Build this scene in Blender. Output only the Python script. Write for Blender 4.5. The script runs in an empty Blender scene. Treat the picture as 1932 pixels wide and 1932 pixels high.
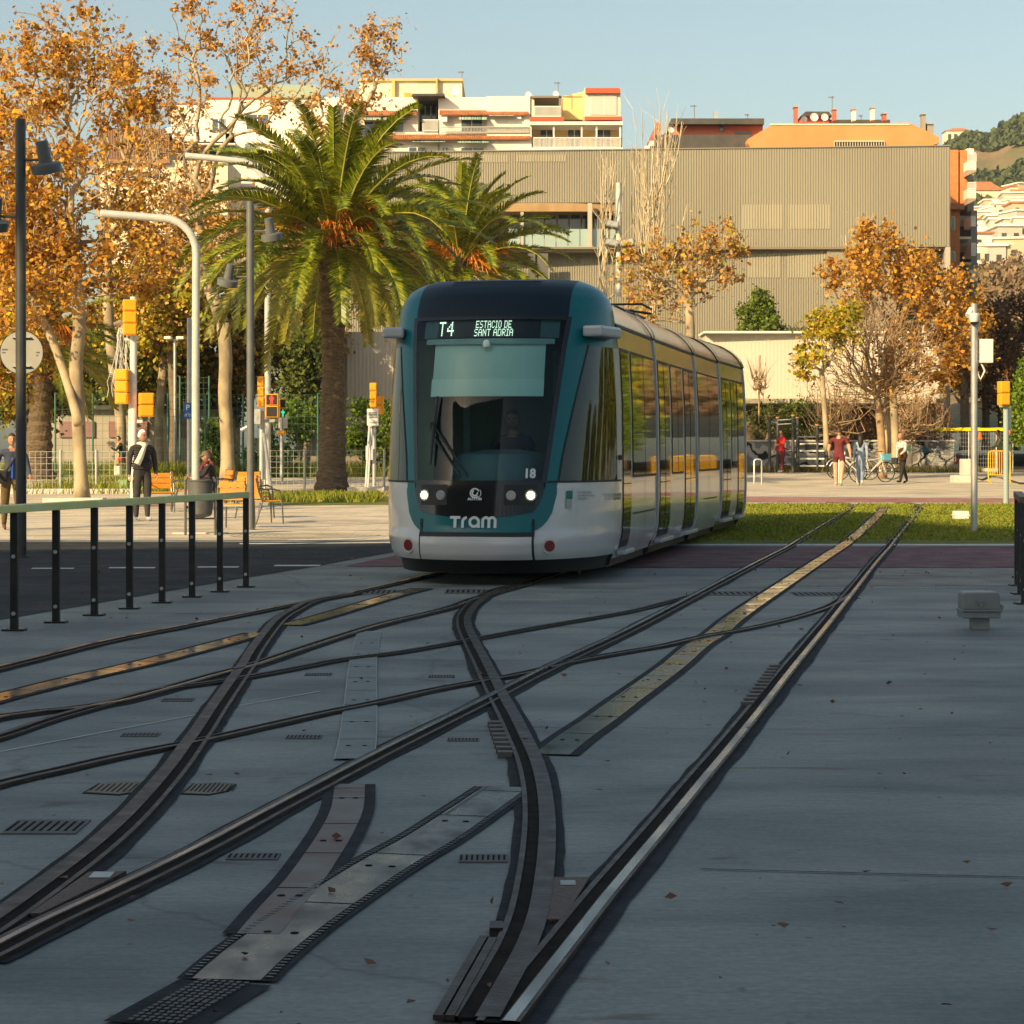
import bpy, bmesh, math, random
import numpy as np
from mathutils import Vector, Matrix
R = math.radians
random.seed(7)
S = bpy.context.scene
COL = S.collection
# ---------------------------------------------------------------- camera, sky, sun
F = 4300.0; U0 = 966.0; HZ = 853.0; CH = 1.44       # focal length and horizon in 1932nds of the picture; eye height
cam = bpy.data.cameras.new("camera"); camo = bpy.data.objects.new("camera", cam); COL.objects.link(camo)
camo.location = (0, 0, CH); camo.rotation_euler = (R(90), 0, 0)
cam.sensor_width = 36; cam.lens = F / 1932 * 36; cam.shift_y = -(966 - HZ) / 1932
cam.clip_start = .1; cam.clip_end = 8000
S.camera = camo
SUN_AZ = R(40); SUN_EL = R(26)                       # sun behind the camera, to its left
w = bpy.data.worlds.new("World"); S.world = w; w.use_nodes = True
nt = w.node_tree; bg = nt.nodes["Background"]; sky = nt.nodes.new("ShaderNodeTexSky")
sky.sky_type = 'NISHITA'; sky.sun_disc = False; sky.sun_elevation = SUN_EL; sky.sun_rotation = math.pi + SUN_AZ
sky.air_density = 1.0; sky.dust_density = 2.2; sky.ozone_density = .7
tn = nt.nodes.new("ShaderNodeMix"); tn.data_type = 'RGBA'; tn.blend_type = 'MULTIPLY'; tn.inputs[0].default_value = 1; tn.inputs[7].default_value = (1, .97, .84, 1)
nt.links.new(sky.outputs[0], tn.inputs[6]); nt.links.new(tn.outputs[2], bg.inputs[0]); bg.inputs[1].default_value = .115
sl = bpy.data.lights.new("sun", 'SUN'); so = bpy.data.objects.new("sun", sl); COL.objects.link(so)
sl.energy = 5.0; sl.angle = R(.5); sl.color = (1, .73, .37)
SD = Vector((-math.sin(SUN_AZ) * math.cos(SUN_EL), -math.cos(SUN_AZ) * math.cos(SUN_EL), math.sin(SUN_EL)))
so.rotation_euler = SD.to_track_quat('Z', 'Y').to_euler(); so.location = (-20, -20, 40)
S.view_settings.view_transform = 'Standard'; S.view_settings.look = 'None'
S.view_settings.exposure = .62; S.view_settings.gamma = 1
S.render.engine = 'CYCLES'; S.render.resolution_x = 1024; S.render.resolution_y = 1024

# ---------------------------------------------------------------- places
def gz(D):
    return 0.0 if D < 34 else (.0105 * (D - 34) if D < 95 else .6405)
def GD(v):
    D = F * CH / (v - HZ)
    if D <= 34: return D
    D = (CH + .0105 * 34) / ((v - HZ) / F + .0105)
    return D if D <= 95 else F * (CH - .6405) / (v - HZ)
def GP(u, v, dz=0):
    D = GD(v); return Vector(((u - U0) * D / F, D, gz(D) + dz))
def P(u, v, D):
    return Vector(((u - U0) * D / F, D, CH + (HZ - v) * D / F))

# ---------------------------------------------------------------- materials
MATS = {}
def mat(name, c, c2=None, sc=4, rough=.7, metal=0, bump=0, bsc=30, detail=6, lo=.35, hi=.65, coat=0, spec=.5,
        trans=0, emit=None, es=1, stretch=None, rvar=0, island=None):
    if name in MATS: return MATS[name]
    m = bpy.data.materials.new(name); m.use_nodes = True; MATS[name] = m
    t = m.node_tree; N = t.nodes; L = t.links; b = N["Principled BSDF"]
    b.inputs["Base Color"].default_value = (*c, 1); b.inputs["Roughness"].default_value = rough
    b.inputs["Metallic"].default_value = metal; b.inputs["Coat Weight"].default_value = coat
    b.inputs["Coat Roughness"].default_value = .05
    b.inputs["Specular IOR Level"].default_value = spec
    if emit: b.inputs["Emission Color"].default_value = (*emit, 1); b.inputs["Emission Strength"].default_value = es
    def coords():
        tc = N.new("ShaderNodeTexCoord"); o = tc.outputs["Object"]
        if stretch:
            mp = N.new("ShaderNodeMapping"); mp.inputs["Scale"].default_value = stretch; L.new(o, mp.inputs[0]); o = mp.outputs[0]
        return o
    if c2 is not None or bump or rvar:
        co = coords()
    if c2 is not None:
        n = N.new("ShaderNodeTexNoise"); n.inputs["Scale"].default_value = sc; n.inputs["Detail"].default_value = detail
        L.new(co, n.inputs["Vector"])
        r = N.new("ShaderNodeValToRGB"); r.color_ramp.elements[0].position = lo; r.color_ramp.elements[1].position = hi
        r.color_ramp.elements[0].color = (*c, 1); r.color_ramp.elements[1].color = (*c2, 1)
        L.new(n.outputs["Fac"], r.inputs[0]); L.new(r.outputs[0], b.inputs["Base Color"])
        if rvar:
            mr = N.new("ShaderNodeMapRange"); mr.inputs[3].default_value = max(0, rough - rvar); mr.inputs[4].default_value = rough + rvar
            mr.inputs[1].default_value = .3; mr.inputs[2].default_value = .7
            L.new(n.outputs["Fac"], mr.inputs[0]); L.new(mr.outputs[0], b.inputs["Roughness"])
    if island:
        g = N.new("ShaderNodeNewGeometry"); r = N.new("ShaderNodeValToRGB"); cr = r.color_ramp
        while len(cr.elements) < len(island): cr.elements.new(.5)
        for i, cc in enumerate(island): cr.elements[i].position = i / (len(island) - 1) * .96 + .02; cr.elements[i].color = (*cc, 1)
        L.new(g.outputs["Random Per Island"], r.inputs[0]); L.new(r.outputs[0], b.inputs["Base Color"])
        if trans:
            tr = N.new("ShaderNodeBsdfTranslucent"); mx = N.new("ShaderNodeMixShader"); mx.inputs[0].default_value = trans
            L.new(r.outputs[0], tr.inputs[0]); L.new(b.outputs[0], mx.inputs[1]); L.new(tr.outputs[0], mx.inputs[2])
            L.new(mx.outputs[0], N["Material Output"].inputs[0])
    if bump:
        n2 = N.new("ShaderNodeTexNoise"); n2.inputs["Scale"].default_value = bsc; n2.inputs["Detail"].default_value = 8
        L.new(co, n2.inputs["Vector"]); bp = N.new("ShaderNodeBump"); bp.inputs["Strength"].default_value = bump; bp.inputs["Distance"].default_value = .02
        L.new(n2.outputs["Fac"], bp.inputs["Height"]); L.new(bp.outputs[0], b.inputs["Normal"])
    return m

# ---------------------------------------------------------------- mesh helpers
def tag(o, label=None, cat=None, group=None, kind=None):
    if label: o["label"] = label
    if cat: o["category"] = cat
    if group: o["group"] = group
    if kind: o["kind"] = kind
    return o
def thing(name, label, cat, loc=(0, 0, 0), rz=0, group=None):
    o = bpy.data.objects.new(name, None); COL.objects.link(o); o.location = loc; o.rotation_euler = (0, 0, rz)
    o.empty_display_size = .2
    return tag(o, label, cat, group)
def copy_tree(o, parent=None):
    c = o.copy(); COL.objects.link(c); c.parent = parent
    for ch in list(o.children): copy_tree(ch, c)
    return c
def mesh_obj(name, me, mats, parent=None, smooth=False):
    if not isinstance(mats, (list, tuple)): mats = [mats]
    for m in mats: me.materials.append(m)
    if smooth: me.shade_smooth()
    o = bpy.data.objects.new(name, me); COL.objects.link(o); o.parent = parent
    return o
def catmull(pts, step=.3):
    pts = [Vector(p) for p in pts]; out = []
    Q = [pts[0] * 2 - pts[1]] + pts + [pts[-1] * 2 - pts[-2]]
    for i in range(1, len(Q) - 2):
        a, b, c, d = Q[i - 1:i + 3]; n = max(1, int((c - b).length / step))
        for k in range(n):
            t = k / n
            out.append(.5 * ((2 * b) + (c - a) * t + (2 * a - 5 * b + 4 * c - d) * t * t + (3 * b - a - 3 * c + d) * t ** 3))
    out.append(pts[-1]); return out
class MB:
    def __init__(s): s.v = []; s.f = []; s.m = []; s.mi = 0
    def add(s, vs, fs):
        n = len(s.v); s.v += [tuple(p) for p in vs]; s.f += [tuple(i + n for i in f) for f in fs]; s.m += [s.mi] * len(fs); return s
    def box(s, x0, x1, y0, y1, z0, z1, M=None):
        vs = [Vector((x, y, z)) for x in (x0, x1) for y in (y0, y1) for z in (z0, z1)]
        if M is not None: vs = [M @ p for p in vs]
        return s.add(vs, [(0, 1, 3, 2), (4, 6, 7, 5), (0, 4, 5, 1), (2, 3, 7, 6), (0, 2, 6, 4), (1, 5, 7, 3)])
    def beam(s, a, b, w, h, up=(0, 0, 1)):
        a = Vector(a); b = Vector(b); d = (b - a).normalized(); up = Vector(up)
        if abs(d.dot(up)) > .98: up = Vector((0, 1, 0))
        x = d.cross(up).normalized() * w / 2; y = x.cross(d).normalized() * h / 2
        vs = [p + i * x + j * y for p in (a, b) for i in (-1, 1) for j in (-1, 1)]
        return s.add(vs, [(0, 1, 3, 2), (4, 6, 7, 5), (0, 4, 5, 1), (2, 3, 7, 6), (0, 2, 6, 4), (1, 5, 7, 3)])
    def tube(s, pts, r, n=8, cap=True):
        pts = [Vector(p) for p in pts]; m = len(pts)
        if not isinstance(r, (list, tuple)): r = [r] * m
        vs = []; prev = None
        for i, p in enumerate(pts):
            d = (pts[min(i + 1, m - 1)] - pts[max(i - 1, 0)]).normalized()
            if prev is None:
                prev = d.cross(Vector((0, 0, 1)) if abs(d.z) < .9 else Vector((1, 0, 0))).normalized()
            a = (prev - d * prev.dot(d)).normalized(); prev = a; b = d.cross(a)
            for k in range(n):
                t = 2 * math.pi * k / n; vs.append(p + (a * math.cos(t) + b * math.sin(t)) * r[i])
        fs = [(i * n + k, i * n + (k + 1) % n, (i + 1) * n + (k + 1) % n, (i + 1) * n + k) for i in range(m - 1) for k in range(n)]
        if cap: fs += [tuple(range(n - 1, -1, -1)), tuple((m - 1) * n + k for k in range(n))]
        return s.add(vs, fs)
    def cyl(s, a, b, r, n=16): return s.tube([a, b], r, n)
    def lathe(s, prof, n=16, c=(0, 0, 0), M=None):
        vs = []; 
        for (r, z) in prof:
            for k in range(n):
                t = 2 * math.pi * k / n; p = Vector((c[0] + r * math.cos(t), c[1] + r * math.sin(t), c[2] + z))
                vs.append(M @ p if M is not None else p)
        m = len(prof)
        fs = [(i * n + k, i * n + (k + 1) % n, (i + 1) * n + (k + 1) % n, (i + 1) * n + k) for i in range(m - 1) for k in range(n)]
        fs += [tuple(range(n - 1, -1, -1)), tuple((m - 1) * n + k for k in range(n))]
        return s.add(vs, fs)
    def prism(s, poly, z0, z1):           # poly in xy, extruded in z
        n = len(poly); vs = [(x, y, z0) for x, y in poly] + [(x, y, z1) for x, y in poly]
        return s.add(vs, [tuple(range(n - 1, -1, -1)), tuple(range(n, 2 * n))] + [(i, (i + 1) % n, n + (i + 1) % n, n + i) for i in range(n)])
    def ext(s, poly, y0, y1):             # poly in xz, extruded in y
        n = len(poly); vs = [(x, y0, z) for x, z in poly] + [(x, y1, z) for x, z in poly]
        return s.add(vs, [tuple(range(n)), tuple(range(2 * n - 1, n - 1, -1))] + [(i, n + i, n + (i + 1) % n, (i + 1) % n) for i in range(n)])
    def grid(s, rows):                    # rows of equally many points
        m = len(rows); n = len(rows[0]); vs = [p for r in rows for p in r]
        return s.add(vs, [(i * n + k, i * n + k + 1, (i + 1) * n + k + 1, (i + 1) * n + k) for i in range(m - 1) for k in range(n - 1)])
    def build(s, name, mats, parent=None, smooth=False, bevel=0, loc=None, fix=True):
        me = bpy.data.meshes.new(name); me.from_pydata(s.v, [], s.f)
        me.polygons.foreach_set("material_index", s.m)
        if fix:
            bm = bmesh.new(); bm.from_mesh(me); bmesh.ops.recalc_face_normals(bm, faces=bm.faces); bm.to_mesh(me); bm.free()
        o = mesh_obj(name, me, mats, parent)
        if smooth: me.shade_smooth(); me.set_sharp_from_angle(angle=R(38))
        if bevel:
            md = o.modifiers.new("bevel", 'BEVEL'); md.width = bevel; md.segments = 2; md.limit_method = 'ANGLE'
        if loc is not None: o.location = loc
        return o
def np_quads(name, V, mats, parent=None):
    """V: (n,4,3) array of separate quads"""
    n = len(V); me = bpy.data.meshes.new(name)
    me.vertices.add(n * 4); me.vertices.foreach_set("co", V.reshape(-1).astype(np.float32))
    me.loops.add(n * 4); me.loops.foreach_set("vertex_index", np.arange(n * 4, dtype=np.int32))
    me.polygons.add(n); me.polygons.foreach_set("loop_start", np.arange(0, n * 4, 4, dtype=np.int32))
    me.update(calc_edges=True)
    return mesh_obj(name, me, mats, parent)
def sheet(name, poly, m, dz=.004, cuts=(34, 95), kind="structure"):
    """flat ground sheet from a world xy polygon, following the ground's rise"""
    bm = bmesh.new(); bm.faces.new([bm.verts.new((x, y, 0)) for x, y in poly])
    for c in cuts:
        bmesh.ops.bisect_plane(bm, geom=bm.verts[:] + bm.edges[:] + bm.faces[:], plane_co=(0, c, 0), plane_no=(0, 1, 0))
    for q in bm.verts: q.co.z = gz(q.co.y) + dz
    bmesh.ops.recalc_face_normals(bm, faces=bm.faces)
    for f in bm.faces:
        if f.normal.z < 0: f.normal_flip()
    me = bpy.data.meshes.new(name); bm.to_mesh(me); bm.free()
    o = mesh_obj(name, me, m)
    if kind: o["kind"] = kind
    return o
def pix(poly): return [tuple(GP(u, v).xy) for u, v in poly]
def text_mesh(s, size, depth=.002, align='LEFT', bold=0):
    cu = bpy.data.curves.new("t", 'FONT'); cu.body = s; cu.size = size; cu.extrude = depth; cu.align_x = align; cu.offset = bold
    cu.resolution_u = 3
    o = bpy.data.objects.new("t", cu); COL.objects.link(o)
    dg = bpy.context.evaluated_depsgraph_get(); me = bpy.data.meshes.new_from_object(o.evaluated_get(dg))
    bpy.data.objects.remove(o); bpy.data.curves.remove(cu)
    return me

# common colours
steel = mat("galvanised", (.42, .44, .45), (.5, .52, .53), 6, .45, .6)
whitepole = mat("pole_white", (.55, .56, .55), (.62, .62, .6), 3, .4)
blackm = mat("black_metal", (.018, .02, .022), (.03, .032, .034), 5, .4, .3)
greym = mat("grey_paint", (.10, .11, .115), (.13, .14, .14), 5, .45)
amber = mat("amber_plastic", (.85, .36, .01), (.8, .33, .01), 3, .35)
darkp = mat("dark_plastic", (.02, .02, .022), rough=.45)
whitep = mat("white_plastic", (.75, .75, .73), (.7, .7, .68), 4, .4)
wood = mat("bench_wood", (.68, .28, .025), (.5, .19, .015), 14, .5, stretch=(1, 1, 8))
concw = mat("kerb_concrete", (.5, .47, .42), (.62, .58, .52), 5, .85, bump=.1)
# ---------------------------------------------------------------- ground materials
def ground_mat(name, ca, cb, stain=None, rough=.8, sc=1.2, bump=.12, brick=None, crack=False, bsc=60, spec=.5):
    m = bpy.data.materials.new(name); m.use_nodes = True; MATS[name] = m
    t = m.node_tree; N = t.nodes; L = t.links; b = N["Principled BSDF"]
    b.inputs["Specular IOR Level"].default_value = spec
    tc = N.new("ShaderNodeTexCoord"); co = tc.outputs["Object"]
    def noise(s, d=8, stretch=None, dist=0):
        v = co
        if stretch:
            mp = N.new("ShaderNodeMapping"); mp.inputs["Scale"].default_value = stretch; L.new(co, mp.inputs[0]); v = mp.outputs[0]
        n = N.new("ShaderNodeTexNoise"); n.inputs["Scale"].default_value = s; n.inputs["Detail"].default_value = d
        n.inputs["Distortion"].default_value = dist; L.new(v, n.inputs["Vector"]); return n.outputs["Fac"]
    def ramp(f, p0, c0, p1, c1):
        r = N.new("ShaderNodeValToRGB"); e = r.color_ramp.elements; e[0].position = p0; e[1].position = p1
        e[0].color = (*c0, 1); e[1].color = (*c1, 1); L.new(f, r.inputs[0]); return r.outputs[0]
    def mul(a, bb, fac=1):
        x = N.new("ShaderNodeMix"); x.data_type = 'RGBA'; x.blend_type = 'MULTIPLY'; x.inputs[0].default_value = fac
        L.new(a, x.inputs[6]); L.new(bb, x.inputs[7]); return x.outputs[2]
    c = ramp(noise(sc, 10), .36, ca, .64, cb)
    c = mul(c, ramp(noise(7, 7, (1, 4.5, 1), .4), .33, (.80, .80, .81), .66, (1.08, 1.07, 1.05)), .8)
    c = mul(c, ramp(noise(35, 4), .3, (.82, .82, .82), .7, (1.08, 1.08, 1.08)))
    c = mul(c, ramp(noise(.5, 8, (1, 2.5, 1), .6), .36, (.62, .63, .65), .58, (1.05, 1.04, 1.02)), .85)
    if stain:   # rusty and dark patches
        c = mul(c, ramp(noise(.9, 9, (1, 3, 1), 1.5), .62, (1, 1, 1), .74, stain))
        c = mul(c, ramp(noise(14, 3), .68, (1, 1, 1), .76, (.55, .52, .5)))
    if crack:
        vo = N.new("ShaderNodeTexVoronoi"); vo.feature = 'DISTANCE_TO_EDGE'; vo.inputs["Scale"].default_value = .22
        mp = N.new("ShaderNodeMapping"); L.new(co, mp.inputs[0])
        nn = N.new("ShaderNodeTexNoise"); nn.inputs["Scale"].default_value = 1.4; nn.inputs["Detail"].default_value = 6; L.new(co, nn.inputs["Vector"])
        mx = N.new("ShaderNodeMix"); mx.data_type = 'VECTOR'; mx.inputs[0].default_value = .35
        L.new(co, mx.inputs[4]); L.new(nn.outputs["Color"], mx.inputs[5]); L.new(mx.outputs[1], vo.inputs["Vector"])
        c = mul(c, ramp(vo.outputs["Distance"], .0006, (.6, .58, .55), .0022, (1, 1, 1)), .7)
    if brick:
        bt = N.new("ShaderNodeTexBrick"); bt.inputs["Scale"].default_value = 1; bt.inputs["Brick Width"].default_value = brick[0]
        bt.inputs["Row Height"].default_value = brick[1]; bt.inputs["Mortar Size"].default_value = brick[2]
        bt.inputs["Color1"].default_value = (1, 1, 1, 1); bt.inputs["Color2"].default_value = (.86, .86, .86, 1); bt.inputs["Mortar"].default_value = (.5, .48, .45, 1)
        L.new(co, bt.inputs["Vector"]); c = mul(c, bt.outputs["Color"], .45)
    L.new(c, b.inputs["Base Color"])
    mr = N.new("ShaderNodeMapRange"); mr.inputs[1].default_value = .3; mr.inputs[2].default_value = .7
    mr.inputs[3].default_value = rough - .12; mr.inputs[4].default_value = rough + .1; L.new(noise(2.2, 6), mr.inputs[0]); L.new(mr.outputs[0], b.inputs["Roughness"])
    bp = N.new("ShaderNodeBump"); bp.inputs["Strength"].default_value = bump; bp.inputs["Distance"].default_value = .01
    L.new(noise(bsc, 8), bp.inputs["Height"]); L.new(bp.outputs[0], b.inputs["Normal"])
    return m
M_conc = ground_mat("track_concrete", (.175, .205, .205), (.26, .285, .27), (.6, .47, .4), .68, 1.1, .25, crack=True)
M_asph = ground_mat("asphalt", (.033, .037, .042), (.05, .053, .058), None, .85, 2, .5, bsc=120, spec=.2)
M_plaza = ground_mat("plaza_slabs", (.60, .54, .44), (.72, .65, .52), (.7, .6, .5), .8, 1.0, .15, brick=(.6, .4, .012))
M_paver = ground_mat("paver_blocks", (.22, .22, .21), (.32, .31, .29), (.7, .6, .55), .8, 2, .2, brick=(.2, .1, .012))
M_red = ground_mat("worn_red_paint", (.10, .028, .036), (.20, .10, .11), (1.3, 1.6, 1.6), .75, 2.5, .2)
M_pink = ground_mat("sunlit_faded_red", (.34, .14, .13), (.45, .25, .22), (1.1, 1.2, 1.2), .8, 2.5, .2)  # faded red, lightened further to carry sunlight on the far lanes
M_earth = ground_mat("dry_earth", (.22, .17, .11), (.13, .13, .05), None, .95, .6, .4)
M_joint = mat("joint_dirt", (.09, .095, .095), (.17, .175, .17), 9, .9)
M_white = mat("road_paint", (.62, .62, .6), (.4, .4, .38), 9, .7, lo=.4, hi=.75)
M_seal = mat("rubber_seal", (.012, .016, .02), (.028, .033, .038), 7, .85, bump=.3, bsc=50, spec=.2)
M_rust = mat("rail_side_steel", (.028, .020, .017), (.062, .046, .038), 9, .5, .3, bump=.15, bsc=40, rvar=.12, spec=.35)
M_head = mat("rail_running_steel", (.26, .26, .25), (.13, .125, .12), 5, .26, .85, rvar=.1, stretch=(1, .25, 1))
M_groove = mat("groove_rust_shade", (.008, .007, .006), (.02, .015, .012), 12, .9, spec=.1)  # dark rust tone, also standing in for shade in uncut grooves and slots
M_plate = mat("ground_power_plate", (.13, .122, .11), (.035, .033, .032), 3.2, .33, .35, rvar=.14, stretch=(2, 1, 1))
M_grate = mat("cast_grate", (.085, .09, .09), (.13, .13, .125), 8, .7, .2)
M_cover = mat("yellowed_cover", (.15, .12, .065), (.2, .16, .09), 9, .55, .3)
M_grass = ground_mat("lawn", (.10, .15, .012), (.20, .20, .02), (1.2, .7, .5), .9, 1.4, .8, bsc=30)

# base sheet
mb = MB(); ys = [-80, -20, 10, 34, 95, 200, 700, 1430]
mb.grid([[(x, y, gz(y)) for x in (-700, -200, -40, 0, 40, 200, 700)] for y in ys])
o = mb.build("ground", M_conc, fix=False); o["kind"] = "structure"
sheet("plaza_pavement", [(-70, 36.6), (70, 36.6), (70, 92.6), (1, 92.6), (1, 84), (-70, 84)], M_plaza)
sheet("park_soil", [(-160, 83.0), (160, 83.0), (160, 190), (-160, 190)], M_earth, .002)
sheet("asphalt_road", pix([(-1500, 1425), (0, 1170), (188, 1138), (438, 1095), (589, 1070), (726, 1045), (790, 1034), (790, 1023), (-1500, 1023)]), M_asph)
def strip(name, pts, wd, m, dz, kind="structure"):
    pts = [Vector((p[0], p[1])) for p in pts]; l = []; r = []
    for i, p in enumerate(pts):
        d = (pts[min(i + 1, len(pts) - 1)] - pts[max(i - 1, 0)]).normalized(); n = Vector((-d.y, d.x)) * wd / 2
        l.append(p + n); r.append(p - n)
    return sheet(name, [tuple(p) for p in l + r[::-1]], m, dz, kind=kind)
sheet("bike_lane", pix([(655, 1067), (740, 1050), (790, 1033), (2300, 1031), (2300, 1071), (1180, 1071.5), (655, 1069)]), M_red, .006)
sheet("bike_lane", pix([(1280, 937), (2120, 942), (2120, 949), (1280, 948)]), M_pink, .008)
sheet("bike_lane", pix([(-300, 958), (330, 956), (330, 950), (-300, 951)]), M_pink, .008)
sheet("paver_strip", pix([(1545, 1072), (2300, 1072), (2300, 1106), (1490, 1106)]), M_paver, .0045)
sheet("lawn", pix([(1150, 951), (2500, 953), (2500, 1026.5), (1150, 1026.5)]), M_grass, .0055)
sheet("lawn", pix([(510, 937), (760, 937), (760, 953), (505, 954)]), M_grass, .0055)
# painted lines
for (a, b, c, d) in [(58, 138, 1072.6, 1074.4), (204, 291, 1071.3, 1073.4), (371, 449, 1070, 1072), (516, 603, 1067, 1069.4)]:
    o = sheet("lane_dash", pix([(a, d), (b, d), (b + 3, c), (a + 4, c)]), M_white, .009, kind=None)
    tag(o, "worn white dash on the dark road, %s" % {58: "leftmost, beside the black lamp post", 204: "second from the left", 371: "third from the left", 516: "nearest the tram"}[a], "road marking", "white dashes along the road")
sheet("lane_line", pix([(452, 1026), (790, 1023.5), (790, 1025), (452, 1027.6)]), M_white, .009)
sheet("lane_line", pix([(540, 1019), (650, 1017), (720, 1012), (728, 1012.6), (660, 1019), (545, 1020.5)]), M_white, .009)
sheet("edge_line", pix([(1200, 1027), (2300, 1027), (2300, 1030), (1200, 1030)]), M_white, .007)
sheet("edge_line", pix([(1280, 934.6), (2120, 939.6), (2120, 941), (1280, 936)]), M_white, .009)
sheet("edge_line", pix([(1280, 949), (2120, 950), (2120, 951.2), (1280, 950.4)]), M_white, .009)

# ---------------------------------------------------------------- the rails
def A(x, y): return (x * .5078, y * .5078 + 1056.6)
def B(x, y): return (x * .6094 + 754.7, y * .6094 + 950.9)
RZ = [.004]; LINES = []
def rail(label, pts, side, ext=(), w=1.0, pol=1, rw=.85):
    """side: +1 head right of the groove (seen from the camera), -1 left"""
    z = RZ[0]; RZ[0] += .0004
    P2 = [GP(*p) for p in pts] + [Vector((x, y, 0)) for x, y in ext]
    c = catmull(P2, .18)
    if c[0].y > c[-1].y: c = c[::-1]
    rng = random.Random(len(pts) * 7 + int(pts[0][0]))
    LINES.append(np.array([(p.x, p.y) for p in c[::3]]))
    t = thing("tram_rail", label, "rail", (0, 0, 0), group=None)
    fr = []
    for i, p in enumerate(c):
        d = (c[min(i + 1, len(c) - 1)] - c[max(i - 1, 0)]); d.z = 0; d.normalize(); fr.append((p, Vector((d.y, -d.x, 0))))
    def band(name, a, b, z0, z1, m, wob=0):
        mb = MB(); rows = []; wa = wb = 0
        for i, (p, n) in enumerate(fr):
            wa = wa * .8 + rng.uniform(-wob, wob); wb = wb * .8 + rng.uniform(-wob, wob); g = gz(p.y)
            q0 = p + n * (a + wa) * side; q1 = p + n * (b + wb) * side
            if z1 > z0: rows.append([(q0.x, q0.y, g + z0), (q0.x, q0.y, g + z1), (q1.x, q1.y, g + z1), (q1.x, q1.y, g + z0)])
            else: rows.append([(q0.x, q0.y, g + z0), (q1.x, q1.y, g + z0)])
        mb.grid(rows); mb.build(name, m, t, fix=True)
    band("seal", -.07 * w, .108 * w, z, z, M_seal, .006)
    band("groove", -.022, .024, z + .009, z + .009, M_groove)
    band("guard", -.022 - .02 * min(1, w), -.022, z, z + .0135, M_rust)
    band("head", .022, .022 + .058 * (w if w < 1 else rw), z, z + .015, M_rust)
    if pol: band("running_band", .026, .026 + .042 * pol, z + .0162, z + .0162, M_head)
    return t
hd = math.tan(R(10.8))
rail("outer rail of the tram's own track, sweeping from the left edge under the tram", [(-260, 1328)] + [A(*p) for p in [(0, 410), (400, 310), (700, 250), (1050, 180), (1300, 130), (1500, 85), (1690, 38)]], -1, ext=[(-.05, 31), (.78, 35.5), (2.0, 41.5)])
rail("inner rail of the tram's own track, rising from the left edge to the tram nose", [(-260, 1420)] + [A(*p) for p in [(0, 588), (250, 560), (430, 532), (600, 487), (800, 430), (930, 397), (1100, 340), (1300, 275), (1420, 240), (1650, 185), (1750, 150), (1850, 120), (1926, 98)]] + [(1050, 1083)], 1, ext=[(1.0, 30), (2.05, 35.5), (3.2, 41.5)], pol=.5)
rail("upper rail of the crossover, from the left edge to the straight right-hand track", [(-200, 1450)] + [A(*p) for p in [(0, 668), (200, 600), (430, 535), (600, 490), (850, 455), (1100, 410), (1270, 377)]] + [B(*p) for p in [(0, 465), (200, 430), (440, 385), (700, 340), (830, 308), (940, 277)]], -1, pol=0, w=.62)
rail("lower rail of the crossover, running across the frame to the switch on the right", [(-200, 1540)] + [A(*p) for p in [(0, 838), (200, 792), (400, 745), (600, 705), (735, 680), (1000, 620), (1200, 575), (1400, 535), (1600, 490), (1790, 455)]] + [B(*p) for p in [(400, 525), (520, 495), (680, 465), (800, 445), (930, 415), (1060, 392), (1200, 360), (1320, 322), (1385, 282)]], 1, pol=0, w=.62)
rail("thick curved rail bending from the tram's track down to the bottom left corner", [A(*p) for p in [(1330, 128), (1180, 155), (1110, 187), (1050, 225), (1000, 285), (955, 350), (930, 397), (880, 470), (820, 560), (770, 640), (735, 690), (680, 770), (600, 870), (500, 980), (380, 1090), (200, 1230), (0, 1375), (-200, 1500)]], -1, w=1.12, pol=0, rw=1.1)
rail("thick S-shaped rail bending through the middle down to the bottom switch", [A(1950, 93)] + [B(*p) for p in [(290, 270), (230, 305), (195, 345), (190, 378), (203, 415), (235, 480), (265, 545), (292, 602), (325, 665), (355, 730), (385, 800), (405, 880), (413, 980), (408, 1080), (395, 1180), (375, 1280), (335, 1385), (270, 1500), (205, 1610)]], 1, w=1.12, pol=0, rw=1.1)
rail("left rail of the straight right-hand track, with a polished head", [A(-60, 1500)] + [A(*p) for p in [(0, 1470), (200, 1365), (400, 1270), (600, 1172), (800, 1070), (1000, 960), (1200, 852), (1400, 745), (1600, 642), (1820, 530)]] + [B(*p) for p in [(400, 550), (520, 490), (700, 405), (880, 310), (1050, 218), (1150, 165), (1250, 108), (1330, 58), (1400, 15)]] + [(1600, 951), (1560, 949.6)], -1, w=1.05, pol=.55)
rail("right rail of the straight right-hand track, its bright head catching the light", [B(*p) for p in [(285, 1625), (380, 1505), (500, 1355), (600, 1230), (700, 1112), (800, 995), (900, 875), (1000, 757), (1100, 635), (1200, 510), (1320, 365), (1400, 265), (1475, 172), (1540, 95), (1585, 42), (1605, 14)]] + [(1722, 951.4), (1690, 949.8)], 1, w=1.1, pol=.8)

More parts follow.
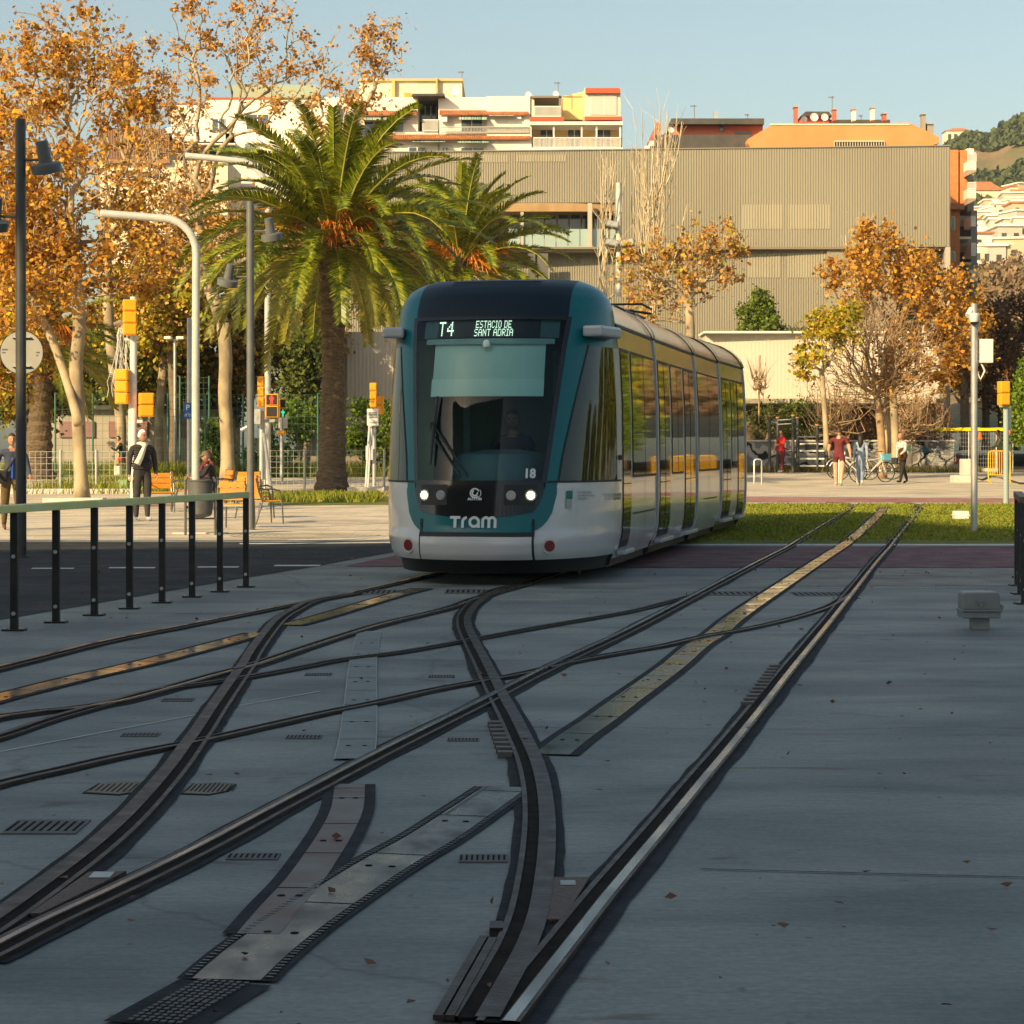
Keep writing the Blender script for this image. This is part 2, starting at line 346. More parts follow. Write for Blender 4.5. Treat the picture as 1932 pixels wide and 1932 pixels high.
# ground power strips
M_platef = mat("glint_plate", (.42, .38, .30), (.10, .095, .09), 3.0, .17, .75, rvar=.1, lo=.42, hi=.6)  # paler, warmer plate colour carries the golden reflected glint of these strips
M_edge = mat("zinc_edge", (.36, .38, .38), (.26, .28, .28), 6, .45, .4); M_plate2 = mat("resin_plate", (.15, .175, .175), (.2, .225, .22), 5, .6, bump=.3, bsc=30)
def plates(name, label, pts, wd, gaps, m=M_plate, side=True, step=1.0, bed=None, bw=.045):
    c = catmull([GP(*p) for p in pts], .12)
    if c[0].y > c[-1].y: c = c[::-1]
    LINES.append(np.array([(p.x, p.y) for p in c[::3]]))
    t = thing(name, label, "rail"); z = RZ[0]; RZ[0] += .0004
    def band(nm, a, b, zz, mm, rng0=0, rng1=None):
        mb = MB(); rows = []
        cc = c[rng0:rng1]
        for i, p in enumerate(cc):
            d = cc[min(i + 1, len(cc) - 1)] - cc[max(i - 1, 0)]; d.z = 0; d.normalize(); n = Vector((d.y, -d.x, 0)); g = gz(p.y)
            q0 = p + n * a; q1 = p + n * b; rows.append([(q0.x, q0.y, g + zz), (q1.x, q1.y, g + zz)])
        if len(rows) > 1: mb.grid(rows); mb.build(nm, mm, t)
    band("rubber_bed" if bed is None else "edge_strip", -wd / 2 - bw, wd / 2 + bw, z, bed or M_seal)
    n = int(step / .12); k = 0; i = 0
    while i < len(c) - 2:
        j = min(i + n, len(c) - 1)
        if k % 4 == 3 and gaps:
            for q in range(5):
                a = -wd / 2 + q * wd / 5
                band("insulator_slat", a + .01, a + wd / 5 - .012, z + .0026, M_grate, i, j + 1)
                break
        band("plate", -wd / 2, wd / 2, z + .0018, m, i, j + 1)
        p = c[min(j, len(c) - 2)]; d = c[min(j, len(c) - 2) + 1] - p; d.z = 0; d.normalize(); nn = Vector((d.y, -d.x, 0)) * wd / 2; e_ = Vector((0, 0, z + .0024))
        MB().add([p - nn + e_, p + nn + e_, p + nn + e_ + d * .012, p - nn + e_ + d * .012], [(0, 1, 2, 3)]).build("plate_joint", M_groove, t)
        i = j; k += 1
    # bolts
    mb = MB()
    for q in range(4, len(c) - 2, 8):
        p = c[q]; d = (c[q + 1] - c[q - 1]); d.z = 0; d.normalize(); nn = Vector((d.y, -d.x, 0))
        for s in (-1, 1):
            b = p + nn * s * wd * .22; mb.lathe([(.014, 0), (.012, .002)], 8, (b.x, b.y, gz(b.y) + z + .0022))
    mb.build("bolts", M_groove, t)
plates("power_strip", "ground power strip between the straight right-hand rails, far stretch", [B(*p) for p in [(1500, 12), (1470, 45), (1400, 108), (1340, 150), (1260, 203), (1160, 270), (1100, 310), (1030, 360), (980, 403), (920, 440), (850, 500), (770, 560), (700, 610), (620, 670), (540, 725), (470, 780)]], .17, True, M_platef, step=.8)
plates("power_strip", "ground power strip in the foreground with a smeared steel plate", [A(*p) for p in [(1880, 850), (1750, 940), (1600, 1040), (1450, 1125), (1300, 1220), (1100, 1355), (950, 1470), (840, 1570)]], .19, True, step=.9)
plates("power_strip", "pale plate strip branching off between the curved rails in the centre", [A(*p) for p in [(1372, 268), (1352, 360), (1345, 430), (1338, 560), (1330, 660), (1316, 745)]], .18, False, M_plate2, step=.75, bed=M_edge, bw=.006)
plates("power_strip", "rusty brown plate strip joining the foreground power strip", [A(*p) for p in [(1300, 840), (1290, 930), (1255, 1010), (1200, 1100), (1130, 1200), (1050, 1290), (960, 1400)]], .13, False, mat("rusty_plate", (.13, .07, .055), (.16, .15, .14), 4, .5, .3), step=.7)
plates("power_strip", "ground power strip of the tram's own track, with a golden glint tinted in", [(-200, 1375)] + [A(*p) for p in [(0, 515), (100, 490), (300, 440), (500, 395), (700, 345), (850, 305), (960, 275)]], .17, False, M_platef, step=.7)
plates("power_strip", "short power strip tinted with a golden glint, just in front of the tram", [A(*p) for p in [(1080, 245), (1200, 213), (1300, 183), (1400, 153), (1480, 130), (1570, 108)]], .17, False, M_platef, step=.6)
for pts_, hw_ in (([A(*p) for p in [(1880, 850), (1750, 940), (1600, 1040), (1450, 1125), (1300, 1220), (1100, 1355), (950, 1470), (840, 1570)]], .112),):
    c = catmull([GP(*p) for p in pts_], .035); t = thing("stud_rows", "rows of small rubber studs edging the foreground power strip", "rail")
    for sg in (-1, 1):
        mb = MB()
        for i in range(1, len(c) - 1):
            d = (c[i + 1] - c[i - 1]).normalized(); n = Vector((d.y, -d.x, 0)); p = c[i] + n * hw_ * sg
            mb.beam(p + Vector((0, 0, RZ[0] + .0005)) - n * .010, p + Vector((0, 0, RZ[0] + .0005)) + n * .010, .013, .003)
        mb.build("studs", mat("stud_rubber", (.02, .025, .028), (.05, .06, .06), 12, .4, spec=.6), t)
# corrugated end block of the foreground strip
t = thing("insulator_block", "ribbed grey insulator block at the bottom end of the foreground power strip", "rail")
c = [GP(*A(*p)) for p in [(830, 1578), (700, 1652), (560, 1735)]]
for q in range(7):
    mb = MB(); off = -.07 + q * .022
    for a, b in zip(c[:-1], c[1:]):
        d = (b - a).normalized(); n = Vector((d.y, -d.x, 0))
        L = (b - a).length; k = 0.0
        while k < L - .02:
            p = a + d * k + n * off; mb.beam(p + Vector((0, 0, .009)), p + d * .018 + Vector((0, 0, .009)), .014, .008); k += .03
    mb.build("rib", mat("zinc_rib", (.10, .105, .11), (.05, .05, .055), 20, .5, .4), t)
c0 = c[0]; c2 = c[-1]; d = (c2 - c0).normalized(); n = Vector((d.y, -d.x, 0))
MB().add([c0 + n * .13 + Vector((0, 0, .007)), c2 + n * .13 + Vector((0, 0, .007)), c2 - n * .14 + Vector((0, 0, .007)), c0 - n * .14 + Vector((0, 0, .007))], [(0, 1, 2, 3)]).build("bed", M_seal, t)

# drain grates and covers
def grate(label, u, v, wpx, hpx, cover=False, group="small drain grates in the concrete"):
    p0 = GP(u - wpx / 2, v + hpx / 2); p1 = GP(u + wpx / 2, v - hpx / 2); x0, x1, y0, y1 = p0.x, p1.x * p0.y / p1.y, p0.y, p1.y
    cx = (x0 + x1) / 2; t = thing("drain_grate", label, "grate", (cx, (y0 + y1) / 2, gz((y0 + y1) / 2)), group=group)
    hx = abs(x1 - x0) / 2; hy = (y1 - y0) / 2
    MB().box(-hx, hx, -hy, hy, -.01, .006).build("frame", M_grate, t)
    mb = MB(); n = 9
    for i in range(n):
        a = -hx + (i + .2) * 2 * hx / n; mb.box(a, a + .8 * hx / n, -hy * .7, hy * .7, .0065, .0068)
    mb.build("slots", M_groove, t)
for u, v, wd, h, lab in [(*A(1795, 1112), 92, 14, "drain grate right of the foreground power strip"), (*A(935, 1105), 98, 11, "drain grate left of the rusty plate strip"), (*A(1125, 660), 66, 6, "drain grate left of the pale plate strip, above the polished rail"),
        (*A(515, 652), 70, 6, "drain grate at the left between the crossover rails"), (*A(1720, 670), 60, 5, "drain grate just left of the S-shaped rail"), (*A(655, 522), 58, 5, "drain grate left of the thick curved rail, under the upper crossover rail"),
        (*A(1180, 427), 50, 4, "drain grate left of the pale plate strip, between the crossover rails"), (*A(1640, 434), 50, 4, "drain grate between the pale plate strip and the S-shaped rail"),
        (*A(1420, 120), 90, 8, "wide grate in front of the tram's left headlight"), (*A(1740, 118), 90, 8, "wide grate in front of the tram's right headlight"),
        (*B(1040, 278), 105, 7, "wide grate across the straight track, left of its power strip"), (*B(1310, 280), 100, 7, "wide grate across the straight track, right of its power strip"), (*A(140, 995), 142, 26, "large grey mesh grate at the left edge")]:
    grate(lab, u, v, wd, h)
for lab, cx, w2 in [("yellowish ribbed cover left of the thick curved rail", 440, 135), ("yellowish ribbed cover right of the thick curved rail", 775, 105)]:
    s = 1 if cx < 500 else -1
    pts = [(cx - w2, 868 if s > 0 else 872), (cx - w2 * .55, 832), (cx + w2 * .45, 828), (cx + w2, 835), (cx + w2 * .7, 862), (cx, 876)]
    pts = [GP(*A(*p)) for p in pts]; t = thing("manhole_cover", lab, "cover")
    MB().prism([(p.x, p.y) for p in pts], -.01, .0035).build("rim", M_seal, t)
    c = sum(pts, Vector()) / len(pts)
    MB().prism([tuple((c + (p - c) * .9).xy) for p in pts], 0, .0055).build("lid", M_cover, t)
    mb = MB(); y0 = min(p.y for p in pts); y1 = max(p.y for p in pts)
    for i in range(11):
        x = c.x + (i - 5) * (.024 if cx < 500 else .019); hw = (y1 - y0) * (.36 - .028 * abs(i - 5)); mb.box(x - .004, x + .004, c.y - hw, c.y + hw, .0057, .0066)
    mb.build("ribs", M_seal, t)
# checker plates in the switches, with a small bright number plate
for lab, pts, pl in [("brown checker plate between the rails of the bottom switch", [(470, 1172), (587, 1172), (505, 1305), (440, 1305)], (520, 1191)),]:
    q = [GP(*B(*p)) for p in pts]; t = thing("switch_plate", lab, "cover")
    MB().prism([(p.x, p.y) for p in q], .0, .019).build("plate", mat("brown_plate", (.07, .035, .028), (.1, .055, .045), 30, .5, .3, bump=.8, bsc=90), t)
    p = GP(*B(*pl)); MB().box(p.x - .025, p.x + .025, p.y - .04, p.y + .04, .0195, .021).build("tab", M_edge, t)
q = [GP(*A(*p)) for p in [(330, 1178), (470, 1175), (150, 1335), (110, 1335)]]; t = thing("switch_plate", "brown checker plate in the switch at the bottom left", "cover")
MB().prism([(p.x, p.y) for p in q], .0, .019).build("plate", MATS["brown_plate"], t)
p = GP(*A(378, 1193)); MB().box(p.x - .035, p.x + .035, p.y - .05, p.y + .05, .0195, .023).build("tab", steel, t)
# rubber clips along the rails
def clips(label, a, b, n, w=.07):
    pa = GP(*a); pb = GP(*b); t = thing("rail_clips", label, "rail clip"); mb = MB()
    for i in range(n):
        p = pa.lerp(pb, i / (n - 1)); mb.box(p.x - w, p.x + w, p.y - .035, p.y + .035, .0, .03)
    mb.build("clips", mat("clip_rubber", (.12, .11, .1), (.08, .075, .07), 9, .6), t)
clips("row of grey toothed clips beside the bright right-hand rail", B(1075, 628), B(1160, 512), 12, .035)
clips("row of grey toothed clips beside the S-shaped rail", B(325, 785), B(292, 690), 8, .035)
# pointed ends of the bottom switch: open pit with rusty blades
t = thing("switch_pit", "open black pit with rusty blades at the bottom switch", "rail")
q = [GP(*B(*p)) for p in [(300, 1300), (420, 1330), (400, 1440), (250, 1610), (180, 1610), (255, 1400)]]
MB().prism([(p.x, p.y) for p in q], .001, .0166).build("pit", M_groove, t)  # flat black slab stands in for the darkness of the pit
for a, b in [((285, 1365), (150, 1610)), ((262, 1360), (120, 1610))]:
    MB().beam(GP(*B(*a), .016), GP(*B(*b), .016), .03, .014).build("blade", M_rust, t)
p = GP(*B(298, 1328)); MB().box(p.x - .02, p.x + .02, p.y - .05, p.y + .05, 0, .026).build("block", M_rust, t)
# thin joints
for lab, a, b in [("left half", A(0, 715), A(740, 575)), ("right half", A(880, 545), A(1190, 490))]:
    a = GP(*a); b = GP(*b); d = (b - a).normalized(); n = Vector((d.y, -d.x, 0)) * .006
    o = sheet("slab_joint", [tuple((a + n).xy), tuple((b + n).xy), tuple((b - n).xy), tuple((a - n).xy)], M_white, .0048)
a = GP(*B(930, 1132)); b = GP(*B(2000, 1160)); sheet("slab_joint", [(a.x, a.y), (b.x, b.y), (b.x, b.y - .012), (a.x, a.y - .012)], M_seal, .0048)
a = GP(*B(500, 262)); b = GP(*B(1900, 262)); sheet("slab_joint", [(a.x, a.y), (b.x, a.y), (b.x, a.y - .03), (a.x, a.y - .03)], M_seal, .0052)

for vv, ua, ub, wd_ in ((1385, 1480, 2600, .008), (1290, -500, 2600, .009), (1196, 500, 2600, .012)):
    a = GP(ua, vv); b = GP(ub, vv + 6); sheet("slab_joint", [(a.x, a.y), (b.x, b.y), (b.x, b.y - wd_), (a.x, a.y - wd_)], M_joint, .0034)
# fallen leaves and grass tufts
rs = np.random.RandomState(3)
def leaf_quads(C, size, rs, flat=False, ratio=.62):
    n = len(C); a = rs.normal(size=(n, 3)); b = rs.normal(size=(n, 3))
    if flat: a[:, 2] *= .15; b[:, 2] *= .15
    a /= np.linalg.norm(a, axis=1)[:, None]; b -= (a * b).sum(1)[:, None] * a; b /= np.linalg.norm(b, axis=1)[:, None]
    c = np.cross(a, b); s = size * rs.uniform(.4, 1.55, n)[:, None]
    return np.stack([C - a * s * .5, C + b * s * ratio * .5 + c * s * .12, C + a * s * .5, C - b * s * ratio * .5 + c * s * .1], 1)
D = 3 + 31 * rs.uniform(0, 1, 430) ** .8; X = rs.uniform(-.24, .26, 430) * D; Cc = np.stack([X, D, np.full(430, .02)], 1)
o = np_quads("fallen_leaves", leaf_quads(Cc, .032, rs, True), mat("dead_leaf", (.1, .05, .03), island=[(.05, .03, .02), (.16, .08, .04), (.1, .03, .02)]))
tag(o, "small dry brown leaves scattered over the grey concrete", "leaves", kind="stuff")
def tufts(name, label, x0, x1, y0, y1, n, h, cols, seed=1, shape=None):
    rs = np.random.RandomState(seed); X = rs.uniform(x0, x1, n); Y = rs.uniform(y0, y1, n)
    if shape is not None: k = shape(X, Y); X = X[k]; Y = Y[k]; n = len(X)
    Z = np.array([gz(y) for y in Y]) + .01
    hh = h * rs.uniform(.5, 1.5, n); w = .012 + .012 * rs.rand(n); a = rs.uniform(0, 6.28, n); lean = rs.normal(0, .35, (n, 2)) * hh[:, None]
    dx = np.cos(a) * w; dy = np.sin(a) * w
    b0 = np.stack([X - dx, Y - dy, Z], 1); b1 = np.stack([X + dx, Y + dy, Z], 1)
    t1 = np.stack([X + lean[:, 0] + dx * .3, Y + lean[:, 1] + dy * .3, Z + hh], 1); t0 = np.stack([X + lean[:, 0] - dx * .3, Y + lean[:, 1] - dy * .3, Z + hh], 1)
    o = np_quads(name, np.stack([b0, b1, t1, t0], 1), mat(name + "_blades", (.1, .2, .02), island=cols, trans=.3, rough=.8)); return tag(o, label, "grass", kind="stuff")
GC = [(.05, .09, .01), (.10, .15, .015), (.15, .19, .02), (.17, .15, .035)]
def clear(X, Y):
    k = np.ones(len(X), bool); L_ = np.concatenate(LINES); L_ = L_[L_[:, 1] > 34]
    for a, b in L_: k &= (X - a) ** 2 + (Y - b) ** 2 > .19 ** 2
    return k
GC = [(.08, .14, .01), (.18, .25, .012), (.29, .32, .02), (.30, .22, .05)]
tufts("grass", "short green grass on the track bed right of the tram", 2.3, 16, 36.2, 53.8, 60000, .028, GC, shape=clear)
# ---------------------------------------------------------------- the tram
teal = mat("tram_teal", (.0, .125, .15), rough=.3, coat=.12, spec=.3)
twhite = mat("tram_white", (.52, .54, .56), (.56, .57, .59), 2, .26, coat=.6)
navy = mat("tram_navy_roof", (.004, .014, .024), rough=.4, coat=.0, spec=.25)
gloss = mat("tram_gloss_black", (.005, .007, .009), rough=.12, coat=.0, spec=.5)
silver = mat("tram_silver_roof", (.44, .49, .52), (.38, .42, .45), 1.5, .14, .8)
tgrey = mat("tram_grey_pillar", (.40, .44, .47), rough=.35, coat=.3)
sideglass = mat("tram_side_glass", (.012, .016, .010), rough=.03, spec=.62, bump=.02, bsc=1.2)
seam = mat("tram_seam", (.008, .009, .01), rough=.6)
lettering = mat("pale_lettering", (.62, .68, .7), rough=.5)
green_let = mat("green_lettering", (.0, .16, .13), rough=.5)
def glassmat():
    m = bpy.data.materials.new("windscreen_glass"); m.use_nodes = True; N = m.node_tree.nodes; L = m.node_tree.links
    N.remove(N["Principled BSDF"]); a = N.new("ShaderNodeBsdfTransparent"); a.inputs[0].default_value = (.55, .76, .78, 1)
    g = N.new("ShaderNodeBsdfGlossy"); g.inputs["Roughness"].default_value = .02; g.inputs[0].default_value = (1, 1, 1, 1)
    f = N.new("ShaderNodeFresnel"); f.inputs[0].default_value = 1.32; x = N.new("ShaderNodeMixShader")
    L.new(f.outputs[0], x.inputs[0]); L.new(a.outputs[0], x.inputs[1]); L.new(g.outputs[0], x.inputs[2]); L.new(x.outputs[0], N["Material Output"].inputs[0])
    return m
wglass = glassmat()
PZ = [.14, .28, .36, .5, .8, 1.12, 2.0, 2.62, 2.9, 3.05, 3.18, 3.28, 3.35, 3.40]
PW = [1.19, 1.23, 1.28, 1.31, 1.325, 1.325, 1.315, 1.285, 1.255, 1.235, 1.19, 1.11, 1.0, .86]
hw = lambda z: float(np.interp(z, PZ, PW))
FZ = [.14, .28, .34, .45, .54, .6, 1.05, 2.0, 2.6, 2.93, 3.07, 3.2, 3.3, 3.36, 3.40]
FY = [.16, .06, .02, 0, .02, .07, .15, .42, .62, .80, .90, 1.02, 1.18, 1.34, 1.55]
yf = lambda z: float(np.interp(z, FZ, FY))
YB, NN = 2.0, 2.35
def surf(phi, z, off=0):
    s = math.sin(phi); x = hw(z) * math.copysign(abs(s) ** (2 / NN), s) if s else 0
    y = YB - (YB - yf(z)) * math.cos(phi)
    return Vector((x + off * s, y - off * math.cos(phi), z))
def phi_x(x, z):
    r = min(1, abs(x) / hw(z)); return math.copysign(math.asin(r ** (NN / 2)), x)
def phi_y(y, z): return math.acos(max(0, min(1, (YB - y) / (YB - yf(z)))))
TR = thing("tram", "white and teal low-floor tram with lit headlights, route T4, heading towards the viewer", "tram", (-.42, 24.37, 0), -R(10.6))
def patch(name, fn, m, parent=None, ns=16, nt=12, off=0, both=True, smooth=True):
    """fn(s,t) -> (phi,z)"""
    mb = MB(); rows = []
    for i in range(nt + 1):
        rows.append([tuple(surf(*fn(j / ns, i / nt), off)) for j in range(ns + 1)])
    mb.grid(rows); o = mb.build(name, m, parent or CB, fix=False)
    if smooth: o.data.shade_smooth()
    return o
CB = TR
lerp = lambda a, b, t: a + (b - a) * t
xg = lambda z: float(np.interp(z, [1.05, 2.0, 2.93], [.72, .81, .89]))
xo = lambda z: float(np.interp(z, [.5, .58, .66, .78, 1.05, 1.4, 2.6, 2.95, 3.3], [.3, .53, .69, .79, .83, .865, 1.06, 1.10, 1.10]))
def side_patch(name, m, z0, z1, fa, fb, off=0, ns=14, nt=12):
    for sg in (-1, 1):
        patch(name, lambda s, t: (lambda z: (sg * lerp(fa(z), fb(z), s), z))(lerp(z0, z1, t)), m, ns=ns, nt=nt, off=off)
full = lambda z: math.pi / 2
# lower white shell all round, then the pieces lying on it
patch("front_shell", lambda s, t: (lerp(-math.pi / 2, math.pi / 2, s), lerp(.28, 1.05, t)), twhite, ns=70, nt=24)
side_patch("upper_side_shell", twhite, 1.05, 1.12, lambda z: phi_x(xo(z), z), full)
patch("skirt", lambda s, t: (lerp(-math.pi / 2, math.pi / 2, s), lerp(.13, .285, t)), seam, ns=50, nt=2, off=-.05)
# teal apron: columns in x
def col_patch(name, m, xw, zlo, zhi, off, n=40, nt=10):
    mb = MB(); rows = []
    for i in range(n + 1):
        x = lerp(-xw, xw, i / n); a, b = zlo(x), zhi(x)
        rows.append([tuple(surf(phi_x(x, z), z, off)) for z in [lerp(a, b, k / nt) for k in range(nt + 1)]])
    mb.grid(rows); o = mb.build(name, m, TR, fix=False); o.data.shade_smooth(); return o
zlo = lambda x: .575 + (.33 * max(0, abs(x) - .5) ** 2 / .0625 if abs(x) > .5 else 0)
col_patch("teal_apron", teal, .83, lambda x: min(1.04, .575 + (1 - math.sqrt(max(0, 1 - (max(0, abs(x) - .50) / .332) ** 2.6))) * .47), lambda x: 1.052, .008)
def fpan(x):
    a = abs(x); return .735 + .06 * (a / .6) ** 2 + (.5 * max(0, a - .6) ** 2 / .01 * .4 if a > .6 else 0)
col_patch("headlight_panel", gloss, .70, lambda x: min(1.0, fpan(x)), lambda x: 1.135, .016)
col_patch("bumper", twhite, .60, lambda x: .285, lambda x: .535 - .01 * abs(x), .03)
col_patch("bumper_gap", seam, .63, lambda x: .535, lambda x: .58, .012)
for sg in (-1, 1):
    patch("seam", lambda s, t: (lambda z: (phi_x(sg * (.60 + .025 * s), z), z))(lerp(.17, .72, t)), seam, ns=2, nt=10, off=.018)
    patch("teal_pillar", lambda s, t: (lambda z: (sg * lerp(phi_x(xg(z), z), phi_x(xo(z), z), s), z))(lerp(1.05, 2.95, t)), teal, nt=30)
    patch("belt_seam", lambda s, t: (sg * lerp(phi_x(.74, 1.13), math.pi / 2, s), 1.108 + .022 * t), seam, nt=1, ns=30, off=.006)
    patch("lamp_recess", lambda s, t: (lambda z: (phi_x(sg * lerp(.31, .62, s), z), z))(lerp(.87, 1.09, t)), seam, ns=6, nt=4, off=.018)
side_patch("cab_side_window", sideglass, 1.125, 2.62, lambda z: phi_x(xo(z), z) + .012, lambda z: phi_y(1.74, z), off=.004, nt=20, ns=20)
side_patch("cab_rear_pillar", tgrey, 1.12, 2.65, lambda z: phi_y(1.74, z), full, nt=10)
side_patch("window_frame", seam, 1.12, 2.64, lambda z: phi_x(xo(z), z) - .002, lambda z: phi_x(xo(z), z) + .014, off=.007, ns=2)
side_patch("upper_teal", teal, 2.62, 3.0, lambda z: phi_x(xo(z), z), full)
col_patch("roof_visor", navy, .86, lambda x: 2.93, lambda x: 3.398, .004, nt=16)
side_patch("roof_corner", teal, 2.93, 3.398, lambda z: phi_x(min(.86, hw(z) * .985), z), full, nt=16)
mb = MB(); ring = [surf(lerp(-math.pi / 2, math.pi / 2, i / 40), 3.3985) for i in range(41)]
mb.add(ring, [tuple(range(41))]).build("roof_cap", navy, TR, fix=True)
for k in range(3):
    mb = MB(); mb.grid([[tuple(surf(phi_x(x, 3.32 + k * .022), 3.32 + k * .022, .012)), tuple(surf(phi_x(x, 3.328 + k * .022), 3.328 + k * .022, .012))] for x in [lerp(-.5, .5, i / 12) for i in range(13)]])
    mb.build("roof_slot", seam, TR, fix=False)
gl = patch("windscreen", lambda s, t: (lambda z: (lerp(-phi_x(xg(z), z), phi_x(xg(z), z), s), z))(lerp(1.12, 2.945, t)), wglass, ns=30, nt=30, off=.001)
for sg in (-1, 1):
    patch("rubber", lambda s, t: (lambda z: (sg * phi_x(xg(z) - .05 * s + .004, z), z))(lerp(1.1, 2.94, t)), gloss, ns=2, nt=20, off=.004)
col_patch("rubber", gloss, .84, lambda x: 2.905, lambda x: 2.945, .006, nt=2)
# interior seen through the windscreen
drk = mat("cab_dark", (.12, .17, .175), rough=.7); blindm = mat("sun_blind", (.7, .8, .74), (.75, .84, .78), 3, .7)
mb = MB(); mb.box(-1.15, 1.15, 1.95, 2.0, .4, 2.9); mb.build("cab_rear_wall", drk, TR)
MB().box(-.7, .7, .8, 1.95, 1.0, 1.1).build("cab_floor", drk, TR)
mb = MB(); mb.lathe([(.62, 0), (.6, .3), (.5, .42), (.2, .47)], 20, (0.12, 1.12, 1.0)); mb.build("dashboard", mat("dash_blue_grey", (.10, .16, .19), rough=.5), TR, smooth=True)
MB().box(-.95, -.72, 1.3, 1.4, 1.1, 2.7).build("cab_post", mat("cab_post_green", (.35, .45, .25), rough=.6), TR)
for x0, x1 in ((-.5, -.42), (.55, .62)): MB().box(x0, x1, 1.9, 1.94, 1.4, 2.6).build("cab_post", mat("cab_steel", (.25, .3, .32), rough=.4), TR)
def inner(name, m, x0, x1, z0, z1, d=-.05, extra=None):
    mb = MB(); mb.grid([[tuple(surf(phi_x(lerp(x0, x1, i / 14), z), z, d)) for i in range(15)] for z in (z0, (z0 + z1) / 2, z1)]); return mb.build(name, m, TR, fix=False)
inner("sun_blind", blindm, -.62, .68, 2.06, 2.66, -.07)
inner("blind_hem", mat("blind_hem", (.85, .92, .86), rough=.6), -.63, .68, 2.05, 2.24, -.062)
inner("blind_rail", mat("blind_rail", (.4, .47, .46), rough=.5), -.72, .76, 2.63, 2.69, -.04)
inner("display_housing", mat("display_housing", (.1, .16, .16), rough=.5), -.76, .80, 2.70, 2.90, -.04)
disp = inner("display_screen", mat("display_black", (.004, .006, .007), rough=.4), -.58, .60, 2.705, 2.895, -.03)
p = surf(phi_x(.02, 2.64), 2.64, -.02); MB().lathe([(.045, 0), (.05, .03), (.035, .07), (.01, .085)], 14, (p.x, p.y, p.z - .05)).build("dome_camera", blindm, TR, smooth=True)
# dot-matrix lettering
FONT = {'A': "01110 10001 10001 11111 10001 10001 10001", 'C': "01110 10001 10000 10000 10000 10001 01110", 'D': "11110 10001 10001 10001 10001 10001 11110", 'E': "11111 10000 10000 11110 10000 10000 11111",
        'I': "111 010 010 010 010 010 111", 'N': "10001 11001 10101 10101 10011 10001 10001", 'O': "01110 10001 10001 10001 10001 10001 01110", 'R': "11110 10001 10001 11110 10100 10010 10001",
        'S': "01111 10000 10000 01110 00001 00001 11110", 'T': "11111 00100 00100 00100 00100 00100 00100", ' ': "00 00 00 00 00 00 00", '4': "00010 00110 01010 10010 11111 00010 00010"}
ledm = mat("display_dots", (.6, .7, .5), rough=.5, emit=(.9, 1, .72), es=1.3)
def dots(txt, x, z, s, sy=None):
    sy = sy or s; mb = MB(); cx = x
    for ch in txt:
        g = FONT[ch].split()
        for r, row in enumerate(g):
            for c, b in enumerate(row):
                if b == '1':
                    zz = z - r * sy; xx = cx + c * s; q = s * .40; qy = sy * .40
                    mb.add([tuple(surf(phi_x(a, e), e, -.022)) for a, e in ((xx - q, zz - qy), (xx + q, zz - qy), (xx + q, zz + qy), (xx - q, zz + qy))], [(0, 1, 2, 3)])
        cx += (len(g[0]) + 1.2) * s
    return mb.build("lettering", ledm, disp, fix=False)
dots("T4", -.555, 2.875, .0165, .0235); dots("ESTACIO DE", -.12, 2.885, .0072, .0118); dots("SANT ADRIA", -.13, 2.793, .0078, .0118)
# text laid on the shell
def arc_x(x0, z):
    ps = [phi_x(x0, z)]; return ps
def put_text(txt, size, x, z, m, off=.03, align='CENTER', bold=0, parent=TR, sc=1):
    me = text_mesh(txt, size, .0, align, bold)
    # table of arc length along the shell at this height, from x
    ph = phi_x(x, z); st = .002; tab_s = [0]; tab_p = [ph]; 
    for dr in (1, -1):
        q = ph; s = 0; prev = surf(q, z); L = []
        while s < .8 and abs(q) < math.pi / 2 - .003:
            q += dr * .01; c = surf(q, z); s += (c - prev).length; prev = c; L.append((dr * s, q))
        for a, b in L: tab_s.append(a); tab_p.append(b)
    o = np.argsort(tab_s); ts = np.array(tab_s)[o]; tp = np.array(tab_p)[o]
    for v in me.vertices:
        q = float(np.interp(v.co.x * sc, ts, tp)); v.co = surf(q, z + v.co.y, off)
    return mesh_obj("lettering", me, m, parent)
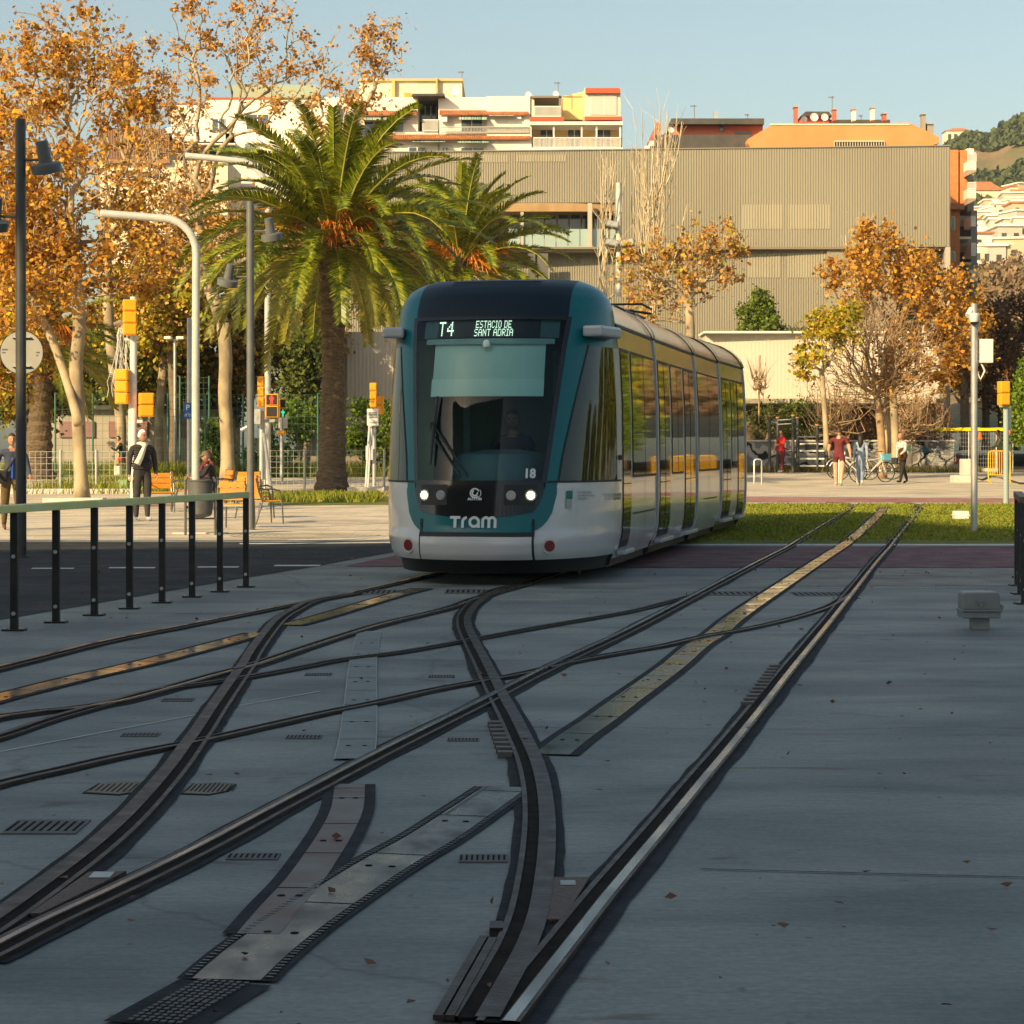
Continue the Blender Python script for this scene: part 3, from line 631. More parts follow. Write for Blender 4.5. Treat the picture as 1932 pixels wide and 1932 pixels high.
# the wordmark: a flat-topped T and rounded r, a, m
def stroke_letters(parent, x0, z0, h, m, off, conv):
    t = h * .235
    def arc(cx, cz, ro, ri, a0, a1, n=14):
        return [[(cx + r * math.cos(lerp(a0, a1, i / n)), cz + r * math.sin(lerp(a0, a1, i / n))) for r in (ri, ro)] for i in range(n + 1)]
    def bar(xa, za, xb, zb): 
        n = 4
        return [[(xa, lerp(za, zb, i / n)), (xb, lerp(za, zb, i / n))] for i in range(n + 1)]
    S_ = []; W = h * .92
    x = x0; S_.append([[(lerp(x, x + W, i / 8), h - t), (lerp(x, x + W, i / 8), h)] for i in range(9)]); S_.append(bar(x + W * .5 - t * .55, 0, x + W * .5 + t * .55, h - t * .98))
    x += W + h * .1
    S_.append(bar(x, 0, x + t, h * .5)); S_.append(arc(x + h * .5, h * .5, h * .5, h * .5 - t, math.pi, math.pi * .52))
    x += h * .62
    S_.append(arc(x + h * .5, h * .5, h * .5, h * .5 - t, 0, 2 * math.pi, 28)); S_.append(bar(x + h - t, 0, x + h, h * .5))
    x += h * 1.12; r = h * .38
    S_.append(bar(x, 0, x + t, h - r)); S_.append(arc(x + r, h - r, r, r - t, math.pi, 0)); S_.append(bar(x + 2 * r - t, 0, x + 2 * r, h - r))
    x += 2 * r - t
    S_.append(arc(x + r, h - r, r, r - t, math.pi, 0)); S_.append(bar(x + 2 * r - t, 0, x + 2 * r, h - r))
    mb = MB()
    for st in S_: mb.grid([[conv(a, z0 + b) for a, b in row] for row in st])
    return mb.build("lettering", m, parent, fix=False), x + 2 * r
stroke_letters(TR, -.265, .628, .125, lettering, .02, lambda a, b: tuple(surf(phi_x(a, b), b, .022)))
put_text("18", .135, .50, 1.165, lettering, .012, 'LEFT', .006)
put_text("ALSTOM", .036, 0, .925, lettering, .03, 'CENTER', .0015, sc=1.1)
mb = MB()
for r0, r1, a0, a1 in ((.04, .055, .4, 5.6), (.02, .036, 2, 6.6), (.062, .068, -1, .6)):
    mb.grid([[tuple(surf(phi_x(r * math.cos(a), 1.0 + r * math.sin(a)), 1.0 + r * math.sin(a), .03)) for r in (r0, r1)] for a in [lerp(a0, a1, i / 20) for i in range(21)]])
mb.build("emblem", lettering, TR, fix=False)
lampon = mat("headlight_lit", (1, 1, .9), emit=(1, .93, .42), es=7); lampoff = mat("headlight_off", (.35, .38, .38), rough=.2, coat=1)
for x, r, m in ((-.575, .05, lampon), (-.38, .042, lampoff), (.38, .042, lampoff), (.575, .05, lampon)):
    c = surf(phi_x(x, .975), .975, .02); nrm = (surf(phi_x(x, .975), .975, 1) - surf(phi_x(x, .975), .975)).normalized()
    o = MB().tube([c - nrm * .01, c + nrm * .012], r * 1.25, 22).build("headlight", tgrey if m is lampoff else lampoff, TR)
    MB().tube([c + nrm * .0125, c + nrm * .018], r * (1 if m is lampoff else .8), 22).build("lens", m, o)
for sg in (-1, 1):
    c = surf(phi_x(sg * .77, .43), .43, .0); nrm = (surf(phi_x(sg * .77, .43), .43, 1) - c).normalized()
    MB().tube([c, c + nrm * .014], .085, 24).build("lamp_surround", twhite, TR)
    MB().tube([c + nrm * .0145, c + nrm * .03], .06, 24).build("red_marker_lamp", mat("red_lens", (.16, .004, .004), rough=.15, coat=1), TR)
    # mirror camera bracket
    M = Matrix.Translation((sg * 1.19, 1.36, 2.78)) @ Matrix.Rotation(-sg * .2, 4, 'Z')
    MB().box(-.12, .12, -.3, .36, -.06, .065, M).build("camera_bracket", tgrey, TR, bevel=.03)
    # turning lamps
    c = surf(sg * 1.45, 1.3, 0); MB().lathe([(.01, -.03), (.035, -.02), (.035, .02), (.01, .03)], 12, (c.x + sg * .02, 1.85, 1.38)).build("turn_lamp", mat("dark_red_lens", (.1, .01, .008), rough=.3), TR, smooth=True)
# wiper
def wp(x, z, o=.05): return surf(phi_x(x, z), z, o)
mb = MB(); mb.tube([wp(-.08, 1.17, .03), wp(-.1, 1.22), wp(-.5, 1.73)], .013, 6); mb.tube([wp(-.16, 1.16, .03), wp(-.18, 1.2), wp(-.5, 1.62)], .011, 6)
o = mb.build("wiper", blackm, TR); MB().tube([wp(-.51, 1.31), wp(-.50, 1.72), wp(-.47, 2.05)], [.014, .026, .012], 6).build("wiper_blade", blackm, o)
MB().box(-.03, .03, -.02, .02, -.05, .05, Matrix.Translation(wp(-.5, 1.72))).build("wiper_joint", blackm, o)
# operator's panel and small wordmark on the flank
q = put_text("Àrea de Barcelona\nAutoritat del Transport\nMetropolità", .034, 1.02, .99, mat("grey_lettering", (.12, .16, .17), rough=.6), .012, 'LEFT')
mb = MB(); mb.grid([[tuple(surf(phi_x(x, z), z, .012)) for x in (.915, .93, .95, .97)] for z in (.93, 1.02)]); mb.build("emblem", green_let, TR, fix=False)
mb = MB(); mb.grid([[tuple(surf(phi_x(x, z), z, .012)) for x in (.915, .93, .95, .965)] for z in (.83, .925)]); mb.build("emblem_panel", mat("pale_green_panel", (.33, .37, .33), rough=.5), TR, fix=False)
stroke_letters(TR, 0, .9, .075, green_let, .01, lambda a, b: (hw(b) + .004, 1.36 + a * 2.0, b))

# sections behind the cab
def section(ori, ang, y0, y1, els, tail=False):
    """ori/ang: world origin and heading of the local frame, els: list of (kind, y0, y1)"""
    o = thing("car_section", None, None, (0, 0, 0)); o.parent = TR
    if "label" in o: del o["label"]
    M = TRM.inverted() @ (Matrix.Translation(ori) @ Matrix.Rotation(-ang, 4, 'Z')); o.matrix_local = M
    tp = (lambda y: 1 - .45 * max(0, (y - y0) / (y1 - y0)) ** 1.5) if tail else (lambda y: 1)
    ny = 8 if tail else 1
    hw = lambda z: float(np.interp(z, [2.9, 3.0, 3.1, 3.2, 3.28, 3.34, 3.4], [1.255, 1.215, 1.13, 1.01, .86, .66, .5])) if z > 2.9 else float(np.interp(z, PZ, PW))
    def strip(name, m, zs, ya, yb, off=0, sides=(-1, 1)):
        for sg in sides:
            mb = MB(); mb.grid([[(sg * (hw(z) * tp(y) + off), y, z) for y in [lerp(ya, yb, i / ny) for i in range(ny + 1)]] for z in zs])
            q = mb.build(name, m, o, fix=False); q.data.shade_smooth()
    zs = lambda a, b: [a] + [z for z in PZ if a < z < b] + [b]
    strip("lower_panel", twhite, zs(.22, 1.12), y0, y1); strip("upper_wall", twhite, zs(1.12, 2.66), y0, y1)
    strip("header_panel", silver, zs(2.64, 2.875), y0, y1, .004)
    strip("gutter", seam, [2.875, 2.895, 2.915], y0, y1, .012); strip("roof_side", silver, [2.915, 2.98, 3.05, 3.11, 3.18, 3.23, 3.28], y0, y1, .004)
    mb = MB(); zz = [3.28, 3.31, 3.34, 3.36]; n = len(zz)
    rows = [[(sx * hw(z) * tp(y), y, z) for sx, z in [(-1, z) for z in zz] + [(1, z) for z in zz[::-1]]] for y in [lerp(y0, y1, i / ny) for i in range(ny + 1)]]
    mb.grid(rows); mb.build("roof_top", tgrey, o)
    for ye, sgn in ((y0, 1), (y1, -1)):
        ring = [(s_ * hw(z) * tp(ye) * .99, ye + sgn * .01, z) for s_, z in [(-1, z) for z in PZ] + [(1, z) for z in PZ[::-1]]]
        MB().add(ring, [tuple(range(len(ring)))]).build("end_wall", seam, o)
    MB().box(-1.15 * tp(y1), 1.15 * tp(y1), y0, y1, .12, .24).build("underframe", seam, o)
    for k, a, b in els:
        for sg in (-1, 1):
            def pane(nm, m, z0, z1, ya, yb, off, par=o):
                mb = MB(); mb.grid([[(sg * (hw(z) + off), y, z) for y in (ya, yb)] for z in zs(z0, z1)]); q = mb.build(nm, m, par, fix=False); q.data.shade_smooth(); return q
            if k == 'door':
                f = pane("door", seam, .33, 2.64, a, b, .006); n = 2 if b - a > 1 else 1
                for i in range(n): pane("door_glass", sideglass, .42, 2.6, a + .035 + i * (b - a) / n, a + (i + 1) * (b - a) / n - .035, .010, f)
            elif k == 'win':
                f = pane("window", seam, 1.14, 2.64, a, b, .006); n = 2
                for i in range(n): pane("pane", sideglass, 1.17, 2.61, a + .02 + i * (b - a) / n, a + (i + 1) * (b - a) / n - .02, .010, f)
            elif k == 'slot': pane("panel_slot", seam, .70, .72, a, b, .004)
            elif k == 'seam': pane("panel_seam", seam, .24, 1.13, a, b, .004)
            elif k == 'step': MB().box(min(sg * 1.26, sg * 1.36), max(sg * 1.26, sg * 1.36), a, b, .26, .31).build("door_step", tgrey, o, bevel=.01)
    # pillar and teal hoop at the rear joint
    if not tail:
        for sg in (-1, 1):
            mb = MB(); mb.grid([[(sg * (hw(z) + d), y, z) for d, y in ((-.02, y1 + .02), (.022, y1 + .02), (.026, y1 + .08), (.022, y1 + .14), (-.02, y1 + .14))] for z in zs(.3, 2.88)])
            mb.build("joint_pillar", tgrey, o, smooth=True)
        arc = [(-1, z) for z in (2.88, 2.9, 3.0, 3.1, 3.2, 3.28, 3.34)] + [(1, z) for z in (3.34, 3.28, 3.2, 3.1, 3.0, 2.9, 2.88)]
        mb = MB(); mb.grid([[(s_ * (hw(z) + .03), y, z + .025) for s_, z in arc] for y in (y1 - .02, y1 + .05, y1 + .2)]); mb.build("teal_hoop", teal, o, smooth=True)
        MB().box(-1.1, 1.1, y1, y1 + .16, .3, 3.0).build("bellows", seam, o)
bpy.context.view_layer.update()
TRM = TR.matrix_world.copy()
p0 = Vector((-.42, 24.37, 0)); a1 = R(10.6)
def along(p, a, L): return p + Vector((math.sin(a), math.cos(a), 0)) * L
section(p0, a1, 2.0, 5.33, [('door', 2.12, 2.85), ('win', 3.0, 5.25), ('slot', 3.05, 5.2), ('seam', 4.15, 4.165), ('step', 2.1, 2.9)])
p1 = along(p0, a1, 5.5); a2 = R(11.0)
section(p1, a2, 0, 4.45, [('door', .15, 1.3), ('win', 1.5, 2.8), ('door', 3.0, 4.3), ('step', .1, 1.4), ('step', 2.95, 4.35)])
p2 = along(p1, a2, 4.62); p2.z = .01; a3 = R(11.5)
section(p2, a3, 0, 3.15, [('win', .15, 2.95), ('slot', .9, 2.6), ('seam', 1.5, 1.52)])
p3 = along(p2, a3, 3.32); p3.z = .03; a4 = R(12.6)
section(p3, a4, 0, 3.2, [('door', .12, 1.2), ('win', 1.35, 2.1), ('door', 2.2, 3.1), ('step', .1, 1.2), ('step', 2.2, 3.1)])
p4 = along(p3, a4, 3.37); p4.z = .06
section(p4, a4 - R(10), 0, 1.9, [], tail=True)
# pantograph, folded on the roof
t = thing("pantograph", None, None); t.parent = TR; t.matrix_local = TRM.inverted() @ (Matrix.Translation(p2) @ Matrix.Rotation(-a3, 4, 'Z'))
MB().box(-.5, .5, -.9, .3, 3.44, 3.47).build("base", blackm, t)
mb = MB()
for sg in (-1, 1): mb.tube([(sg * .4, -.9, 3.47), (sg * .15, .6, 3.6), (sg * .5, .9, 3.56)], .02, 6); mb.tube([(sg * .4, .2, 3.47), (sg * .2, -.8, 3.58)], .02, 6)
mb.build("arm", blackm, t); mb = MB(); mb.tube([(-.75, -.8, 3.52), (-.6, -.8, 3.6), (.6, -.8, 3.6), (.75, -.8, 3.52)], .018, 6); mb.build("collector_bar", blackm, t)
# wheels under the cab section
for yy in (2.4, 3.9):
    for sg in (-1, 1):
        MB().tube([(sg * .66, yy, .28), (sg * .78, yy, .28)], .27, 20).build("wheel", M_rust, TR)
# ---------------------------------------------------------------- people
SK = mat("skin", (.42, .21, .13), (.46, .24, .15), 12, .55)
def cloth(n, c, c2=None): return mat("cloth_" + n, c, c2 or tuple(x * .75 for x in c), 9, .85, bump=.3, bsc=25)
def person(label, pos, rz, H=1.74, top=None, leg=None, shoe=None, arms=((-8, 12), (8, 15)), legs=((0, 0), (0, 0)), lean=0, sit=False, hair=None, hairstyle='short',
           sleeve='long', shorts=False, skin=None, extra=None, head=(0, 0), wide=1.0, splay=(6, 6), z=0, group=None, look=0):
    """the figure faces its local -Y; arms/legs = ((left shoulder, elbow), (right ...)) in degrees forward"""
    skin = skin or SK; k = H / 1.75
    t = thing("person", label, "person", (pos.x, pos.y, pos.z + z), rz, group)
    V = []; E_ = []; Rr = []; Z = []       # vertices, edges, radii, zone per vertex
    def v(p, r, rx=None, zn='top'): V.append(Vector(p) * k); Rr.append((r * k * (1 if rx is None else 1), (rx or r) * k)); Z.append(zn); return len(V) - 1
    def e(a, b): E_.append((a, b))
    ph = .93 if not sit else .52
    la = R(lean)
    def T(z_, y=0): h = z_ - .93; return Vector((0, y - math.sin(la) * h, ph + math.cos(la) * h))
    def W3(x, z_, y=0): p = T(z_, y); p.x = x; return p
    pel = v(T(.95), .145 * wide, .115, 'hip'); bel = v(T(1.08), .14 * wide, .115); che = v(T(1.26), .155 * wide, .12); upp = v(T(1.40), .125 * wide, .095); nk = v(T(1.48), .052, None, 'skin')
    hd0 = v(T(1.53, -.012), .058, None, 'skin')
    e(pel, bel); e(bel, che); e(che, upp); e(upp, nk); e(nk, hd0)
    hands = []
    for i, sg in enumerate((1, -1)):       # index 0: local +x side
        sh, el = arms[i]; s = v(W3(sg * .175 * wide, 1.395), .072, .07); e(upp, s)
        def dirv(a, out): a = R(a); o_ = R(out); return Vector((sg * math.sin(o_), -math.sin(a) * math.cos(o_), -math.cos(a) * math.cos(o_)))
        d1 = dirv(sh, splay[i]); a0 = V[s] / k; p1 = a0 + Vector((sg * .03, 0, -.02)); m1 = v(p1 + d1 * .13, .06); e(s, m1); elb = v(p1 + d1 * .27, .052); e(m1, elb)
        zl = 'top' if sleeve == 'long' else 'skin'
        d2 = dirv(sh + el, splay[i] * .5 - 2); m2 = v(p1 + d1 * .27 + d2 * .12, .046, None, zl); e(elb, m2); wr = v(p1 + d1 * .27 + d2 * .235, .033, None, zl); e(m2, wr)
        if sleeve != 'long': Z[elb] = 'skin'
        ha = v(p1 + d1 * .27 + d2 * .29, .034, .022, 'skin'); e(wr, ha); hands.append((p1 + d1 * .27 + d2 * .29, d2, sg))
    for i, sg in enumerate((1, -1)):
        th, kn = legs[i]
        def dl(a): a = R(a); return Vector((0, -math.sin(a), -math.cos(a)))
        hp = Vector((sg * .09 * wide, 0, ph - .03)) ; h = v(hp, .112, .11, 'leg'); e(pel, h)
        d1 = dl(th); mid = v(hp + d1 * .2, .1, None, 'leg'); e(h, mid); knp = hp + d1 * .43; kv = v(knp, .078, None, 'leg' if not shorts else 'skin'); e(mid, kv)
        d2 = dl(th - kn); cf = v(knp + d2 * .14 + Vector((0, .015, 0)), .07, None, 'leg' if not shorts else 'skin'); e(kv, cf); ank = knp + d2 * .40; an = v(ank, .05, None, 'leg' if not shorts else 'skin'); e(cf, an)
        fa = R(max(-60, min(50, (th - kn) * .8))); fd = Vector((0, -math.cos(fa), math.sin(fa)))
        f0 = v(ank + Vector((0, .02, -.045)), .042, .04, 'shoe'); e(an, f0); f1 = v(ank + Vector((0, 0, -.055)) + fd * .13, .043, .028, 'shoe'); e(f0, f1); f2 = v(ank + Vector((0, 0, -.055)) + fd * .19, .03, .02, 'shoe'); e(f1, f2)
    me = bpy.data.meshes.new("body"); me.from_pydata([tuple(p) for p in V], E_, [])
    o = bpy.data.objects.new("body", me); COL.objects.link(o)
    sk = o.modifiers.new("s", 'SKIN'); sk.use_smooth_shade = True; sk.branch_smoothing = .4
    ly = me.skin_vertices[0].data
    for i, d in enumerate(ly): d.radius = (Rr[i][0], Rr[i][1]); d.use_root = (i == pel)
    sb = o.modifiers.new("d", 'SUBSURF'); sb.levels = 2; sb.render_levels = 2
    dg = bpy.context.evaluated_depsgraph_get(); m2 = bpy.data.meshes.new_from_object(o.evaluated_get(dg)); bpy.data.objects.remove(o)
    # lowest point on the ground (unless sitting)
    bm = bmesh.new(); bm.from_mesh(m2); bpy.data.meshes.remove(m2)
    # head: shaped, joined to the same mesh
    hp = T(1.635, -.03) * k; yaw, pit = R(head[0]), R(head[1])
    HM = Matrix.Translation(hp) @ Matrix.Rotation(yaw, 4, 'Z') @ Matrix.Rotation(pit, 4, 'X')
    nv = len(bm.verts); r = bmesh.ops.create_icosphere(bm, subdivisions=4, radius=1)
    for q in r['verts']:
        c = q.co; x, y, z_ = c
        jaw = max(0, -z_); px = x * .073 * (1 - .28 * jaw * jaw); py = y * .092; pz = z_ * .115
        if y < 0:
            py *= (1 - .05 * jaw)
            nose = math.exp(-((x / .17) ** 2 + ((z_ + .14) / .2) ** 2)); py -= .022 * nose
            py += .010 * math.exp(-((abs(x) - .38) ** 2 / .02 + (z_ - .1) ** 2 / .02))      # eye sockets
            py -= .006 * math.exp(-(x ** 2 / .06 + (z_ + .5) ** 2 / .006)); py -= .008 * math.exp(-(x ** 2 / .05 + (z_ + .85) ** 2 / .03))
        ear = math.exp(-((y - .12) ** 2 / .02 + (z_ + .05) ** 2 / .05)) * (abs(x) > .85); px += math.copysign(.014 * ear, x)
        q.co = HM @ (Vector((px, py, pz)) * k)
    # fingers
    for (hp_, d, sg) in hands:
        side = Vector((0, -1, 0)) if abs(d.y) < .7 else Vector((0, 0, 1)); side = (side - d * side.dot(d)).normalized(); inw = d.cross(side) * -sg
        base = hp_ + d * .02; spec = [(-.027, .062), (-.009, .075), (.009, .07), (.026, .055)]
        for off, L in spec:
            b0 = base + side * off; mb = MB(); mb.tube([b0 * k, (b0 + d * L * .5 - inw * .004) * k, (b0 + d * L * .9 - inw * .018) * k], [.0095 * k, .0085 * k, .006 * k], 6)
            vs = [bm.verts.new(p) for p in mb.v]; [bm.faces.new([vs[j] for j in f]) for f in mb.f]
        b0 = hp_ - d * .01 + side * .03; mb = MB(); mb.tube([b0 * k, (b0 + side * .025 + d * .03) * k, (b0 + side * .03 + d * .055) * k], [.011 * k, .01 * k, .007 * k], 6)
        vs = [bm.verts.new(p) for p in mb.v]; [bm.faces.new([vs[j] for j in f]) for f in mb.f]
    segs = [(V[a], V[b], Z[b] if Z[b] != 'hip' else 'leg') for a, b in E_]
    zi = {'top': 0, 'hip': 1, 'leg': 1, 'skin': 2, 'shoe': 3}
    hipz = (T(1.0) * k).z; hc = T(1.64) * k; nkz = T(1.475) * k
    for f in bm.faces:
        c = f.calc_center_median(); f.smooth = True
        if (c - hc).length < .15 * k or (sit is False and c.z > nkz.z and abs(c.x) < .1 * k): f.material_index = 2; continue
        best = 9; bz = 'top'
        for a, b, zn in segs:
            ab = b - a; tt = max(0, min(1, (c - a).dot(ab) / max(1e-9, ab.dot(ab)))); dd = (c - (a + ab * tt)).length
            if dd < best: best = dd; bz = zn
        if bz == 'leg' and not sit and c.z > .885 * k: bz = 'top'
        f.material_index = zi[bz]
    if not sit:
        mz = min(q.co.z for q in bm.verts)
        for q in bm.verts: q.co.z -= mz
    else: mz = 0
    me = bpy.data.meshes.new("body"); bm.to_mesh(me); bm.free()
    mesh_obj("body", me, [top, leg, skin, shoe or MATS["black_metal"]], t)
    up = Matrix.Translation((0, 0, -mz))
    # eyes
    mb = MB()
    for s in (-1, 1): mb.lathe([(.002, -.008), (.010, -.004), (.010, .004), (.002, .008)], 8, M=up @ HM @ Matrix.Translation(Vector((s * .030, -.086, .012)) * k) @ Matrix.Scale(k, 4))
    mb.build("eyes", darkp, t)
    if hair is not None:
        bm = bmesh.new(); bmesh.ops.create_icosphere(bm, subdivisions=4, radius=1)
        kill = []
        rr = random.Random(len(label))
        for q in bm.verts:
            x, y, z_ = q.co
            face = y < -.25 and z_ < .45 and hairstyle != 'hood'
            low = z_ < (-.35 if hairstyle == 'short' else -.6)
            if hairstyle == 'cap': low = z_ < .12; face = False
            if face or low: kill.append(q)
            n = 1.03 + rr.uniform(0, .05)
            q.co = up @ HM @ (Vector((x * .075 * n, y * .094 * n + .004, z_ * .117 * n)) * k)
        bmesh.ops.delete(bm, geom=kill, context='VERTS')
        if hairstyle == 'long':
            mb = MB(); mb.tube([up @ HM @ Vector((0, .05, .03)), up @ HM @ Vector((0, .085, -.08)), up @ HM @ Vector((0, .11, -.22)), up @ HM @ Vector((.01, .12, -.36))], [.09, .095, .08, .03], 10)
            vs = [bm.verts.new(p) for p in mb.v]; [bm.faces.new([vs[j] for j in f]) for f in mb.f]
        if hairstyle == 'cap':
            mb = MB(); mb.lathe([(.001, 0), (.078, 0), (.075, .014), (.001, .016)], 14, M=up @ HM @ Matrix.Translation((0, -.075, .02)))
            vs = [bm.verts.new(p) for p in mb.v]; [bm.faces.new([vs[j] for j in f]) for f in mb.f]
        me = bpy.data.meshes.new("hair"); bm.to_mesh(me); bm.free(); me.shade_smooth()
        mesh_obj("cap" if hairstyle == 'cap' else "hair", me, hair, t)
    def jt(z_, x=0, y=0): p = T(z_) * k; return up @ Vector((x * k + p.x, p.y + y * k, p.z))
    if extra: extra(t, jt, k, up, hands)
    return t
# ---------------------------------------------------------------- vegetation
bark = mat("plane_bark", (.42, .34, .22), (.25, .2, .13), 2.2, .85, bump=.4, bsc=12, lo=.42, hi=.6, stretch=(1, 1, .6))
bark_d = mat("dark_bark", (.13, .10, .07), (.2, .16, .11), 5, .9, bump=.5, bsc=15)
twig = mat("pale_twig", (.58, .49, .34), (.42, .35, .23), 3, .85)
twig_b = mat("brown_twig", (.42, .29, .16), (.28, .19, .11), 3, .85)
L_or = mat("orange_leaf", (.5, .2, .03), island=[(.22, .085, .015), (.56, .25, .02), (.72, .38, .03), (.36, .13, .015), (.78, .46, .08), (.15, .07, .02), (.68, .45, .03)], trans=.35, rough=.7)
L_or2 = mat("brown_leaf", (.4, .2, .05), island=[(.42, .21, .05), (.62, .35, .08), (.22, .10, .03), (.70, .43, .13), (.52, .23, .035)], trans=.3, rough=.7)
L_yg = mat("yellow_green_leaf", (.3, .3, .02), island=[(.16, .22, .012), (.5, .42, .02), (.3, .32, .015), (.7, .5, .03), (.10, .14, .01)], trans=.35, rough=.7)
L_gr = mat("green_leaf", (.07, .12, .02), island=[(.06, .11, .012), (.12, .19, .015), (.19, .24, .02), (.07, .10, .01)], trans=.3, rough=.6)
L_dk = mat("dark_green_leaf", (.03, .05, .01), island=[(.04, .065, .01), (.08, .11, .015), (.14, .16, .025), (.05, .08, .012)], trans=.2, rough=.6)
L_iv = mat("ivy_leaf", (.1, .2, .02), island=[(.06, .12, .008), (.14, .23, .012), (.2, .3, .02), (.04, .08, .01)], trans=.3, rough=.45)
L_br = mat("bare_brown_leaf", (.2, .1, .04), island=[(.16, .08, .04), (.24, .13, .06), (.1, .05, .03), (.3, .15, .05)], trans=.3, rough=.8)
def tree(label, cat, base, trunk, r0, blobs, leafm, nleaf, ls, seed=1, bk=None, group=None, name="tree", spread=.35, step=.45, pw=.5, nmax=9, tname="trunk", minr=.006, wig=.03, plw=.4):
    """trunk: polyline (world), blobs: (u,v,D,ru,rv,rd,n) in picture units at depth D -> world ellipsoids"""
    rs = np.random.RandomState(seed); t = thing(name, label, cat, tuple(base), 0, group); b = np.array(base)
    tp = catmull([Vector(p) for p in trunk], .3); pos = [np.array(p) - b for p in tp]; par = [-1] + list(range(len(pos) - 1)); fixed = len(pos)
    tg = []; Bc = []
    for (u, v, D, ru, rv, rd, n) in blobs:
        c = np.array(P(u, v, D)) - b; rad = np.array([ru * D / F, rd, rv * D / F]); Bc.append((c, rad, n))
        d = rs.normal(size=(n, 3)); d /= np.linalg.norm(d, axis=1)[:, None]; tg.append(c + d * rad * rs.uniform(.25, 1, n)[:, None] ** .6)
    tg = np.concatenate(tg); top = pos[-1]
    tg = tg[np.argsort(np.linalg.norm(tg - top, axis=1))]
    cap = len(pos) + len(tg) * 14; PL = np.zeros(cap); PA = np.zeros((cap, 3)); PA[:len(pos)] = pos; n = len(pos); lo = int(fixed * .55); tips = []
    for g in tg:
        d = PA[lo:n] - g; dist = np.linalg.norm(d, axis=1) + np.maximum(0, d[:, 2]) * .8
        dist = dist + plw * PL[lo:n]; j = lo + int(np.argmin(dist)); a = PA[j].copy(); L = np.linalg.norm(g - a)
        if L < .05: continue
        k = max(2, int(L / step)); k = min(k, 13); last = j; per = rs.normal(size=3) * L * .035 - (g - a) * np.array([.14, .14, 0]); per[2] += L * .05
        for i in range(1, k + 1):
            s = i / k; q = a + (g - a) * s + per * math.sin(math.pi * s) + (rs.normal(size=3) * wig * L / k if i < k else 0)
            PA[n] = q; PL[n] = PL[last] + np.linalg.norm(q - PA[last]); par.append(last); last = n; n += 1
        tips.append(last)
    cnt = np.zeros(n); ch = np.zeros(n)
    for i in tips: cnt[i] += 1
    for i in range(n - 1, 0, -1): cnt[par[i]] += max(cnt[i], .0)
    cnt = np.maximum(cnt, 1); rad = r0 * (cnt / cnt[0]) ** pw; rad = np.maximum(rad, minr)
    for i in range(fixed): rad[i] = max(rad[i], r0 * (1 - .25 * i / fixed)) * (1 + .35 * max(0, 1 - i / 3) ** 2)
    mb = MB()
    tpts = [Vector(PA[i]) for i in range(fixed)]; mb.tube(tpts, [float(rad[i]) for i in range(fixed)], 12)
    for i in range(fixed, n):
        p = par[i]; r1 = min(rad[p], rad[i] * 1.35); mb.tube([PA[p], PA[i]], [float(r1), float(rad[i])], 4 if rad[i] < .03 else 7, cap=False)
    mb.build(tname, bk or bark, t, fix=False).data.shade_smooth()
    if nleaf:
        cand = np.array([i for i in range(fixed, n) if cnt[i] <= nmax]); w_ = 1 / cnt[cand]; w_ /= w_.sum()
        # clumpy: some twigs carry many leaves, others none
        cl = rs.gamma(.55, 1, len(cand)); w2 = w_ * cl; w2 /= w2.sum()
        pick = rs.choice(cand, nleaf, p=w2); C = PA[pick] + rs.normal(size=(nleaf, 3)) * spread * rs.uniform(.2, 1, nleaf)[:, None]
        if isinstance(leafm, (list, tuple)):
            for q, (lm, fr) in enumerate(leafm):
                sel = rs.rand(len(C)) < fr; np_quads("crown", leaf_quads(C[sel], ls, rs, ratio=.8), lm, t); C = C[~sel]
        else: np_quads("crown", leaf_quads(C, ls, rs, ratio=.8), leafm, t)
    return t
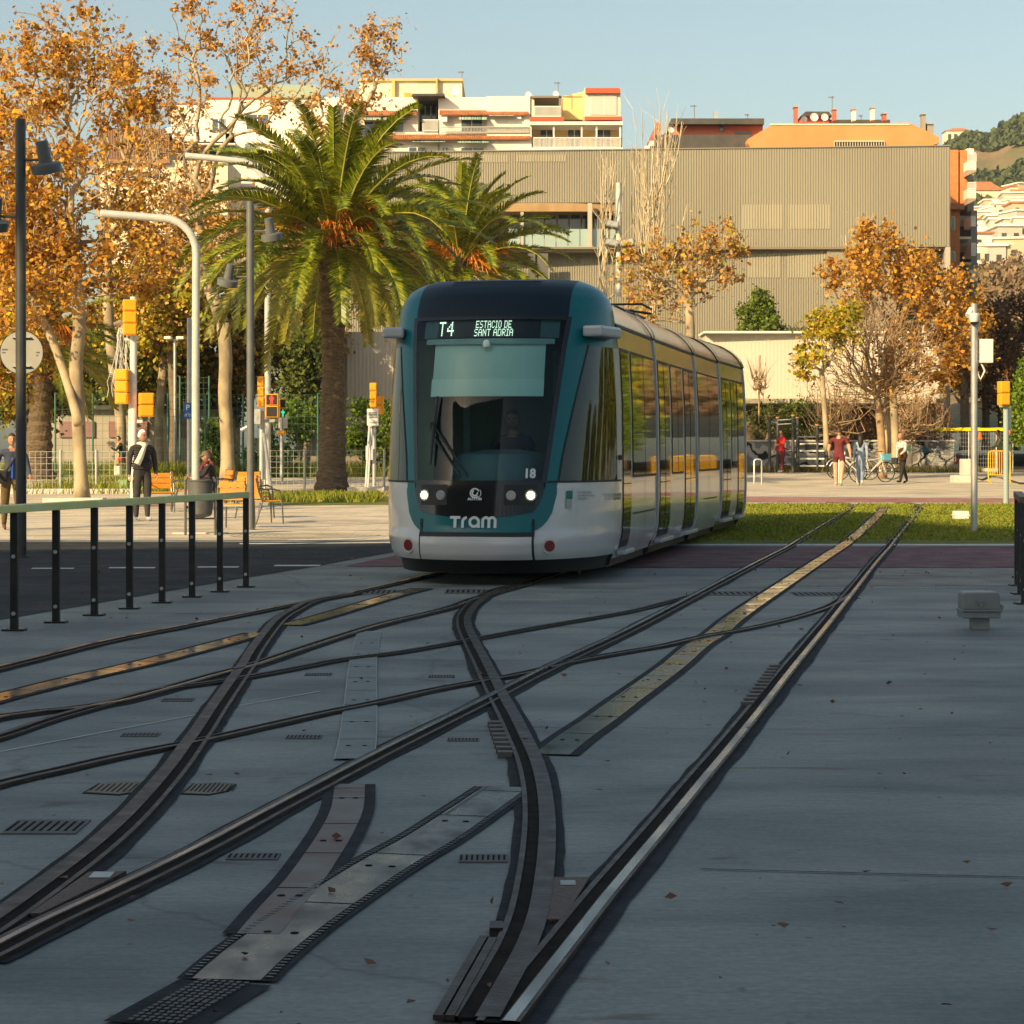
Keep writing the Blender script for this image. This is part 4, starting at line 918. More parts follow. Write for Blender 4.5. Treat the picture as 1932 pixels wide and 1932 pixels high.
def palm(label, base, top, r0, nf, L, seed, group="date palms"):
    rs = np.random.RandomState(seed); t = thing("palm_tree", label, "palm tree", tuple(base), 0, group)
    H = (top - base).length; ax = top - base; mb = MB(); prof = []; n = int(H / .16)
    for i in range(n + 1):
        s = i / n; r = r0 * (1 + .5 * max(0, 1 - s * 9) + .12 * math.sin(s * 9)) * (1 if s < .85 else 1 + (s - .85) * 1.6)
        prof.append((r * (1.05 if i % 2 else .93), s))
    vs = []; N_ = 20
    for i, (r, s) in enumerate(prof):
        for k in range(N_):
            a = 2 * math.pi * (k + .5 * (i // 2 % 2)) / N_; rr = r * (1 + .06 * rs.rand()); c = ax * s; vs.append((c.x + rr * math.cos(a), c.y + rr * math.sin(a), c.z + .03 * rs.rand()))
    m = len(prof); fs = [(i * N_ + k, i * N_ + (k + 1) % N_, (i + 1) * N_ + (k + 1) % N_, (i + 1) * N_ + k) for i in range(m - 1) for k in range(N_)]
    mb.add(vs, fs); mb.build("trunk", mat("palm_bark", (.07, .05, .033), (.15, .11, .07), 6, .9, bump=.8, bsc=14, stretch=(1, 1, 4)), t, fix=False)
    cz = np.array(ax); Q = []; Q2 = []; rach = MB()
    for f in range(nf):
        az = f * 2.39996 + rs.uniform(-.15, .15); q = (f + .5) / nf; el = math.radians(86 - 112 * q ** .95 + rs.uniform(-7, 7)); l = L * rs.uniform(.88, 1.08) * (.78 if q < .12 else 1)
        n = 22; pts = [cz + np.array([math.cos(az) * .18, math.sin(az) * .18, -.35 * q])]; e = el; dr = math.radians(rs.uniform(50, 80)) / n * (.55 + .6 * math.cos(max(0, el)) )
        if el < -.2: dr *= .7
        for i in range(n):
            pts.append(pts[-1] + np.array([math.cos(az) * math.cos(e), math.sin(az) * math.cos(e), math.sin(e)]) * l / n); e = max(-1.45, e - dr * (.28 + 1.75 * i / n))
        pts = np.array(pts); rach.tube([Vector(p) for p in pts[::3]], [.035 * (1 - .85 * i / (len(pts[::3]))) for i in range(len(pts[::3]))], 4, cap=False)
        hl = np.array([-math.sin(az), math.cos(az), 0]); roll = rs.uniform(-.5, .5)
        nl = 92
        for s in (-1, 1):
            tt = np.linspace(.16, .995, nl) ; idx = tt * n; i0 = np.minimum(idx.astype(int), n - 1); fr = (idx - i0)[:, None]; B0 = pts[i0] * (1 - fr) + pts[i0 + 1] * fr; dd = pts[i0 + 1] - pts[i0]; dd /= np.linalg.norm(dd, axis=1)[:, None]
            upv = np.cross(dd, hl); upv *= np.sign(upv[:, 2:3] + 1e-9)
            hv = hl * math.cos(roll) + upv * math.sin(roll); uu = upv * math.cos(roll) - hl * math.sin(roll)
            ll = .54 * np.minimum(1, (tt - .08) * 5) * (1 - .55 * np.maximum(0, tt - .55) / .45)[:] * rs.uniform(.85, 1.12, nl)
            dirv = s * hv * .72 + dd * .62 + uu * .28 + rs.normal(size=(nl, 3)) * .06; dirv /= np.linalg.norm(dirv, axis=1)[:, None]
            tip = B0 + dirv * ll[:, None]; tip[:, 2] -= ll * .16; w = dd * .027
            mid = (B0 + tip) / 2 + uu * .02
            Qs = np.stack([B0 - w * .7, B0 + w * .7, mid + w, mid - w], 1); Qt = np.stack([mid - w, mid + w, tip + w * .15, tip - w * .15], 1)
            (Q if q < .86 else Q2).extend([Qs, Qt])
    gm = mat("palm_leaf", (.1, .15, .02), island=[(.055, .095, .006), (.11, .16, .008), (.20, .235, .01), (.32, .31, .015), (.07, .12, .007)], trans=.16, rough=.4)
    dm = mat("old_palm_leaf", (.25, .2, .04), island=[(.30, .27, .03), (.18, .2, .02), (.36, .3, .05)], trans=.25, rough=.5)
    np_quads("fronds", np.concatenate(Q), gm, t)
    if Q2: np_quads("old_fronds", np.concatenate(Q2), dm, t)
    rach.build("leaf_stalks", mat("palm_stalk", (.35, .33, .08), rough=.5), t, fix=False)
    # orange fruit stalks
    for k in range(11):
        az = rs.uniform(3.4, 6.0) if k < 9 else rs.uniform(0, 6.28); o = cz + np.array([math.cos(az) * .95, math.sin(az) * .95, rs.uniform(-.2, .75)]); mb = MB()
        for j in range(46):
            d = np.array([math.cos(az) + rs.normal() * .45, math.sin(az) + rs.normal() * .45, .1 + rs.normal() * .35]) * rs.uniform(.35, .75)
            mb.tube([o, o + d * .6 + [0, 0, .04], o + d + [0, 0, -.12 - .25 * rs.rand()]], [.016, .014, .011], 3, cap=False)
        mb.build("fruit_stalks", mat("orange_stalks", (.55, .15, .01), (.6, .24, .02), 9, .6), t, fix=False)
    # boot under the crown
    mb = MB()
    for k in range(60):
        az = rs.uniform(0, 6.28); z0 = -rs.uniform(.1, .9); r = r0 * 1.15; c = cz + np.array([math.cos(az) * r * .8, math.sin(az) * r * .8, z0 - .2]); mb.tube([c, c + np.array([math.cos(az) * .16, math.sin(az) * .16, .3])], [.06, .035], 4)
    mb.build("leaf_bases", MATS["palm_bark"], t, fix=False)
    return t
def ln(u0, v0, u1, v1, D, n=3, wob=0): return [P(lerp(u0, u1, i / n) + random.uniform(-wob, wob), lerp(v0, v1, i / n), D + random.uniform(-wob, wob) * .02) for i in range(n + 1)]
PG = "plane trees with autumn leaves left of the tram"
# 1: left pale trunk
D1 = 57
tree("plane tree with a pale forked trunk and dense orange crown, left of the traffic lights", "tree", P(155, 944, D1), [P(155, 944, D1), P(150, 850, D1), P(147, 760, D1), P(143, 690, D1), P(150, 620, D1), P(146, 540, D1), P(140, 470, D1)], .17,
     [(60, 330, D1, 120, 130, 2.6, 130), (170, 380, D1, 130, 120, 2.6, 130), (110, 520, D1, 140, 90, 2.2, 110), (250, 480, D1, 90, 110, 2, 70), (60, 150, D1, 95, 110, 1.5, 60), (150, 90, D1, 60, 110, 1.2, 45), (250, 200, D1, 90, 90, 1.5, 50), (20, 560, D1, 80, 110, 2, 60)],
     L_or, 12500, .12, 3, group=PG, spread=.26)
tree("plane tree leaning left with a pale bent stem beside the black lamp post", "tree", P(152, 946, D1 - .5), [P(150, 800, D1 - .5), P(120, 700, D1), P(90, 620, D1), P(60, 560, D1), P(45, 500, D1)], .11,
     [(30, 400, D1, 90, 120, 1.6, 60), (80, 460, D1, 90, 90, 1.6, 60), (-60, 350, D1, 90, 170, 2, 60)], L_or, 6500, .12, 4, group=PG, spread=.3)
D2 = 78
tree("plane tree with a thick pale trunk forking low, right of the curved lamp", "tree", P(430, 905, D2), [P(430, 905, D2), P(428, 820, D2), P(424, 740, D2), P(426, 690, D2), P(424, 640, D2), P(420, 610, D2)], .23,
     [(330, 440, D2, 110, 130, 2.8, 70), (440, 430, D2, 130, 110, 2.8, 70), (300, 300, D2, 110, 100, 2.8, 55), (420, 150, D2, 110, 120, 2.6, 70), (520, 90, D2, 95, 110, 2.4, 60), (560, 230, D2, 120, 90, 2.4, 55), (670, 150, D2, 95, 110, 2, 55), (720, 90, D2, 55, 65, 1.6, 35), (360, 60, D2, 60, 90, 1.6, 30), (610, 300, D2, 90, 90, 2, 30)],
     L_or2, 8500, .13, 5, group=PG, spread=.24)
tree("tall plane tree with thin pale limbs rising against the sky at the upper left", "tree", P(225, 905, 84), [P(225, 905, 84), P(228, 800, 84), P(215, 700, 84), P(205, 600, 84), P(200, 480, 84)], .2,
     [(150, 120, 84, 120, 140, 2.6, 90), (60, 120, 84, 100, 120, 2.4, 60), (260, 180, 84, 110, 110, 2.4, 70), (200, 330, 84, 130, 90, 2.6, 60), (20, 250, 84, 110, 110, 2.6, 60), (330, 250, 84, 80, 100, 2, 30), (330, 350, 84, 90, 70, 2, 40)],
     L_or2, 8000, .13, 6, group=PG, spread=.26)
tree("plane tree at the far left edge with amber leaves behind the round sign", "tree", P(-60, 930, 66), [P(-60, 930, 66), P(-55, 800, 66), P(-40, 650, 66)], .2,
     [(0, 520, 66, 120, 130, 2.2, 90), (30, 640, 66, 90, 80, 2, 60), (-60, 380, 66, 150, 180, 2.6, 80), (0, 720, 66, 50, 60, 1.4, 30)], [(L_yg, .35), (L_or, .65), (L_or, 1)], 13000, .13, 7, group=PG, spread=.3)
# green and yellow background trees
for i, (lab, u, v, D, ru, rv, m, n, ls, tw) in enumerate([
    ("broad dark green tree behind the traffic lights", 290, 650, 92, 130, 110, [(L_dk, .45), (L_yg, .75), (L_or, 1)], 9500, .17, 150),
    ("yellow-green tree behind the curved lamp arm", 320, 560, 88, 120, 90, [(L_yg, .6), (L_or2, 1)], 7500, .15, 110),
    ("green tree between the plane trunk and the palm", 500, 640, 92, 110, 90, [(L_dk, .4), (L_yg, .35), (L_or2, 1)], 6000, .16, 110),
    ("brownish tree behind the palm trunk", 560, 560, 95, 130, 120, [(L_or2, .7), (L_gr, 1)], 6500, .15, 120),
    ("dark leafy tree behind the left palm trunk", 40, 690, 86, 120, 110, [(L_dk, .5), (L_yg, .4), (L_or, 1)], 8000, .16, 130),
    ("dark cypress-like tree right of the red pedestrian light", 575, 690, 88, 28, 90, L_dk, 2600, .15, 50),
    ("dark green tree far behind the jogger", 200, 720, 96, 110, 90, L_dk, 5500, .17, 90),
    ("shaded tree behind the green mesh fence", 380, 730, 97, 110, 80, [(L_dk, .7), (L_or2, 1)], 5500, .17, 90)]):
    tree(lab, "tree", P(u, 900, D), [P(u, 900, D), P(u + 8, 800, D), P(u, v + rv * .5, D)], .16, [(u, v, D, ru, rv, ru * D / F, tw), (u, v + rv * .4, D, ru * .8, rv * .7, 1.6, tw // 2)], m, int(n * 2.0), ls * 1.15, 20 + i, bk=bark_d, group="leafy trees in the park behind the plaza", spread=.45)
tree("tan-leaved tree filling the gap between the upper left crowns", "tree", P(300, 900, 90), [P(300, 900, 90), P(302, 760, 90), P(320, 600, 90), P(330, 480, 90)], .18, [(330, 420, 90, 130, 80, 2.2, 120), (430, 470, 90, 110, 80, 2.2, 90), (260, 500, 90, 90, 80, 2, 60), (520, 540, 90, 80, 70, 2, 50)], [(L_or2, .55), (L_yg, .4), (L_or, 1)], 12000, .13, 33, group="leafy trees in the park behind the plaza", spread=.3)
# palms
palm("large date palm with a thick trunk left of the tram", P(626, 930, 65), P(630, 446, 65) , .34, 112, 4.55, 11)
o_ = P(885, 900, 80); palm("date palm partly hidden by the tram roof", o_, P(868, 490, 80), .33, 76, 4.2, 12)
palm("old date palm at the left edge, its fronds hanging beside the traffic lights", P(72, 905, 76), P(78, 640, 76), .4, 40, 3.3, 13)
# bushes
def bush(label, u, v, D, ru, rv, m, n, ls, seed, tw=50, bk=None):
    b = P(u, v + rv * .9, D); return tree(label, "bush", b, [b, P(u, v + rv * .4, D)], .05, [(u, v, D, ru, rv, ru * D / F, tw)], m, n, ls, seed, bk=bk or bark_d, name="bush", spread=.22, tname="stems", group=None)
bush("ivy-green bush right of the palm trunk", 705, 800, 84, 60, 55, L_iv, 5000, .12, 41)
bush("ivy-green hedge left of the palm trunk", 560, 800, 84, 70, 40, L_iv, 4000, .12, 42)
bush("glossy green bush behind the seated man", 400, 850, 84, 28, 55, L_iv, 2600, .12, 43)
bush("green hedge behind the pedestrian light", 500, 860, 84, 60, 25, L_iv, 2500, .12, 44)
bush("low hedge beside the tram mirror", 720, 855, 84, 40, 25, L_gr, 1600, .12, 45)
tufts("verge_grass", "rough green grass around the palm foot", -8.0, -3.3, 55, 60, 5000, .13, GC, 5)
tufts("park_grass", "ragged green and yellow growth along the park fence", -22, -3, 83, 86, 12000, .4, GC, 6)
tufts("planter_grass", "weeds growing inside the white kerbs on the left", -13.5, -9.6, 62, 74, 3500, .25, GC, 7)
# right-hand side
def broom(label, u, v0, v1, D, w, n, seed, m=twig, r0=.12):
    rs = random.Random(seed); t = thing("bare_tree", label, "tree", tuple(P(u, v1, D)), 0, "bare trees in front of the ribbed building"); b = P(u, v1, D); mb = MB()
    mb.tube([Vector((0, 0, 0)), P(u, v1 - 60, D) - b, P(u + 2, v1 - 130, D) - b], [r0, r0 * .9, r0 * .7], 8)
    for i in range(n):
        s0 = rs.uniform(.15, .75); a = P(u + rs.uniform(-.25, .25) * w * s0, lerp(v1 - 60, v0, s0 * .8), D + rs.uniform(-.5, .5)) - b; top_ = lerp(v1, v0, min(1.02, s0 + rs.uniform(.2, .5))); uu = u + rs.gauss(0, .36) * w
        e_ = P(uu, top_, D + rs.uniform(-1.2, 1.2)) - b; mid = a.lerp(e_, .5) + Vector(((e_.x - a.x) * .22, 0, -.1)); k = [a, mid, e_]; r = rs.uniform(.014, .036)
        c = catmull(k, .5); c = [p + Vector((rs.gauss(0, .03), rs.gauss(0, .03), 0)) for p in c]; mb.tube(c, [r * (1 - .85 * j / len(c)) + .004 for j in range(len(c))], 4, cap=False)
        for q in range(3):
            p = c[rs.randrange(len(c) // 2, len(c))]; mb.tube([p, p + Vector((rs.gauss(0, .25), rs.gauss(0, .2), rs.uniform(.3, .9)))], [.012, .004], 3, cap=False)
    mb.build("branches", m, t, fix=False); return t
broom("tall bare poplar with whitish upright branches in front of the ribbed facade", 1232, 215, 720, 84, 74, 52, 3)
broom("thin bare whitish tree left of the white floodlight pole", 1140, 300, 720, 84, 45, 20, 4)
broom("bare pale tree standing behind the orange plane tree", 1630, 450, 760, 84, 55, 40, 5)
tree("half-bare plane tree with brown leaves behind the tram roof", "tree", P(1300, 860, 80), [P(1300, 860, 80), P(1298, 760, 80), P(1302, 640, 80), P(1300, 580, 80)], .16, [(1300, 500, 80, 105, 85, 1.8, 150), (1250, 560, 80, 95, 55, 1.6, 70), (1350, 460, 80, 60, 55, 1.2, 40), (1200, 490, 80, 60, 60, 1.2, 30)], [(L_or2, .85), (L_yg, 1)], 3800, .13, 51, spread=.2)
tree("orange plane tree in front of the corner of the ribbed building", "tree", P(1672, 860, 82), [P(1672, 860, 82), P(1676, 780, 82), P(1680, 680, 82), P(1690, 620, 82)], .17, [(1680, 510, 82, 100, 75, 2, 150), (1740, 560, 82, 100, 90, 2, 130), (1610, 520, 82, 65, 60, 1.6, 60), (1800, 600, 82, 60, 90, 1.6, 70), (1650, 445, 82, 50, 30, 1, 25), (1740, 680, 82, 80, 70, 1.6, 60)], [(L_or, .8), (L_or2, 1)], 9500, .145, 52, spread=.28)
tree("yellow-green tree left of the bare rounded tree", "tree", P(1560, 850, 79), [P(1560, 850, 79), P(1555, 760, 79), P(1550, 700, 79)], .09, [(1545, 640, 79, 50, 60, 1.1, 60), (1590, 610, 79, 50, 45, 1.1, 45), (1520, 690, 79, 28, 30, .7, 20)], [(L_yg, .8), (L_or, 1)], 3200, .13, 53, spread=.22)
b0 = GP(1665, 903)
tree("bare rounded tree with dense greyish brown twigs on the right", "tree", b0, [b0, P(1663, 830, b0.y), P(1658, 775, b0.y), P(1655, 750, b0.y)], .14, [(1660, 665, b0.y, 130, 95, 2.1, 1500), (1660, 610, b0.y, 95, 60, 1.8, 380), (1640, 740, b0.y, 130, 40, 1.8, 200)], L_br, 1200, .07, 54, bk=twig_b, spread=.15, pw=.42, minr=.009, step=.35, wig=.12, plw=.6)
tree("pale twin-stemmed plane trunk beside the bare rounded tree", "tree", P(1690, 880, 81), [P(1690, 880, 81), P(1688, 800, 81), P(1684, 730, 81)], .14, [(1690, 690, 81, 60, 60, 1.2, 40)], L_or2, 900, .12, 55)
tree("dark green evergreen rising above the white wall", "tree", P(1436, 860, 104), [P(1436, 860, 104), P(1436, 640, 104), P(1436, 570, 104)], .1, [(1440, 622, 104, 58, 26, 1.2, 90), (1432, 592, 104, 40, 26, .8, 60), (1437, 562, 104, 18, 22, .4, 25)], L_gr, 7000, .13, 56, bk=bark_d, spread=.2)
tree("vivid green conifer at the right edge of the frame", "tree", P(1945, 880, 70), [P(1945, 880, 70), P(1945, 800, 70), P(1945, 720, 70)], .12, [(1945, 780, 70, 45, 70, .9, 120), (1945, 720, 70, 28, 50, .7, 60)], [(L_iv, .85), (L_gr, 1)], 7500, .1, 57, bk=bark_d, spread=.18)
for i, (lab, u, v, D, ru, rv, m, n) in enumerate([("dark brown street tree behind the white camera pole", 1860, 640, 120, 55, 80, L_br, 4200), ("dark leafless street tree further right", 1915, 620, 125, 50, 85, L_br, 3800), ("russet street tree beyond the building corner", 1820, 650, 104, 50, 100, [(L_or, .6), (L_br, 1)], 4600), ("shaded street tree low behind the yellow traffic light", 1890, 720, 115, 60, 60, L_br, 3500)]):
    tree(lab, "tree", P(u, 850, D), [P(u, 850, D), P(u, 760, D), P(u, v + 30, D)], .2, [(u, v, D, ru, rv, 1.6, 170)], m, n, .16, 60 + i, bk=bark_d, group="street trees down the avenue", spread=.3)
# scrub behind the outdoor gym
for i, (lab, u, v, ru, rv, m, n) in enumerate([("olive bush behind the exercise bars", 1455, 800, 45, 45, L_dk, 2600), ("grey-green shrub left of the bare tree", 1520, 795, 45, 45, L_gr, 2200), ("dry brown shrub behind the parked bicycles", 1610, 820, 50, 50, L_br, 1600), ("dry scrub right of the tree trunk", 1720, 820, 50, 60, L_br, 1800), ("reed-like dry bush in front of the wall corner", 1760, 800, 40, 50, L_br, 1400)]):
    bush(lab, u, v, 94.6, ru, rv, m, n, .09, 70 + i, tw=130, bk=twig_b)
broom("bare twiggy shrub near the white wall", 1432, 700, 800, 94.2, 40, 24, 8, twig_b, .04)
broom("upright dry canes behind the walking couple", 1580, 735, 892, 92.7, 80, 90, 9, twig_b, .04)
broom("upright dry canes right of the tree trunk", 1720, 745, 892, 92.7, 80, 90, 10, twig_b, .04)
tufts("scrub_grass", "dry grass and weeds at the foot of the graffiti wall", 8.5, 19, 91.8, 93.3, 5000, .2, [(.1, .12, .02), (.2, .18, .06), (.3, .24, .1), (.16, .15, .03)], 8)
# trees beyond the right edge of the frame, seen mirrored in the tram's flank
b = Vector((24, 66, gz(66))); u_ = U0 + 24 * F / 66; sc_ = F / 66
rt = tree("leafy tree beyond the right edge, mirrored in the tram windows", "tree", b, [b, b + Vector((0, 0, 2))], .2, [(u_, HZ - 3.6 * sc_, 66, 2.8 * sc_, 3.6 * sc_, 2.6, 150)], [(L_yg, .35), (L_gr, 1)], 9000, .3, 90, group="trees mirrored in the tram windows", spread=.55)
for i, (x, y) in enumerate([(27, 98), (30.5, 108), (34, 118), (32, 98), (36, 108), (28.5, 103), (39, 120), (17.6, 61), (20.2, 74), (23.5, 84), (22.5, 66), (18, 56), (28, 62), (32, 57), (37, 54), (29, 72), (36, 66), (42, 50), (47, 45), (44, 60), (52, 40), (56, 34), (34, 84), (60, 27)]):
    c = copy_tree(rt); c.location = (x, y, gz(y)); c.rotation_euler = (0, 0, i * 1.3); c.scale = (1, 1, (.85 if i > 6 else 1.35) + .3 * (i % 3) / 2)
# ---------------------------------------------------------------- buildings behind
cream = mat("cream_render", (.62, .55, .40), (.7, .63, .48), 1.2, .85); whiter = mat("white_render", (.68, .65, .58), (.74, .72, .66), 1.1, .85)
yellowr = mat("yellow_render", (.62, .47, .2), (.68, .54, .26), 1.2, .85); tile = mat("roof_tile", (.5, .2, .08), (.35, .14, .06), 3, .8, bump=.6, bsc=3)
redr = mat("red_trim", (.5, .09, .04), rough=.8); win = mat("window_glass", (.05, .07, .08), rough=.08, spec=.8); wframe = mat("window_frame_white", (.7, .7, .68), rough=.5)
shade = mat("opening_shade", (.06, .05, .045), rough=.9); awn = mat("green_awning", (.06, .2, .15), (.5, .55, .45), 3, .8, lo=.5, hi=.52, stretch=(9, .01, .01))  # near-black colour stands in for shade inside recesses and openings
orange_r = mat("orange_render", (.62, .23, .08), (.68, .28, .11), .6, .85); redbr = mat("red_render", (.42, .11, .07), (.48, .15, .1), .8, .85)
darkroof = mat("dark_roof", (.05, .05, .05), (.08, .075, .07), 2, .8); brick = mat("orange_brick", (.5, .17, .06), (.58, .22, .08), 5, .9)
def R3(mb, u0, v0, u1, v1, D, dep): 
    a = P(u0, v1, D); b = P(u1, v0, D); return mb.box(a.x, b.x, D, D + dep, a.z, b.z)
def wbox(name, m, rects, D, dep, par, bevel=0):
    if name in ("red_band", "red_coping", "air_conditioner", "post", "column", "balcony", "awning", "window", "lens", "slat_window", "cornice") and len(rects) > 1:
        return [wbox(name, m, [r], D, dep, par, bevel) for r in rects][0]
    mb = MB()
    for r in rects: R3(mb, *r[:4], D + (r[4] if len(r) > 4 else 0), r[5] if len(r) > 5 else dep)
    return mb.build(name, m, par, bevel=bevel)
def window(par, u0, v0, u1, v1, D, n=2, bar=None, pm=None):
    f = wbox("window", wframe, [(u0, v0, u1, v1)], D - .06, .08, par); w_ = (u1 - u0) / n
    for i in range(n): wbox("pane", pm or win, [(u0 + i * w_ + 1.1, v0 + 1.2, u0 + (i + 1) * w_ - 1.1, v1 - 1.2)], D - .075, .03, f)
    return f
def railing(par, u0, v0, u1, v1, D, n, m=None):
    mb = MB(); r = (v1 - v0)
    for i in range(n + 1):
        u = lerp(u0, u1, i / n); R3(mb, u - .5, v0, u + .5, v1, D, .04)
    R3(mb, u0, v0 - 1.2, u1, v0 + .6, D - .02, .08); R3(mb, u0, v1 - .8, u1, v1 + .8, D - .02, .08); return mb.build("balcony_railing", m or wframe, par)
Z1 = lambda x, y: (x * .35157 + 603.8, y * .35157 + 113.2)
def zr(x0, y0, x1, y1, *k): a = Z1(x0, y0); b = Z1(x1, y1); return (a[0], a[1], b[0], b[1], *k)
DA = 132
t = thing("apartment_building", "long white apartment block with tiled eaves and green awnings above the ribbed facade", "building", tuple(P(900, 870, DA)))
t.location = (0, 0, 0)
wbox("wall", whiter, [zr(-60, 200, 525, 900, 0, 12), zr(635, 200, 900, 900, 0, 12), zr(895, 194, 1135, 900, -.3, 12), zr(525, 385, 640, 900, 0, 12)], DA, 12, t)
wbox("penthouse", cream, [zr(212, 108, 762, 215, 4, 8)], DA, 8, t); wbox("cornice", mat("ochre_trim", (.6, .4, .15), rough=.8), [zr(205, 100, 766, 112, 3.8, 8.5), zr(385, 108, 402, 210, 3.7, .3), zr(622, 95, 630, 205, 3.6, .3)], DA, 8, t)
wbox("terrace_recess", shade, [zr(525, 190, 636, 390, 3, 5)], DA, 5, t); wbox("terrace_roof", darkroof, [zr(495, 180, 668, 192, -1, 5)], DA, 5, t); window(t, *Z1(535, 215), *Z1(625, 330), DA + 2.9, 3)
railing(t, *Z1(550, 322), *Z1(632, 380), DA - .1, 14); wbox("door", mat("ochre_door", (.55, .3, .05), rough=.7), [zr(452, 176, 490, 203)], DA + 3.7, .2, t)
def tiles(par, x0, y0, x1, D, pitch=10.0):
    a = Z1(x0, y0); b = Z1(x1, y0 + 22); mb = MB(); n = int((x1 - x0) / pitch)
    for i in range(n):
        u = lerp(a[0], b[0], (i + .5) / n); mb.tube([P(u, a[1], D), P(u, b[1], D - .55)], [(b[0] - a[0]) / n * .48 * D / F] * 2, 6)
    R3(mb, a[0], a[1] - .5, b[0], a[1] + 3, D, .3); return mb.build("tiled_eave", tile, par)
tiles(t, 640, 272, 1118, DA - .1); tiles(t, 200, 275, 520, DA - .1); tiles(t, 290, 402, 1130, DA - .1)
for r in [(755, 318, 872, 386), (943, 300, 1042, 386), (235, 330, 450, 392), (755, 468, 882, 500), (1003, 465, 1092, 500), (475, 466, 566, 500), (655, 466, 686, 500), (40, 330, 150, 390)]:
    window(t, *Z1(*r[:2]), *Z1(*r[2:]), DA, 2 if r[2] - r[0] < 160 else 4)
for r in [(745, 290, 897, 320), (735, 425, 907, 444), (905, 285, 1045, 300), (205, 292, 450, 322), (495, 428, 672, 440)]:
    a = Z1(*r[:2]); b = Z1(*r[2:]); mb = MB(); mb.add([P(a[0], a[1], DA - .05), P(b[0], a[1], DA - .05), P(b[0], b[1], DA - .9), P(a[0], b[1], DA - .9)], [(0, 1, 2, 3)]); mb.build("awning", awn, t)
railing(t, *Z1(650, 360), *Z1(1120, 388), DA - .4, 60, mat("thin_grey_rail", (.4, .4, .38), rough=.5)); wbox("air_conditioner", whitep, [zr(650, 297, 682, 330, -.5, .4), zr(1048, 288, 1080, 316, -.5, .4)], DA, .4, t)
def dish(par, u, v, rpx, D, m=None):
    c = P(u, v, D); M = Matrix.Translation(c) @ Matrix.Rotation(R(82), 4, 'X') @ Matrix.Rotation(R(8), 4, 'Y'); r = rpx * D / F
    o = MB().lathe([(.001, .05 * r), (r * .6, .13 * r), (r, .35 * r), (r, .3 * r), (r * .6, .07 * r), (.001, 0)], 18, M=M).build("satellite_dish", m or whitep, par, smooth=True)
    MB().tube([c + Vector((0, .05, 0)), c + Vector((0, .25, -r * 1.2))], .03, 6).build("dish_mast", steel, o)
def antenna(par, u, v0, v1, D, wd=10):
    mb = MB(); mb.tube([P(u, v1, D), P(u, v0, D)], .025, 5); mb.tube([P(u - wd * .7, v0 + 2, D), P(u + wd * .4, v0 + 2, D)], .015, 4)
    for i in range(6): q = u - wd * .7 + i * wd * .2; mb.tube([P(q, v0 + .2, D), P(q, v0 + 4, D)], .012, 4)
    mb.build("antenna", mat("antenna_metal", (.25, .25, .25), rough=.5, metal=.6), par)
dish(t, *Z1(720, 165), 9.5, DA + 3); dish(t, *Z1(1115, 187), 6, DA); dish(t, *Z1(1262, 183), 6, DA); antenna(t, *Z1(762, 60), Z1(0, 110)[1], DA + 4); antenna(t, *Z1(1278, 118), Z1(0, 190)[1], DA + 2)
# yellow end block
t = thing("apartment_building", "yellow terraced apartment block with white balconies and a red-topped tower", "building")
wbox("wall", yellowr, [zr(1130, 345, 1622, 900, 1.5, 9), zr(1300, 195, 1430, 320, 3, 7)], DA, 9, t); wbox("tower", cream, [zr(1418, 150, 1612, 322, 0, 10), zr(1128, 190, 1150, 330, 0, 10)], DA - .3, 10, t)
mb = MB(); a = Z1(1300, 195); b = Z1(1430, 165); mb.ext([(P(a[0], 0, DA + 2.9).x, P(0, a[1], DA + 2.9).z), (P(b[0], 0, DA + 2.9).x, P(0, a[1], DA + 2.9).z), (P(b[0], 0, DA + 2.9).x, P(0, b[1], DA + 2.9).z)], DA + 2.9, DA + 9).build("gable", yellowr, t)
wbox("tower_top", redr, [zr(1425, 150, 1610, 178, -.6, .4)], DA, .4, t); wbox("red_band", redr, [zr(1125, 305, 1310, 326, -.6, .3), zr(1420, 303, 1622, 322, -.6, .3)], DA, .3, t)
wbox("floor_slab", whiter, [zr(1125, 330, 1625, 348, -.7, 3), zr(1135, 470, 1625, 500, -.7, 3)], DA, 3, t)
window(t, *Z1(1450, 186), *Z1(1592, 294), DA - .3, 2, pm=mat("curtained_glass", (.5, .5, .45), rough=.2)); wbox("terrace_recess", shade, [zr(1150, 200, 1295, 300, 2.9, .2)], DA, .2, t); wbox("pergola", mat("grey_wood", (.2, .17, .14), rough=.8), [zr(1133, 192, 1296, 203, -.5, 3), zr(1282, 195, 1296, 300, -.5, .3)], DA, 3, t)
railing(t, *Z1(1152, 250), *Z1(1292, 302), DA - .55, 24); railing(t, *Z1(1145, 418), *Z1(1612, 470), DA - .55, 70)
for r in [(1180, 374, 1252, 468), (1328, 370, 1402, 468), (1480, 366, 1562, 468)]: window(t, *Z1(*r[:2]), *Z1(*r[2:]), DA + 1.5, 2)
wbox("post", wframe, [zr(1250, 348, 1258, 470, -.5, .15), zr(1400, 348, 1408, 470, -.5, .15), zr(1480, 348, 1488, 470, -.5, .15), zr(1606, 348, 1616, 470, -.5, .15)], DA, .15, t)
